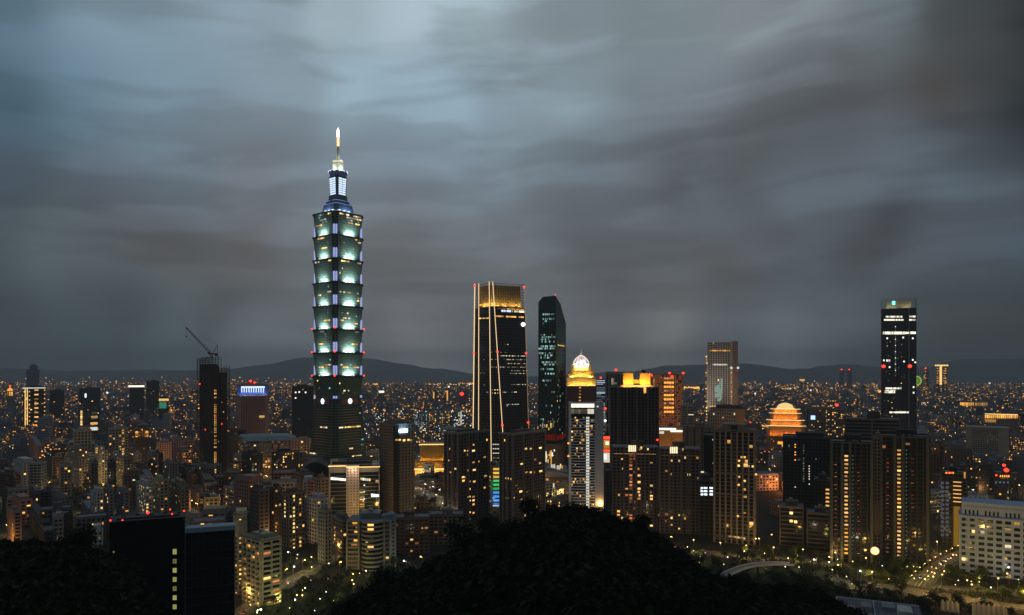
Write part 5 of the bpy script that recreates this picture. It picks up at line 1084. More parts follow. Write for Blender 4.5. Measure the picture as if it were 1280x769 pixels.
for (x0, x1, y0, y1, kd) in ((1202, 1217, 721, 725, 'pale'), (1206, 1211, 722, 728, 'grn'), (1236, 1246, 721, 730, 'softw'), (1265, 1280, 719, 729, 'goldr'), (1262, 1275, 731, 734, 'goldr'), (1226, 1231, 724, 726, 'pale')): b.strip(0, x0, x1, min(y0, 712), min(y1, 716), kd, 'shopfront', 1.5) if y0 < 712 else None

b = plain('narrow black and grey grid tower with a red roof sign and an ochre lit base', 1178, 1178, 1204, 86, 640, 591, 'dark', .0, 3.6, 3.3, .35, .45, dep=20, hut=.4, name='apartment_tower', cat='tower')
for k in range(12): b.strip(0, 1191.5, 1201.5, 602+k*4.9, 603.3+k*4.9, 'amber' if k < 6 else 'dim', 'balcony_light', .6) if k < 6 else None
for k in range(13):
    for c in range(2): b.strip(0, 1175+c*6+1, 1179+c*6+1, 602+k*5.4, 605.4+k*5.4, emi('glow_greyroom', (.28, .3, .34), .22), 'window', .55) if c or 1 else None
b.strip(0, 1192, 1200.5, 633, 690, emi('glow_ochre', (.75, .38, .04), .28), 'lit_shaft', .6)
for k in range(5): b.strip(0, 1182+k*2.2, 1183.4+k*2.2, 590, 592, 'red' if k % 2 else 'orange', 'sign_letter', .8)
b = plain('low brown block with one golden bay, next to the red roof sign', 1196, 1196, 1209, 87, 700, 588, 'brown', .0, dep=20); b.strip(0, 1201, 1207, 590, 598, 'goldr', 'lit_bay', .6)
plain('brown slab with a plain roof in front of the pale hotel slab', 1180, 1180, 1216, 87, 980, 560, 'taupe', .01, 3.5, 3.4, .6, .3, dep=24, hut=.5)
b = Bld('hotel_block', 'pale wide hotel slab with fine rows of windows set behind side piers', 'block', 1208, 1208, 1261, 87, 1300, 534, dep=40)
b.grid(mat('wall_sand2', (.42, .38, .34), .8), GL, 3.4, 3.4, .25, .42, .4, z1=b.h-8, lit={0: .02}, kinds=('white',))
MB().box(-1, b.u(0, 1215), -1.4, b.L, 0, b.h).box(b.u(0, 1248), b.R, -1.4, b.L, 0, b.h).box(0, b.R, -1, b.L, b.h-2.5, b.h+1).box(2, b.R-2, 2, b.L, b.h-8, b.h-2.5).build('side_pier', mat('wall_sand2', (.42, .38, .34)), b.root)
b = plain('dark roofed block with red beacons and blue lamps below the pale hotel slab', 1243, 1243, 1272, 87, 800, 592, 'dark', .02, dep=25, hut=.4)
for (x, y) in ((1255, 581), (1258, 587), (1245, 594)): b.beacon(b.u(0, x), 1, ZZ(y, 800), 1.6 if x != 1258 else 2.4)
for k in range(5): b.strip(0, 1250+k*2.6, 1251.4+k*2.6, 594, 596.5, 'orange', 'window', .6)
for k in range(4): b.strip(0, 1244+k*5, 1246+k*5, 602, 604, emi('glow_dimblue2', (.2, .35, .6), .4), 'window', .6)
plain('brown block with warm dots, wedged between the taller balcony twin and the pale hotel slab', 1163, 1163, 1182, 87, 1000, 556, 'brown', .07, dep=24, kinds=('orange', 'warm', 'yel'))

# ---- black glass office at the west, near
b = Bld('office_block', 'near black glass office with a blue grey roof edge beside the lit cream balconies', 'office block', 232, 232, 293, 90, 400, 663, dep=14)
BK = mat('glass_black', (.005, .006, .007), .25, 0, .2, .1, .3); MB().box(0, b.R, 0, b.L, 0, b.h-1.6).build('glazing', BK, b.root)
MB().box(-.4, b.R+.4, -.4, b.L, b.h-1.6, b.h).box(-.4, b.R+.4, -.4, 0, b.h, b.h+1).build('roof', mat('roof_edge', (.3, .42, .5), .7), b.root)
f = MB()
for k in range(12): f.box(-.15, b.R+.15, -.15, b.L, 2+k*5, 2.5+k*5)
for k in range(9): f.box(b.R*k/8-.1, b.R*k/8+.1, -.25, 0, 0, b.h-2)
f.build('mullion', mat('mullion_black', (.035, .037, .04), .4), b.root)
MB().box(b.R, b.R+.5, -.6, -.1, 0, b.h-2).build('corner_trim', WALL['grey'], b.root)
b = Bld('office_block', 'near black office with a column of olive stair windows and red beacons on its roof', 'office block', 137, 137, 231, 90, 396, 654, dep=18)
MB().box(0, b.R, 0, b.L, 0, b.h).build('wall', BK, b.root); MB().box(-.3, b.R+.3, -.3, b.L, b.h, b.h+.6).box(3, b.R-3, 4, b.L-3, b.h+.6, b.h+1.4).build('roof', mat('roof_black', (.02, .02, .022)), b.root)
for k in range(7):
    for e in (0, 1):
        for g in (0, 1): b.strip(0, 216+e*2.5, 218.2+e*2.5, 687.2+k*11.4+g*3.0+(0 if k else -1), 689.8+k*11.4+g*3.0, emi('glow_olive%d' % (k % 3), (.62, .62, .2), (.5, .22, .6)[k % 3]), 'stair_window', .3)
for k in range(5): b.strip(0, 141, 143.5, 689+k*11, 691+k*11, 'grn', 'stair_window', .3)
for (x, y) in ((137.5, 651.5), (152.8, 652.5), (184.5, 645), (212.5, 643), (230, 646), (215, 649)):
    z = ZZ(y, 396); MB().bar((b.u(0, x), 2, b.h), (b.u(0, x), 2, z), .12).build('mast', DKST, b.root); b.beacon(b.u(0, x), 2, z, .5 if x != 184.5 else .85)

for bb in (b,):
    for k in range(5): MB().box(0, 2, 0, 1.6, 0, 1.5).build('cooling_unit', DKST, bb.root, (5+k*7, 8+R.random()*4, bb.h+.6))
# ---- near roofs at the bottom edge, east
b = Bld('depot', 'low grey flat roofed building seen from above, white plant box on its roof', 'building', 1046, 1046, 1158, 88, 385, 775, dep=40)
MB().box(0, b.R, 0, b.L, 0, b.h).build('wall', WALL['grey'], b.root); MB().box(-.4, b.R+.4, -.4, b.L+.4, b.h, b.h+.4).build('roof', mat('roof_pale', (.13, .14, .155), .8, 0, .25, .3), b.root)
f = MB()
for (x0, x1, y0, y1) in ((-.4, b.R+.4, -.4, 0), (-.4, b.R+.4, b.L, b.L+.4), (-.4, 0, 0, b.L), (b.R*.45, b.R*.46, 0, b.L)): f.box(x0, x1, y0, y1, b.h+.4, b.h+1.4)
f.build('parapet', WALL['white'], b.root)
MB().box(b.R*.72, b.R*.88, 12, 24, b.h+.4, b.h+5).build('plant_room', WALL['white'], b.root); MB().box(b.R*.3, b.R*.42, 20, 30, b.h+.4, b.h+3).box(b.R*.55, b.R*.7, 26, 36, b.h+.4, b.h+2.4).build('plant_room', WALL['grey'], b.root)
for k in range(6): MB().box(0, 1.8, 0, 1.5, 0, 1.4).build('cooling_unit', STEEL, b.root, (4+k*5+R.random()*2, R.uniform(4, 16), b.h+.4))
MB().box(2, 9, 20, 26, b.h+.4, b.h+1).build('skylight', ROOM['dimw'], b.root)
b = Bld('shed', 'long shed of ribbed ochre lit roofs beside the road', 'shed', 1215, 1215, 1262, 88, 425, 772, dep=30)
MB().box(0, b.R, 0, b.L, 0, b.h).build('wall', WALL['tan'], b.root)
f = MB()
for k in range(7): u0 = b.R*k/7; u1 = b.R*(k+1)/7-.5; f.loft([[(u0, y, b.h), (u1, y, b.h), ((u0+u1)/2, y, b.h+1.6)] for y in (-.6, b.L+.6)])
f.build('roof', mat('roof_ochre', (.5, .36, .2), .7), b.root)
b = Bld('shed', 'small ribbed shed roof closest to the flat roofed depot', 'shed', 1176, 1176, 1200, 88, 440, 764, dep=22)
MB().box(0, b.R, 0, b.L, 0, b.h).build('wall', WALL['tan'], b.root)
f = MB()
for k in range(4): u0 = b.R*k/4; u1 = b.R*(k+1)/4-.5; f.loft([[(u0, y, b.h), (u1, y, b.h), ((u0+u1)/2, y, b.h+1.4)] for y in (-.6, b.L+.6)])
f.build('roof', mat('roof_ochre', (.5, .36, .2), .7), b.root)

# ---- curved mall roofs seen between the curved crest tower and the white framed tower
b = Bld('exhibition_hall', 'grey curved roof hall with lit openings, beside the white framed tower', 'hall', 655, 655, 712, 88, 960, 596, dep=80)
MB().box(0, b.R, 0, b.L, 0, b.h).build('wall', WALL['taupe'], b.root)
rf = MB()
for k in range(3): rf.loft([[(b.R*t, k*26+y, b.h+math.sin(math.pi*min(1, t+.12*k))*6+k*3) for t in [q/10 for q in range(11)]]+[(b.R, k*26+y, b.h-1), (0, k*26+y, b.h-1)] for y in (0, 22)])
rf.build('roof', mat('roof_mall', (.34, .33, .36), .6), b.root)
for k in range(12): b.strip(0, 656+k*4.4, 659+k*4.4, R.uniform(598, 616), R.uniform(617, 621), R.choice(['goldr', 'yel', 'orange', 'softw', 'dim']), 'shopfront', .6)
for k in range(8): b.strip(0, 690+k*2, 691.4+k*2, 584+R.random()*4, 590+R.random()*3, R.choice(['yel', 'softw', 'goldr']), 'shopfront', -40)
# ================================================================ facade material for distant blocks
def facade(name, wall, cw=4., ch=3.4, fw=.55, fh=.5, p=.10, st=1.1, world=False, cool=.3):
    if name in _mats: return _mats[name]
    m = bpy.data.materials.new(name); m.use_nodes = True; t = N(m.node_tree); b = m.node_tree.nodes['Principled BSDF']
    tc = t.n('ShaderNodeTexCoord'); so_ = t.n('ShaderNodeSeparateXYZ'); t.put(so_.inputs[0], tc.outputs['Object'])
    sn = t.n('ShaderNodeSeparateXYZ'); t.put(sn.inputs[0], tc.outputs['Normal'])
    isx = t.m('GREATER_THAN', t.m('ABSOLUTE', sn.outputs[0]), t.m('ABSOLUTE', sn.outputs[1]))
    u = t.m('ADD', t.m('MULTIPLY', so_.outputs[1], isx), t.m('MULTIPLY', so_.outputs[0], t.m('SUBTRACT', 1.0, isx)))
    cu = t.m('DIVIDE', u, cw); cv = t.m('DIVIDE', so_.outputs[2], ch)
    fu = t.m('ABSOLUTE', t.m('SUBTRACT', t.m('FRACT', cu), .5)); fv = t.m('ABSOLUTE', t.m('SUBTRACT', t.m('FRACT', cv), .5))
    side = t.m('LESS_THAN', t.m('ABSOLUTE', sn.outputs[2]), .5)
    mask = t.m('MULTIPLY', t.m('MULTIPLY', t.m('LESS_THAN', fu, fw/2), t.m('LESS_THAN', fv, fh/2)), side)
    oi = t.n('ShaderNodeObjectInfo'); cb = t.n('ShaderNodeCombineXYZ'); t.put(cb.inputs[0], t.m('FLOOR', cu)); t.put(cb.inputs[1], t.m('FLOOR', cv))
    seed = t.m('ADD', t.m('MULTIPLY', oi.outputs['Random'], 97.0), t.m('MULTIPLY', isx, 31.0))
    if world:
        seed = t.m('ADD', seed, t.m('FLOOR', t.m('DIVIDE', so_.outputs[1], 23.0)))
    t.put(cb.inputs[2], seed)
    wn = t.n('ShaderNodeTexWhiteNoise', noise_dimensions='3D'); t.put(wn.inputs['Vector'], cb.outputs[0]); sc_ = t.n('ShaderNodeSeparateColor'); t.put(sc_.inputs[0], wn.outputs['Color'])
    # some blocks are awake, some asleep
    cell = t.n('ShaderNodeTexWhiteNoise', noise_dimensions='1D')
    if world: t.put(cell.inputs['W'], t.m('ADD', t.m('FLOOR', t.m('DIVIDE', so_.outputs[0], 41.0)), t.m('MULTIPLY', t.m('FLOOR', t.m('DIVIDE', so_.outputs[1], 67.0)), 7.31)))
    else: t.put(cell.inputs['W'], t.m('MULTIPLY', oi.outputs['Random'], 53.0))
    pv = t.m('MULTIPLY', t.m('POWER', cell.outputs['Value'], 2.0), p*2.6)
    lit = t.m('MULTIPLY', t.m('LESS_THAN', wn.outputs['Value'], pv), mask)
    cr = t.n('ShaderNodeValToRGB'); cr.color_ramp.interpolation = 'CONSTANT'; e = cr.color_ramp.elements
    cols = [(0, (1, .42, .07)), (.35, (1, .62, .2)), (.45+.35*(1-cool), (1, .85, .6)), (.84, (.7, .88, 1)), (.97, (.15, .55, 1))]
    e[0].position, e[0].color = 0, (*cols[0][1], 1); e[1].position, e[1].color = cols[1][0], (*cols[1][1], 1)
    for q, c in cols[2:]: x = e.new(q); x.color = (*c, 1)
    t.put(cr.inputs[0], sc_.outputs[0])
    wv = t.n('ShaderNodeTexWhiteNoise', noise_dimensions='1D'); t.put(wv.inputs['W'], t.m('ADD', t.m('MULTIPLY', cell.outputs['Value'], 771.0), 3.0))
    w2 = t.mix(wv.outputs['Value'], tuple(x*.45 for x in wall), tuple(min(1, x*1.5) for x in wall))
    if world: w2 = t.mix(t.m('MULTIPLY', cell.outputs['Value'], .5), w2, (.30, .19, .16))
    rf = t.mix(side, (.2, .21, .23), w2); bc = t.mix(t.m('MULTIPLY', mask, .92), rf, (.02, .025, .03))
    t.put(b.inputs['Base Color'], bc); b.inputs['Roughness'].default_value = .8; b.inputs['Specular IOR Level'].default_value = .15
    t.put(b.inputs['Emission Color'], cr.outputs[0]); t.put(b.inputs['Emission Strength'], t.m('MULTIPLY', lit, t.m('MULTIPLY_ADD', t.m('POWER', sc_.outputs[1], 2.0), st, st*.25)))
    m.cycles.emission_sampling = 'NONE'; _mats[name] = m; return m

# ================================================================ ground, hills, haze
g = MB().quad; mb = MB(); mb.quad((-26500, -290, 0), (26500, -290, 0), (26500, 21500, 0), (-26500, 21500, 0))
gm_ = mat('ground_dark', (.018, .02, .016), .9, 0, .4, .01); o = mb.build('ground', gm_); o['kind'] = 'structure'
def ridge(name, Y, pts, depth, seed, col):
    rr = random.Random(seed); ph = [rr.random()*6 for _ in range(6)]; V = []; nx, ny = 220, 10
    x0, x1 = pts[0][0], pts[-1][0]
    def prof(px):
        for (a, ya), (b_, yb) in zip(pts, pts[1:]):
            if a <= px <= b_:
                t = (px-a)/(b_-a); t = t*t*(3-2*t); return ya+(yb-ya)*t
        return pts[-1][1]
    for j in range(ny):
        v = j/(ny-1); up = math.sin(math.pi*min(1, v*.5+.0)) if v < 1 else 1; up = math.sin(math.pi/2*v)
        for i in range(nx):
            px = x0+(x1-x0)*i/(nx-1); yy = Y-depth*(1-v); top = ZZ(prof(px), Y)
            nz = sum(math.sin(px*.02*(k+1)*1.7+ph[k]+v*3*k)*(14/(k+1)) for k in range(6))
            nz += sum(math.sin(px*.31*(k+1)+ph[k]*2+v*9)*(5/(k+1)) for k in range(3))
            V.append((XX(px, Y), yy+nz*4, max(-5, (top+nz*.8)*up-5 if v else -5)))
    m = MB(); m.v = V
    for j in range(ny-1):
        for i in range(nx-1): a = j*nx+i; m.f.append((a, a+1, a+nx+1, a+nx)); m.m.append(0)
    k = len(m.v)
    for i in range(nx): x, y, z = V[(ny-1)*nx+i]; m.v.append((x, y+depth, -5))
    for i in range(nx-1): a = (ny-1)*nx+i; m.f.append((a, a+1, k+i+1, k+i)); m.m.append(0)
    o = m.build(name, mat('hazed_forest_'+name, col, .95, 0, .3, .002)); o['kind'] = 'structure'  # forest colour lightened so that haze fade is painted into the ridges
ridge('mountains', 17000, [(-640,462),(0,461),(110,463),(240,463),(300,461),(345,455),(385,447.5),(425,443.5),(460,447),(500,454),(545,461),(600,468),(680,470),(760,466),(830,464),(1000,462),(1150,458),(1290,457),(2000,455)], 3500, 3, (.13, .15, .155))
ridge('hills', 13000, [(-700,473),(400,474),(640,473),(740,467),(790,463),(830,458),(880,456),(930,454),(955,457),(975,461),(1000,460),(1012,462),(1032,457.5),(1055,455.5),(1085,458),(1130,461),(1165,457),(1205,450.5),(1240,449),(1290,448),(1500,452),(2000,458)], 2600, 5, (.11, .125, .125))
hm = bpy.data.materials.new('haze'); hm.use_nodes = True; hn = hm.node_tree; hn.nodes.clear()
pv = hn.nodes.new('ShaderNodeVolumePrincipled'); pv.inputs['Color'].default_value = (.8, .88, .95, 1); pv.inputs['Density'].default_value = HAZE
ou = hn.nodes.new('ShaderNodeOutputMaterial'); hn.links.new(pv.outputs[0], ou.inputs['Volume'])
if HAZE > 0:
    ho = MB().box(-27000, 27000, -299, 22000, -9, 780).build('haze', hm); ho['kind'] = 'stuff'

# ================================================================ the wooded hill in front
CR = [(-60,668),(0,670),(50,672),(100,678),(135,690),(160,700),(200,760),(270,800),(330,815),(395,790),(440,745),(480,720),(520,706),(550,692),(575,676),(600,664),(640,648),(670,634),(700,628),(735,630),(770,645),(800,658),(830,674),(860,695),(900,716),(950,726),(1000,736),(1040,748),(1090,775),(1150,800),(1290,830),(1400,830)]
def crest(px):
    px = max(CR[0][0], min(CR[-1][0], px))
    for (a, ya), (b_, yb) in zip(CR, CR[1:]):
        if a <= px <= b_: return ya+(yb-ya)*(px-a)/(b_-a)
    return 830
def hz_(X, Y):
    px = 640+X/max(Y, 110)*F; zc = 150-(crest(px)-HY)*300/F-10
    if Y <= 300: t = max(0, (Y+30))/330; z = 112+(zc-112)*t+2.5*math.sin(X*.06+Y*.04)+1.5*math.sin(Y*.11-X*.09)
    else: t = min(1, (Y-300)/95); t = t*t*(3-2*t); z = zc*(1-t)
    return z
m = MB(); xs = [i*9-470 for i in range(105)]; ys = [-60+j*9 for j in range(53)]
for y in ys:
    for x in xs: m.v.append((x, y, hz_(x, y)-1.0))
for j in range(len(ys)-1):
    for i in range(len(xs)-1): a = j*len(xs)+i; m.f.append((a, a+1, a+len(xs)+1, a+len(xs))); m.m.append(0)
o = m.build('hill', mat('hill_soil', (.02, .022, .014), .95, 0, .3, .1)); o['kind'] = 'structure'

LEAF = [mat('leaf_a', (.045, .07, .022), .7, 0, .35, .6), mat('leaf_b', (.06, .075, .025), .7, 0, .35, .6), mat('leaf_unlit', (.02, .027, .012), .85, 0, .35, .3, .1)]  # last leaf is a darker copy; lack of lamplight is put into its colour
BARK = mat('bark', (.05, .04, .03), .9)
nr = np.random.default_rng(5)
def leaf_cloud(n, rx, rz, size, lobes=7):
    """leaf clumps on and inside several lobes: an uneven crown with gaps"""
    c = nr.normal(size=(lobes, 3)); c /= np.linalg.norm(c, axis=1)[:, None]; c *= np.array([rx*.55, rx*.55, rz*.5])*nr.uniform(.5, 1.1, (lobes, 1)); r = nr.uniform(.38, .62, lobes)*rx
    k = nr.integers(0, lobes, n); d = nr.normal(size=(n, 3)); d /= np.linalg.norm(d, axis=1)[:, None]
    p = c[k]+d*(r[k]*nr.uniform(.55, 1.05, n)**.5)[:, None]*np.array([1, 1, rz/rx*.9])
    a = nr.normal(size=(n, 3)); a /= np.linalg.norm(a, axis=1)[:, None]; b_ = np.cross(a, nr.normal(size=(n, 3))); b_ /= np.linalg.norm(b_, axis=1)[:, None]
    s = (size*nr.uniform(.5, 1.2, n))[:, None]
    V = np.stack([p-a*s, p-b_*s*.6, p+a*s, p+b_*s*.6], 1).reshape(-1, 3)
    return V
def np_mesh(name, V, mats, mi=None):
    me = bpy.data.meshes.new(name); n = len(V)//4
    me.vertices.add(len(V)); me.vertices.foreach_set('co', V.astype(np.float32).ravel()); me.loops.add(4*n); me.loops.foreach_set('vertex_index', np.arange(4*n, dtype=np.int32))
    me.polygons.add(n); me.polygons.foreach_set('loop_start', np.arange(0, 4*n, 4, dtype=np.int32)); me.polygons.foreach_set('loop_total', np.full(n, 4, np.int32))
    for q in mats: me.materials.append(q)
    if mi is not None: me.polygons.foreach_set('material_index', mi)
    me.update(calc_edges=True); return me
crowns = {}
def trunk_mesh(h):
    t = MB(); t.loft([[(r_*math.cos(a_*1.047), r_*math.sin(a_*1.047), z) for a_ in range(6)] for r_, z in ((.32, 0), (.22, h*.45), (.1, h*.8))])
    for k in range(5): a_ = k*1.26; t.bar((0, 0, h*(.35+.05*k)), (math.cos(a_)*h*.24, math.sin(a_)*h*.24, h*(.62+.05*k)), .08)
    return t.mesh('trunk', BARK)
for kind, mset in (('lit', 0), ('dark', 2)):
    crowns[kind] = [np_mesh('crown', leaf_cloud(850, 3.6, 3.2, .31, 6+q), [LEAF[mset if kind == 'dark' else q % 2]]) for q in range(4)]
TR = trunk_mesh(8.)
def tree(x, y, z, s, kind, label, group):
    r = empty('tree', (x, y, z), R.random()*6.28); r.scale = (s*R.uniform(.85, 1.2), s*R.uniform(.85, 1.2), s*R.uniform(.85, 1.15)); tag(r, label, 'tree', group)
    t = bpy.data.objects.new('trunk', TR); COL.objects.link(t); t.parent = r
    c = bpy.data.objects.new('crown', R.choice(crowns[kind])); COL.objects.link(c); c.parent = r; c.location = (0, 0, 5.9)
# forest mass
pts = []
for _ in range(16000):
    Y = 60+R.random()**.75*330; px = R.uniform(-90, 1150); X = XX(px, Y)
    if crest(px) > 775 and Y > 240: continue
    if Y > 325 and not (px < 120): continue
    if 137 < px < 300 and Y > 350: continue
    pts.append((X, Y))
base_clouds = [leaf_cloud(150, 3.8, 3.2, .8, 5) for _ in range(6)]
keep = []; cellset = {}
for X, Y in pts:
    s = 3.9 if Y > 150 else 3.4; k = (int(X/s), int(Y/s))
    if k in cellset: continue
    cellset[k] = 1; keep.append((X, Y))
keep = keep[:3600]
VV = np.concatenate([base_clouds[i % 6]*R.choice([.8, 1, 1.2, 1.3, 1.7])+np.array([X, Y, hz_(X, Y)+5.2]) for i, (X, Y) in enumerate(keep)])
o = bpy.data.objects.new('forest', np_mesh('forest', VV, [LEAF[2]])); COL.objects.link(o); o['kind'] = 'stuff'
px = -10
while px < 1065:
    if 140 < px < 428: px = 428
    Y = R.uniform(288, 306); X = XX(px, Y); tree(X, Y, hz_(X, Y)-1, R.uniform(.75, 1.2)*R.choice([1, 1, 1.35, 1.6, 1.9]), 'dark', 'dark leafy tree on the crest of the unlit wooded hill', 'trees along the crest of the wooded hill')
    px += R.uniform(7, 19)

# ================================================================ roads, lamps, cars
ROADM = mat('asphalt', (.06, .058, .055), .75, 0, .2, .2); PAVE = mat("pavement", (.08, .078, .07), .85, 0, .15, .3); PAINT = mat('road_paint', (.7, .68, .6), .6, 0, .1)
def gp(px, py, z=0.): Y = (H-z)*F/(py-HY); return Vector((XX(px, Y), Y, z))
def smooth(P_, n=14):
    out = []
    for i in range(len(P_)-1):
        p0, p1, p2, p3 = P_[max(0, i-1)], P_[i], P_[i+1], P_[min(len(P_)-1, i+2)]
        for k in range(n): t = k/n; out.append(.5*((2*p1)+(-p0+p2)*t+(2*p0-5*p1+4*p2-p3)*t*t+(-p0+3*p1-3*p2+p3)*t**3))
    return out+[P_[-1]]
def ribbon(mb, P_, o0, o1, dz0, dz1, m=0):
    L_ = []
    for i, p in enumerate(P_):
        d = (P_[min(i+1, len(P_)-1)]-P_[max(i-1, 0)]); d.z = 0; d.normalize(); n = Vector((-d.y, d.x, 0)); L_.append((p+n*o0, p+n*o1))
    mb.loft([[(a.x, a.y, a.z+dz0), (b_.x, b_.y, b_.z+dz0), (b_.x, b_.y, b_.z+dz1), (a.x, a.y, a.z+dz1)] for a, b_ in L_], m)
def road(P_, w_, name='road', z=.03):
    P_ = smooth(P_); mb = MB(); ribbon(mb, P_, -w_/2, w_/2, -.02+z, z); o = mb.build(name, ROADM); o['kind'] = 'structure'
    k = MB(); ribbon(k, P_, w_/2, w_/2+3, 0, .14); ribbon(k, P_, -w_/2-3, -w_/2, 0, .14); o = k.build('pavement', PAVE); o['kind'] = 'structure'
    l = MB(); ribbon(l, P_, -.12, .12, z+.004, z+.012)
    for e in (-w_/4, w_/4):
        for i in range(0, len(P_)-1, 2): ribbon(l, P_[i:i+2], e-.1, e+.1, z+.004, z+.012)
    o = l.build('road_markings', PAINT); o['kind'] = 'structure'; return P_
rA = road([gp(1030,722), gp(1078,733), gp(1120,738), gp(1165,746), gp(1215,752), gp(1290,762), gp(1400,772)], 20)
rA2 = road([gp(1165,735), gp(1215,738), gp(1290,744), gp(1400,750)], 9)
rC = road([gp(1148,733), gp(1160,720), gp(1185,703), gp(1215,688)], 10, z=.05)
rB = road([gp(770,673), gp(840,686), gp(880,691), gp(930,697), gp(985,701), gp(1040,706), gp(1090,716)], 13)
rL = road([gp(290,775), gp(345,738), gp(400,708), gp(440,690), gp(475,678)], 9)
rM = road([gp(250,660), gp(300,650), gp(345,655), gp(410,665)], 9)
rN = road([gp(455,600), gp(530,615), gp(560,640), gp(545,668)], 12)
fl = smooth([gp(903,722,6), gp(912,716,7.5), gp(930,709,8), gp(950,705.5,8), gp(972,704.5,7.5), gp(990,705.5,6)])
f = MB(); ribbon(f, fl, -2.7, 2.7, -.8, 0); fo = f.build('flyover', mat('concrete_deck', (.3, .29, .26), .8)); tag(fo, 'curved white edged flyover bridge crossing above the lit road', 'bridge')
for e in (-3.0, 2.7): f = MB(); ribbon(f, fl, e, e+.3, -.8, 1.0); f.build('parapet', mat('parapet_white', (.75, .74, .68), .7), fo)
for i in range(4, len(fl), 12): MB().lathe(0, 0, [(.8, 0), (.8, fl[i].z-.8)], 10).build('pier', PAVE, fo, (fl[i].x, fl[i].y, 0))
poleM = mat('lamp_pole', (.2, .2, .2), .5, .5)
pm = MB().bar((0, 0, 0), (0, 0, 8.4), .11, 0, 6).mesh('pole', poleM); am = MB().bar((0, 0, 8.3), (1.6, 0, 8.8), .08, 0, 5).mesh('arm', poleM)
hm_ = {k: MB().lathe(1.7, 0, [(.15, 8.35), (.48, 8.5), (.52, 8.8), (.2, 9.1)], 8).mesh('lamp_head', E_[k]) for k in ('lamp', 'lampw')}
nl = [0]
def lamp(p, rz, label, group, kind='lamp', power=0, s=1.0, cat='street lamp', col=None):
    r = empty('street_lamp', p, rz); tag(r, label, cat, group); r.scale = (s, s, s)
    for nm, me in (('pole', pm), ('arm', am), ('lamp_head', hm_[kind])):
        o = bpy.data.objects.new(nm, me); COL.objects.link(o); o.parent = r
    if power:
        point((p[0], p[1], p[2]+8.0*s), col or ((1, .58, .14) if kind == 'lamp' else (1, .88, .6)), power, .6); nl[0] += 1
def along(P_, step, off, label, group, kind='lamp', power=0, start=0., s=1.):
    d = start
    for a, b_ in zip(P_, P_[1:]):
        L_ = (b_-a).length
        while d < L_:
            t = d/L_; p = a+(b_-a)*t; q = (b_-a).normalized(); n = Vector((-q.y, q.x, 0))
            lamp(p+n*off, math.atan2(-n.y*off, -n.x*off), label, group, kind, power, s); d += step
        d -= L_
along(rA, 30, 12, 'tall amber street lamp lining the broad road below the white slab', 'amber lamps along the broad road', 'lamp', 7000, 5)
along(rA2, 34, 6, 'amber street lamp on the side lane in front of the white slab', 'amber lamps along the side lane', 'lamp', 900, 8)
along(rC, 14, 6, 'amber lamp in the double row climbing the street beside the balcony twins', 'lamps of the double row street', 'lamp', 700, 4, .7); along(rC, 14, -6, 'amber lamp in the double row climbing the street beside the balcony twins', 'lamps of the double row street', 'lamp', 0, 9, .7)
along(rB, 22, 7.5, 'amber street lamp along the road behind the flyover', 'amber lamps behind the flyover', 'lamp', 2600, 10)
along(rL, 26, 5.5, 'amber street lamp among trees near the cream balcony block', 'lamps among trees by the cream balcony block', 'lamp', 3200, 6)
along(rM, 30, 5.5, 'amber street lamp in the lane between the brown black towers', 'lamps between the brown black towers', 'lamp', 2600, 6)
along(rN, 26, 7, 'white street lamp on the plaza road by the gold hall', 'white lamps by the gold hall', 'lampw', 2600, 6)
lamp(tuple(gp(321.5, 785)), 0, 'dazzling white yellow lamp among green trees under the cream balcony block', None, 'lampw', 14000, 1.25, col=(.95, .95, .4))
for (px, py, k, pw, lb) in ((367,724,'lampw',1500,'white lamp in the garden below the brown black towers'),(363,705,'lampw',2500,'bluish white lamp at the foot of the landing lights column'),(257,628,'lamp',9000,'blazing amber lamp over a forecourt beside the rust brown slab'),(334,603,'lamp',16000,'cluster of blazing amber lights by the tower with yellow windows'),(8,668,'lamp',6000,'amber lamp blazing at the foot of the small pink block'),(424,718,'lamp',2500,'amber lamp at the garden gate of the round balconied block'),(508,717,'lampw',2500,'white lamp cluster at the edge of the wooded hill'),(528,712,'lamp',2500,'orange lamp below the flat roofed brown block'),
    (527,592,'lampw',6000,'white lamp shining at the corner of the gold hall'),(541,612,'lampw',7000,'bright white plaza lamp before the gold hall'),(558,642,'lamp',3500,'amber lamp at the foot of the square roofed dark tower'),(700,632,'lamp',1800,'amber lamp beside the curved mall roofs'),(690,628,'lamp',4000,'amber lamp beneath the curved mall roofs'),(1262,735,'lamp',1500,'amber globe lamp by the gate of the white slab'),(1258,726,'lampw',400,'cream globe lamp in front of the white slab'),(822,690,'lampw',3000,'pale lamp under a white canopy by the road'),(1077,730,'lampw',5000,'pale green white lamp inside the leafy corner of the road'),(1020,715,'lampw',2000,'white lamp hidden in trees below the gold balcony tower'),(1040,712,'lamp',2200,'amber lamp at the foot of the gold balcony tower'),
    (60,612,'lamp',2500,'amber lamp on the park lane under the beige stepped block'),(75,608,'lamp',3000,'amber lamp at the bend of the park lane'),(240,655,'lamp',4000,'amber lamp glowing behind the black glass office')):
    lamp(tuple(gp(px, py)), R.random()*6, lb, None, k, pw, 1.1)
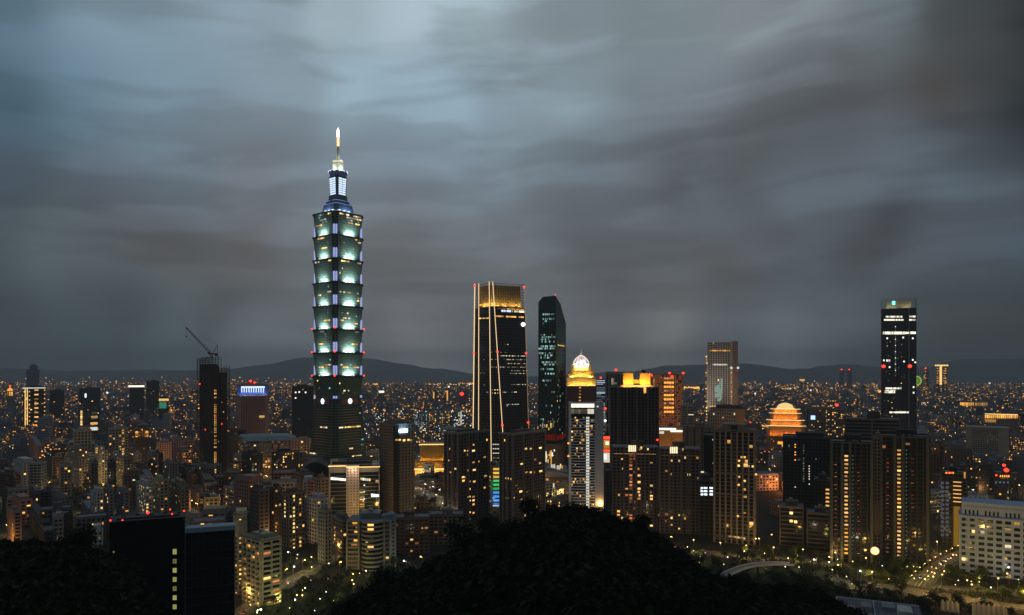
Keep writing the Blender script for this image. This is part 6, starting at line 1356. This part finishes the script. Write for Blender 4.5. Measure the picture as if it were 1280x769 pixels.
# lights inside the woodland
for (px, py, Y, pw) in ((660, 706, 255, 700), (575, 790, 150, 650), (598, 778, 160, 500), (545, 776, 165, 400), (675, 660, 285, 60)):
    p = at(px, py, Y); p.z = hz_(p.x, p.y)+4.5
    r = empty('path_lamp', (p.x, p.y, p.z-4.5)); tag(r, 'small yellowish path lamp half hidden in the dark wooded hill', 'path lamp', 'path lamps in the wooded hill')
    MB().bar((0, 0, 0), (0, 0, 4.2), .06).build('pole', poleM, r); MB().lathe(0, 0, [(.1, 4.2), (.22, 4.35), (.2, 4.7)], 8).build('lamp_head', E_['lamp'], r)
    point(tuple(p), (.9, 1, .35), pw, .3)

def car_proto():
    r = empty('car', (0, 0, 0)); bm_ = MB()
    bm_.loft([[(-2.2, -.85, .35), (2.2, -.85, .35), (2.25, -.8, .85), (1.2, -.78, .98), (-1.6, -.78, .98), (-2.25, -.8, .9)], [(-2.2, .85, .35), (2.2, .85, .35), (2.25, .8, .85), (1.2, .78, .98), (-1.6, .78, .98), (-2.25, .8, .9)]])
    bm_.build('body', mat('car_paint', (.25, .26, .28), .3, .4), r)
    MB().loft([[(-1.6, -.76, .98), (1.2, -.76, .98), (.5, -.62, 1.45), (-1.1, -.62, 1.45)], [(-1.6, .76, .98), (1.2, .76, .98), (.5, .62, 1.45), (-1.1, .62, 1.45)]]).build('cabin', GL, r)
    for x in (-1.4, 1.4):
        for y in (-.8, .8): MB().loft([[(x+.33*math.cos(a_*.785), y+e, .33+.33*math.sin(a_*.785)) for a_ in range(8)] for e in (-.1, .1)]).build('wheel', mat('rubber', (.02, .02, .02)), r)
    for y in (-.6, .6): MB().box(-2.3, -2.2, y-.18, y+.18, .6, .8).build('tail_light', E_['red'], r); MB().box(2.18, 2.3, y-.18, y+.18, .55, .75).build('headlight', E_['lampw'], r)
    return r
proto = car_proto(); ncar = [0]
def car(p, rz, label, group):
    if ncar[0] == 0: r = proto
    else:
        r = proto.copy(); COL.objects.link(r)
        for ch in proto.children: c = ch.copy(); COL.objects.link(c); c.parent = r
    ncar[0] += 1; r.location = p; r.rotation_euler = (0, 0, rz); tag(r, label, 'car', group)
def cars(P_, n, lane, label, group, back=False, dz=.04):
    for k in range(n):
        i = R.randint(1, len(P_)-3); d = P_[i+1]-P_[i]; d = -d if back else d; q = d.normalized(); nn = Vector((-q.y, q.x, 0)); p = P_[i]+(P_[i+1]-P_[i])*R.random()-nn*lane
        car((p.x, p.y, p.z+dz), math.atan2(d.y, d.x), label, group)
cars(rA, 9, 3, 'car driving away along the broad road, headlights and red tail lights on', 'cars on the broad road'); cars(rA, 8, 7.5, 'car coming along the outer lane of the broad road', 'cars in the outer lane of the broad road', True)
cars(rB, 7, 3, 'car passing on the road behind the flyover', 'cars behind the flyover'); cars(rC, 4, 2.5, 'car on the double lamp row street', 'cars on the double row street', True)
cars(rL, 5, 2, 'car on the tree lined lane by the cream balcony block', 'cars by the cream balcony block'); cars(rN, 6, 3, 'car on the plaza road by the gold hall', 'cars by the gold hall')
q = gp(958, 709); 
for k in range(6): p = gp(955+k*2.6, 709+k*1.9); car((p.x, p.y, .1), rad(115), 'car queuing with red tail lights under the flyover', 'cars queuing under the flyover')

# trees by the roads
def ok(x, y, r_, extra=2.): return all((x-a)**2+(y-b_)**2 > (r_+c*.8+extra)**2 for a, b_, c in FOOT)
RD = [(p.x, p.y) for P_ in (rA, rA2, rC, rB, rL, rM, rN) for p in P_]+[(p.x, p.y) for p in fl]
def clear(x, y, d): return all((x-a)**2+(y-b_)**2 > d*d for a, b_ in RD)
tn = 0
for (x0, x1, y0, y1, n, kind, lb, gr_) in ((850, 1040, 690, 712, 38, 'lit', 'leafy street tree around the road behind the flyover', 'trees behind the flyover'), (1040, 1280, 708, 732, 38, 'lit', 'leafy street tree between the broad road and the white slab', 'trees before the white slab'),
     (1085, 1280, 742, 766, 34, 'lit', 'leafy tree along the near verge of the broad road', 'trees on the near verge of the broad road'), (905, 1110, 712, 745, 46, 'lit', 'leafy park tree in the dark garden around the flyover', 'park trees around the flyover'),
     (300, 440, 700, 775, 44, 'lit', 'green garden tree by the cream balcony block', 'garden trees by the cream balcony block'), (390, 500, 690, 712, 14, 'lit', 'garden tree at the foot of the round balconied block', 'garden trees by the round balconied block'),
     (0, 150, 598, 640, 30, 'dark', 'dark park tree below the beige stepped block', 'park trees below the beige stepped block'), (530, 560, 625, 640, 8, 'lit', 'plaza tree beside the gold hall road', 'plaza trees by the gold hall')):
    c = 0; tries = 0
    while c < n and tries < 900:
        tries += 1; p = gp(R.uniform(x0, x1), R.uniform(y0, y1))
        if p.y < 425 and 640+p.x/p.y*F < 1060: continue
        if not ok(p.x, p.y, 0, 3) or not clear(p.x, p.y, 9 if kind == 'lit' else 5): continue
        tree(p.x, p.y, hz_(p.x, p.y)-.5 if p.y < 395 else 0, R.uniform(.7, 1.15), kind, lb, gr_); c += 1
# canopy by the road
cp = gp(823, 690); r = empty('canopy', cp, .1); tag(r, 'low white canopy glowing beside the road at the edge of the wooded hill', 'canopy')
MB().loft([[(-7, -3, 3.6), (7, -3, 3.6), (7, 3, 3.6), (-7, 3, 3.6)], [(-5, -1, 4.6), (5, -1, 4.6), (5, 1, 4.6), (-5, 1, 4.6)]]).build('canopy_roof', WALL['white'], r)
for x in (-6, 6):
    for y in (-2.5, 2.5): MB().bar((x, y, 0), (x, y, 3.6), .12).build('post', STEEL, r)

# ================================================================ the rest of the city
LM = [(30,'the gold outlined tower'),(57,'the pale blue block'),(100,'the beige stepped block'),(148,'the yellow dotted block'),(177,'the two amber lamps'),(205,'the green glowing box'),(266,'the scaffold-wrapped tower'),(316,'the pink office tower'),(379,'the blue black tower'),(423,'the tallest skyscraper'),(496,'the brown grid tower'),(540,'the gold hall'),
      (583,'the square roofed tower'),(626,'the tapered tower'),(690,'the slant topped tower'),(727,'the crowned tower'),(793,'the gold crowned tower'),(835,'the orange gridded tower'),(900,'the gridded hotel tower'),(982,'the domed building'),(1032,'the brown gridded office'),(1124,'the lone glass tower'),(1190,'the red roof sign'),(1234,'the pale hotel slab')]
WN = dict(grey='grey', beige='beige', brown='brown', pink='pinkish', white='white', dark='dark', blue='blue grey', taupe='taupe', tan='tan', cream='cream', mauve='dull mauve')
used = {}
def autolabel(px, hgt, wid, wall, feat, kind, Y):
    size = ('towering' if hgt > 60 else 'tall' if hgt > 42 else 'mid-height' if hgt > 26 else 'low'); shp = 'slim ' if wid < 15 else 'broad ' if wid > 30 else ''
    i = min(range(len(LM)), key=lambda k: abs(LM[k][0]-px)); lm = LM[i]
    if abs(lm[0]-px) < 12 or px < 30 or px > 1234: rel = ('far behind ' if Y > 1900 else 'beyond ' if Y > 1250 else 'down below ')+lm[1]
    else:
        a = max([l for l in LM if l[0] <= px]); b_ = min([l for l in LM if l[0] > px]); rel = ('far off ' if Y > 1900 else '')+'between '+a[1]+' and '+b_[1].replace('the ', '', 1)
    base = size+' '+shp+WN[wall]+' '+kind
    for lab in (base+', '+rel, base+' '+feat+', '+rel):
        if len(lab.replace(',', '').split()) <= 16 and lab not in used: used[lab] = 1; return lab, None
    lab = base+', '+rel
    while len(lab.replace(',', '').split()) > 16: lab = (size+' '+WN[wall]+' '+kind+', '+rel) if shp and shp in lab else (WN[wall]+' block, '+rel); 
    used[lab] = used.get(lab, 0)+1; return lab, lab
FEATS = ('with roof tank', 'with roof mast', 'with flat roof', 'with wide hut')
gen = []
def free(x, y, r_): return all((x-a)**2+(y-b_)**2 > (r_*.8+c*.8)**2 for a, b_, c in FOOT)
ROADC = lambda x, y, d: all((x-a)**2+(y-b_)**2 > d*d for a, b_ in RD)
wk = ['grey', 'beige', 'brown', 'pink', 'white', 'dark', 'blue', 'taupe', 'tan', 'cream', 'mauve', 'grey', 'taupe', 'white', 'dark', 'mauve']
grp_members = {}
def gen_block(px, Y, hgt, wid, lit, near):
    wall = R.choice(wk); fi = R.randint(0, 3); kind = 'apartment block' if R.random() < .75 else 'office block'
    lab, g = autolabel(px, hgt, wid, wall, FEATS[fi], kind, Y)
    d = wid/Y*F/2; yt = HY-(hgt-H)/Y*F
    a_ = R.uniform(25, 65) if near and R.random() < .55 else R.choice([88, 88, 79, 76, 72])
    if a_ < 70 : b = Bld(kind.replace(' ', '_'), lab, kind, px-d, px+R.uniform(-.4, .4)*d, px+d, a_, Y, yt, group=g)
    else: b = Bld(kind.replace(' ', '_'), lab, kind, px-d, px-d, px+d, a_, Y, yt, dep=R.uniform(14, 24), group=g)
    if near:
        b.grid(wall, GL, R.uniform(3.4, 5), R.uniform(3.1, 3.8), R.choice([.12, .3, .4]), R.uniform(.34, .5), R.uniform(.4, 1.1), lit=lit, kinds=GR, nlim=40)
    else:
        b.wallm = WALL[wall]; MB().box(0, b.R, 0, b.L, 0, b.h).build('wall', facade('facade_'+wall, {'grey':(.27,.27,.28),'beige':(.38,.33,.27),'brown':(.2,.14,.11),'pink':(.42,.24,.22),'white':(.5,.52,.52),'dark':(.07,.065,.065),'blue':(.22,.29,.35),'taupe':(.26,.21,.19),'tan':(.32,.26,.2),'cream':(.5,.45,.34),'mauve':(.22,.18,.19)}[wall]), b.root)
    b.roof((.45, .3, 0, .75)[fi], R.uniform(2.5, 5), fi == 0, mast=8 if fi == 1 else 0, ac=1 if near else 0)
    if near is False and R.random() < .25: b.beacon(b.R*.5, 0, b.h+4, 1.3) if hgt > 45 else None
    gen.append(b)
c = 0
for (n, x0, x1, Y0, Y1, h0, h1, lit, near) in ((46, -20, 300, 820, 1330, 20, 42, .10, True), (34, 225, 480, 820, 1200, 16, 36, .15, True), (18, -10, 125, 620, 790, 12, 26, .10, True), (12, 1170, 1300, 650, 1000, 18, 38, .12, True), (14, 290, 420, 640, 820, 20, 40, .12, True), (8, 520, 700, 850, 1150, 10, 20, .14, True), (12, 228, 302, 640, 840, 12, 26, .15, True), (9, 512, 560, 800, 1010, 7, 14, .25, True), (7, 650, 708, 780, 940, 6, 12, .25, True), (7, 955, 990, 720, 1250, 9, 20, .2, True), (8, 820, 900, 720, 1300, 10, 24, .15, True),
                                        (40, -20, 420, 1350, 2300, 18, 48, .1, False), (26, 450, 720, 1250, 2600, 12, 30, .1, False), (48, 850, 1300, 1050, 2300, 16, 40, .1, False)):
    k = 0; tries = 0
    while k < n and tries < 1500:
        tries += 1; px = R.uniform(x0, x1); Y = R.uniform(Y0, Y1); wid = R.uniform(11, 30); X = XX(px, Y)
        if not free(X, Y+10, wid*.55+4) or (Y < 900 and not ROADC(X, Y, wid*.6+9)): continue
        hgt = R.uniform(h0, h1)*(1.35 if R.random() < .12 else 1); gen_block(px, Y, hgt, wid, lit*R.uniform(.4, 1.8), near); k += 1; c += 1
print('generic blocks', c)

# distant named landmarks
def far(label, x0, x1, Y, yt, wall='mauve', kinds=None, lit=.02, dep=40, beacons=(), group=None, name='office_tower'):
    b = Bld(name, label, 'tower', x0, x0, x1, 89, Y, yt, dep=dep, group=group)
    b.grid(wall, GL, 8, 8, .3, .35, .4, lit=lit, kinds=kinds or ('warm', 'dim', 'white'), nlim=30).roof(.4, 8, False)
    for px, py in beacons: b.beacon(b.u(0, px), -2, ZZ(py, Y), Y/900.)
    return b
b = far('gold lit tower with an overhanging T shaped top, near the green glowing wheel', 1170.5, 1184, 5000, 457, 'dark', ('goldr', 'warm'), .15)
b.strip(0, 1174.5, 1177.5, 458, 481, 'gold', 'light_column', .9); b.strip(0, 1168.5, 1185.5, 456, 457.8, 'gold', 'light_bar', .9); [b.strip(0, x_, x_+1.3, 460+k*3.1, 461.3+k*3.1, R.choice(['amber', 'dim', 'goldr']), 'window', .9) for k in range(7) for x_ in (1171, 1172.8, 1179.5, 1181.6)]
far('brownish tower with one red beacon, between the green wheel and the T shaped gold tower', 1154.5, 1161, 5200, 464, 'brown', ('orange', 'warm'), .2, beacons=((1157, 460.5),))
far('distant slender tower with a red beacon, slimmer of the twin pair', 1049, 1055, 6500, 464, 'mauve', beacons=((1052, 462),)); far('distant twin tower with a red beacon, the one with lit feet', 1058.5, 1065, 6500, 463, 'mauve', beacons=((1061.5, 462),))
far('distant tower crowned by a bright gold ring of light, before the wooded ridge', 999, 1007, 6500, 474, 'mauve', ('goldr', 'warm'), .1).strip(0, 999.5, 1006, 474, 476.5, 'goldr', 'crown_light', 2)
b = far('pale tower standing by itself among far lights, capped white', 473.5, 480, 3300, 489, 'grey'); b.strip(0, 473.5, 480, 488.5, 491, 'white', 'roof_sign', 2)
for (x0, x1, yt) in ((541, 546, 489), (558, 562.5, 487), (580, 584, 497)): b = far('far apartment tower edged by a warm light column, west of the tapered tower', x0, x1, 3600, yt, 'dark', group='far towers with warm light columns'); b.strip(0, x0+.3, x0+2, yt+1, yt+14, 'amber', 'light_column', 1.5)
b = far('small tower with a red glowing sphere sign on its top, west of the tapered tower', 574, 582, 3000, 493, 'mauve'); b.beacon(b.R*.4, -3, b.h+2, 8, 'red', 'round_sign')
b = Bld('shrine', 'small gold glowing domed shrine with a red lamp above, at the city edge', 'shrine', 8, 8, 17, 89, 2600, 489, dep=20)
MB().box(0, b.R, 0, b.L, 0, b.h).build('wall', WALL['tan'], b.root); MB().lathe(b.R/2, b.L/2, [(9, b.h), (8, b.h+6), (4, b.h+10), (.6, b.h+15)], 14).build('dome', emi('glow_shrine', (1, .45, .08), 1.1), b.root); b.beacon(b.R/2, 0, b.h+19, 3.4)
for k in range(3): b.strip(0, 9+k*2.6, 10.6+k*2.6, 490, 495, 'goldr', 'window', .5)
for (x0, x1, y0, y1, lb, Y) in ((1200, 1218, 503.3, 507.5, 'low distant hall floodlit gold, west half of a split pair', 3000), (1219, 1235, 503.5, 507.5, 'low distant hall floodlit gold, east half of a split pair', 3000), (1231, 1273, 519, 523, 'long golden lit terrace with a slanting deck near the pale hotel slab', 1750)):
    b = Bld('hall', lb, 'hall', x0, x0, x1, 89, Y, y0-1, dep=60); MB().box(0, b.R, 0, b.L, 0, b.h).build('wall', WALL['tan'], b.root)
    n = max(4, int((x1-x0)/2.4))
    for k in range(n): b.strip(0, x0+(x1-x0)*k/n, x0+(x1-x0)*(k+.8)/n, y0, y1, R.choice(['amber', 'goldr', 'goldr']), 'window', .8)
b.strip(0, 1231, 1245, 524.5, 528, 'goldr', 'window', 1.5); b.strip(0, 1231, 1272, 517.5, 518.4, 'gold', 'cornice_light', 1)
w_ = empty('ferris_wheel', at(1146, 476, 5100)); tag(w_, 'giant green glowing wheel half hidden behind the lone glass tower', 'ferris wheel'); r0 = 34
MB().loft([[(r_*math.cos(a_*math.pi/14), y, r_*math.sin(a_*math.pi/14)) for a_ in range(28)] for r_, y in ((r0-7, -1), (r0, -1), (r0, 1), (r0-7, 1), (r0-7, -1))], 0, False).build('rim', emi('glow_lime', (.55, .75, .08), .9), w_)
MB().loft([[((r0-8)*math.cos(a_*math.pi/14), y, (r0-8)*math.sin(a_*math.pi/14)) for a_ in range(28)] for y in (-.3, .3)]).build('wheel_face', emi('glow_wheelgreen', (.10, .35, .05), .55), w_)
for a_ in range(8): MB().bar((0, -1, 0), ((r0-4)*math.cos(a_*.785), -1, (r0-4)*math.sin(a_*.785)), .8).build('spoke', emi('glow_lime', (.55, .75, .08), .9), w_)
MB().bar((-16, 3, 0-at(1146, 476, 5100).z), (0, 3, 0), 1.4).bar((16, 3, 0-at(1146, 476, 5100).z), (0, 3, 0), 1.4).build('support', STEEL, w_)
for (lb, x0, x1, Y, py) in (('long viaduct lined with gold light east of the lone glass tower', 1146, 1182, 2050, 528.5), ('second stretch of gold lit viaduct, nearer the pale hotel slab', 1181, 1202, 1950, 532)):
    p = at(x0, py, Y); L_ = (x1-x0)/F*Y; r = empty('viaduct', (p.x, p.y, 0)); tag(r, lb, 'viaduct')
    MB().box(0, L_, 0, 14, p.z-3, p.z-1).build('deck', PAVE, r); MB().box(0, L_, -.4, 0, p.z-1, p.z+.8).build('rail_light', E_['amber'], r)
    for k in range(int(L_/20)+1): MB().box(k*20, k*20+2.2, 4, 9, 0, p.z-3).build('pier', PAVE, r)

# distant mass of lower blocks, street lights and highway
BX = []
def addbox(x, y, w_, d_, h_, z=0.): BX.append((x, y, w_, d_, h_, z))
def far_mass(n, Y0, Y1, wlo, whi, hlo, hhi, name, m, pw=1.6, gap=True):
    V = []; k = 0; tries = 0; occ = {}
    while k < n and tries < n*6:
        tries += 1; Y = Y0+(Y1-Y0)*R.random()**pw; px = R.uniform(-60, 1340); X = XX(px, Y); w_ = R.uniform(wlo, whi); d_ = R.uniform(wlo, whi)*.8; h_ = R.uniform(hlo, hhi)*(R.choice([1.5, 2.2]) if R.random() < .07 else 1)
        if Y < 2700 and not free(X, Y, w_*.6): continue
        key = (int(X/(whi*.85)), int(Y/(whi*.9)))
        if key in occ: continue
        occ[key] = 1; rt = R.uniform(-.25, .25); c_, s_ = math.cos(rt), math.sin(rt)
        for (a, b_) in (((0, 0, w_, d_), (0, h_)), ((w_*.3, d_*.3, w_*.65, d_*.7), (h_, h_+R.uniform(2, 5)))):
            q = [(X+(x-w_/2)*c_-(y-d_/2)*s_, Y+(x-w_/2)*s_+(y-d_/2)*c_) for x, y in ((a[0], a[1]), (a[2], a[1]), (a[2], a[3]), (a[0], a[3]))]
            V.append([(q[0][0], q[0][1], b_[0]), (q[1][0], q[1][1], b_[0]), (q[2][0], q[2][1], b_[0]), (q[3][0], q[3][1], b_[0]), (q[0][0], q[0][1], b_[1]), (q[1][0], q[1][1], b_[1]), (q[2][0], q[2][1], b_[1]), (q[3][0], q[3][1], b_[1])])
        k += 1
    A_ = np.array(V, np.float32); fidx = [(0,1,5,4),(1,2,6,5),(2,3,7,6),(3,0,4,7),(4,5,6,7)]
    VV = np.concatenate([A_[:, f_, :].reshape(-1, 4, 3) for f_ in [list(q) for q in fidx]], 0).reshape(-1, 3)
    o = bpy.data.objects.new(name, np_mesh(name, VV, [m])); COL.objects.link(o); tag(o, kind='stuff'); return k
MASS1 = facade('facade_mass_mid', (.22, .26, .32), 5, 3.8, .5, .45, .17, 1.9, True, .45)
MASS2 = facade('facade_mass_far', (.22, .28, .36), 11, 7, .6, .5, .17, 2.0, True, .45)
rB_=0
print('mass', far_mass(1500, 1150, 2700, 13, 30, 9, 24, 'low_city_blocks', MASS1, 1.0), far_mass(5200, 2700, 11500, 24, 62, 12, 34, 'distant_city_blocks', MASS2, 1.25))
# low blocks filling the gaps of the near west quarter
def lights(n, pts, name, rpx, cols):
    """glowing lamps of the far streets, one mesh per colour"""
    by = {}
    for _ in range(n):
        px, py, Y, s = pts(); k = R.choices(range(len(cols)), [c_[1] for c_ in cols])[0]; by.setdefault(k, []).append((at(px, py, Y), Y/F*rpx*s))
    for k, L_ in by.items():
        V = []
        for p, r_ in L_:
            q = [p+Vector(d)*r_ for d in ((1,0,0),(0,1,0),(-1,0,0),(0,-1,0))]; up = p+Vector((0,0,r_)); dn = p-Vector((0,0,r_))
            for i in range(4): V += [q[i], q[(i+1) % 4], up, up]; V += [q[(i+1) % 4], q[i], dn, dn]
        VV = np.array([tuple(v) for v in V], np.float32)
        m2 = MB(); m2.v = [tuple(v) for v in V]; m2.f = [(4*i, 4*i+1, 4*i+2) for i in range(len(V)//4)]; m2.m = [0]*len(m2.f)
        o = m2.build(name, E_.get(cols[k][0]) or emi(*cols[k][2])); tag(o, kind='stuff')
E_['faramber'] = emi('far_amber', (1, .5, .09), 2.2); E_['farwarm'] = emi('far_warm', (1, .7, .28), 2.0); E_['farwhite'] = emi('far_white', (.95, .95, .85), 1.5); E_['farcool'] = emi('far_cool', (.6, .85, 1), 1.3); E_['farred'] = emi('far_red', (1, .06, .03), 1.5); E_['faror'] = emi('far_orange', (1, .34, .04), 2.0)
mixc = [('faramber', 34), ('farwarm', 24), ('farwhite', 18), ('farcool', 8), ('farred', 5), ('faror', 11)]
def p_city():
    Y = 2200+R.random()**1.3*9500; z = R.uniform(6, 30); px = R.uniform(0, 1280); return px, HY+(H-z)/Y*F, Y, R.choice([.6, .8, 1, 1, 1.3])*(1.6 if R.random() < .04 else 1)
lights(1900, p_city, 'distant_lights', .6, mixc)
def p_mid():
    Y = R.uniform(1000, 2200); z = R.uniform(5, 16); px = R.choice([R.uniform(0, 400), R.uniform(450, 590), R.uniform(850, 1280)]); return px, HY+(H-z)/Y*F, Y, R.choice([.6, .8, 1, 1.2])
lights(650, p_mid, 'distant_lights', .65, mixc)
def p_hw():
    a = R.choice([(930, 1102, 486.5, 6500), (1195, 1280, 492.5, 5200), (925, 1100, 489, 6000), (855, 880, 485, 6500), (1060, 1102, 489, 5600), (1155, 1280, 491.5, 5400)]); px = R.uniform(a[0], a[1]); return px, a[2]+R.gauss(0, .7), a[3], R.choice([.8, 1, 1.2, 1.5])
lights(330, p_hw, 'highway_lights', .75, [('faramber', 60), ('faror', 25), ('farwarm', 15)])
def p_or(): return R.uniform(930, 1100), R.gauss(483, 3), 7500, R.choice([.7, 1, 1.2])
lights(110, p_or, 'distant_lights', .6, [('faramber', 60), ('farwarm', 30), ('faror', 15)])
def p_or2():
    a = R.choice([(455, 472, 480.5), (532, 575, 480.5), (575, 595, 479.5)]); return R.uniform(a[0], a[1]), a[2]+R.gauss(0, .4), 8500, 1
lights(60, p_or2, 'highway_lights', .7, [('faramber', 60), ('faror', 40)])
def p_west(): return R.uniform(0, 390), R.gauss(478, 3.2), 8500, R.choice([.7, 1, 1.3])
lights(130, p_west, 'distant_lights', .62, [('farred', 18), ('faramber', 40), ('farwarm', 30), ('farcool', 10)])
def p_cool(): 
    Y = R.uniform(1500, 2700); z = R.uniform(6, 28); px = R.uniform(455, 590); return px, HY+(H-z)/Y*F, Y, R.choice([.6, .8, 1, 1.4])
lights(190, p_cool, 'distant_lights', .62, [('farcool', 45), ('farwhite', 30), ('farwarm', 15), ('faramber', 10)])
for (px, py, Y, s, k) in ((926,493,5000,2.3,'farwhite'),(944,492,5000,2.6,'farwhite'),(965,493,5000,1.8,'farwhite'),(977.5,493,5000,2.6,'farwhite'),(992,493,5000,2,'farcool'),(1013.5,488,5000,2.4,'farwhite'),(1021,487.5,5000,1.8,'farwarm'),(862,493,5000,2,'farcool'),(665,515,2600,4.5,'farcool'),(561,483.5,5000,3,'farwhite'),(587,480.5,5000,2.4,'farwhite'),(1237,479,7000,2.4,'farwhite'),(134,491,4000,3,'farwhite'),(127.5,500,3600,3,'farwarm'),(1181,506.3,0,0,'x'),(476,490,3290,0,'x'),(388,457.5,17000,1.3,'farwhite'),(340,459.5,17000,1.1,'farwhite'),(74,467,16000,1.2,'farwarm')):
    if s: MB().lathe(0, 0, [(.2, -1), (1, -.4), (1, .4), (.2, 1)], 8).build('stadium_lamp', E_[k], None, tuple(at(px, py, Y))); o = COL.objects[-1]; o.scale = (s*Y/F*.42,)*3; tag(o, 'bright white point of light far off in the city haze', 'lamp', 'bright far off lamps')
# long low highway deck under its lights
for (x0, x1, Y, py) in ((900, 1110, 6500, 487.5), (1150, 1300, 5200, 493.5)):
    p = at(x0, py, Y); L_ = (x1-x0)/F*Y; o = MB().box(0, L_, 0, 22, p.z-3, p.z).build('road', PAVE, None, (p.x, p.y, 0)); o['kind'] = 'structure'
# warm street glow rising between the blocks
for (px, py, pw, col) in ((60,600,2.5,0),(20,560,2,0),(140,590,3,0),(200,585,4,0),(240,600,3,0),(285,600,3,0),(330,595,4,0),(300,640,3,0),(215,640,2,0),(350,680,3,0),(380,640,2,0),(400,600,3,1),(440,655,2.5,0),(520,625,5,0),(545,600,5,0),(600,640,2,0),(690,610,5,0),(705,625,4,0),(750,640,2,0),(840,640,3,0),(880,660,2,0),(940,600,3,0),(975,615,5,2),(1000,680,2,0),(1040,690,3,0),(1095,680,3,0),(1165,690,3,0),(1200,600,3,0),(1240,570,2,0),(1160,550,3,0),(1230,620,2,0),(460,575,4,1),(350,560,4,0),(250,560,4,0),(90,560,3,0),(5,600,3,0),(870,590,3,1),(760,600,2.5,0)):
    p = gp(px, py); point((p.x, p.y, 9), ((1, .52, .16), (1, .85, .6), (1, .25, .05))[col], pw*3000, 2.)
print('objects', len(bpy.data.objects), 'lights', len(bpy.data.lights))

# undergrowth of the park: bushes and low planting nobody could count
BU = [leaf_cloud(70, 3.0, 1.8, .45, 4) for _ in range(5)]; L_ = []; t_ = 0
while len(L_) < 2100 and t_ < 14000:
    t_ += 1; x0, x1, y0, y1 = R.choice([(790, 1290, 686, 769), (790, 1290, 686, 769), (960, 1290, 700, 769), (285, 520, 668, 775), (0, 160, 596, 650), (0, 150, 650, 700), (540, 770, 610, 660)])
    p = gp(R.uniform(x0, x1), R.uniform(y0, y1))
    if p.y < 400 or not ok(p.x, p.y, 0, 1) or not clear(p.x, p.y, 9.5): continue
    L_.append(BU[t_ % 5]*R.uniform(.7, 1.5)+np.array([p.x, p.y, 1.6]))
o = bpy.data.objects.new('shrubbery', np_mesh('shrubbery', np.concatenate(L_), [mat('leaf_shrub', (.03, .042, .016), .8, 0, .35, .3, .1)])); COL.objects.link(o); o['kind'] = 'stuff'

point(tuple(gp(1238, 752)+Vector((0, 0, 24))), (1, .6, .15), 26000, .8); point(tuple(gp(1188, 748)+Vector((0, 0, 20))), (1, .6, .15), 9000, .8)
bylab = {}
for b in gen: bylab.setdefault(b.root['label'], []).append(b.root)
for k, v in bylab.items():
    for r in v:
        if len(v) > 1: r['group'] = k[:60]
        elif 'group' in r: del r['group']

# small amber lamps in the streets between the blocks
k = 0; t_ = 0
while k < 150 and t_ < 4000:
    t_ += 1; x0, x1, Ya, Yb, pw = R.choice([(-10, 300, 760, 1300, 1), (220, 480, 640, 1250, 1), (220, 480, 640, 1250, 1), (450, 720, 780, 1200, 1.2), (740, 900, 720, 1150, 1), (900, 1290, 600, 1250, 1), (1170, 1290, 560, 1000, .8)])
    px = R.uniform(x0, x1); Y = R.uniform(Ya, Yb); X = XX(px, Y)
    if not all((X-a)**2+(Y-b_)**2 > (c_*.62+3)**2 for a, b_, c_ in FOOT): continue
    lamp((X, Y, 0), R.random()*6, 'amber street lamp glowing in a gap between city blocks', 'street lamps between the city blocks', 'lamp' if R.random() < .85 else 'lampw', (6000 if px < 800 else 2800)*pw*R.uniform(.4, 1.8)*(Y/900), 1.15); k += 1
print('gap lamps', k)

# garden lamps glinting through the trees
gpm = MB().bar((0, 0, 0), (0, 0, 3.2), .07).mesh('pole', poleM); k = 0; t_ = 0
ghm = [MB().lathe(0, 0, [(.1, 3.1), (.42, 3.4), (.42, 3.8), (.1, 4.1)], 8).mesh('lamp_head', m_) for m_ in (E_['lamp'], emi('glow_garden', (1, .8, .3), 3.5), E_['lampw'])]
while k < 120 and t_ < 3000:
    t_ += 1; (x0, x1, y0, y1, lb) = R.choice([(296, 470, 692, 768, 'below the round balconied block'), (296, 470, 692, 768, 'below the round balconied block'), (850, 1060, 688, 716, 'around the flyover'), (980, 1190, 692, 728, 'at the feet of the balcony twins'), (1060, 1280, 708, 740, 'before the white slab'), (520, 700, 600, 640, 'on the plaza by the gold hall')])
    p = gp(R.uniform(x0, x1), R.uniform(y0, y1))
    if p.y < 425 or not ok(p.x, p.y, 0, 1): continue
    r = empty('garden_lamp', p); r.scale = (R.choice([.6, .8, 1]),)*3; tag(r, 'small warm garden lamp glinting among trees '+lb, 'garden lamp', 'garden lamps '+lb)
    for nm, me in (('pole', gpm), ('lamp_head', R.choice(ghm))): o = bpy.data.objects.new(nm, me); COL.objects.link(o); o.parent = r
    if k % 3 == 0: point((p.x, p.y, 4.6), (.95, .85, .2), 900, .4)
    k += 1
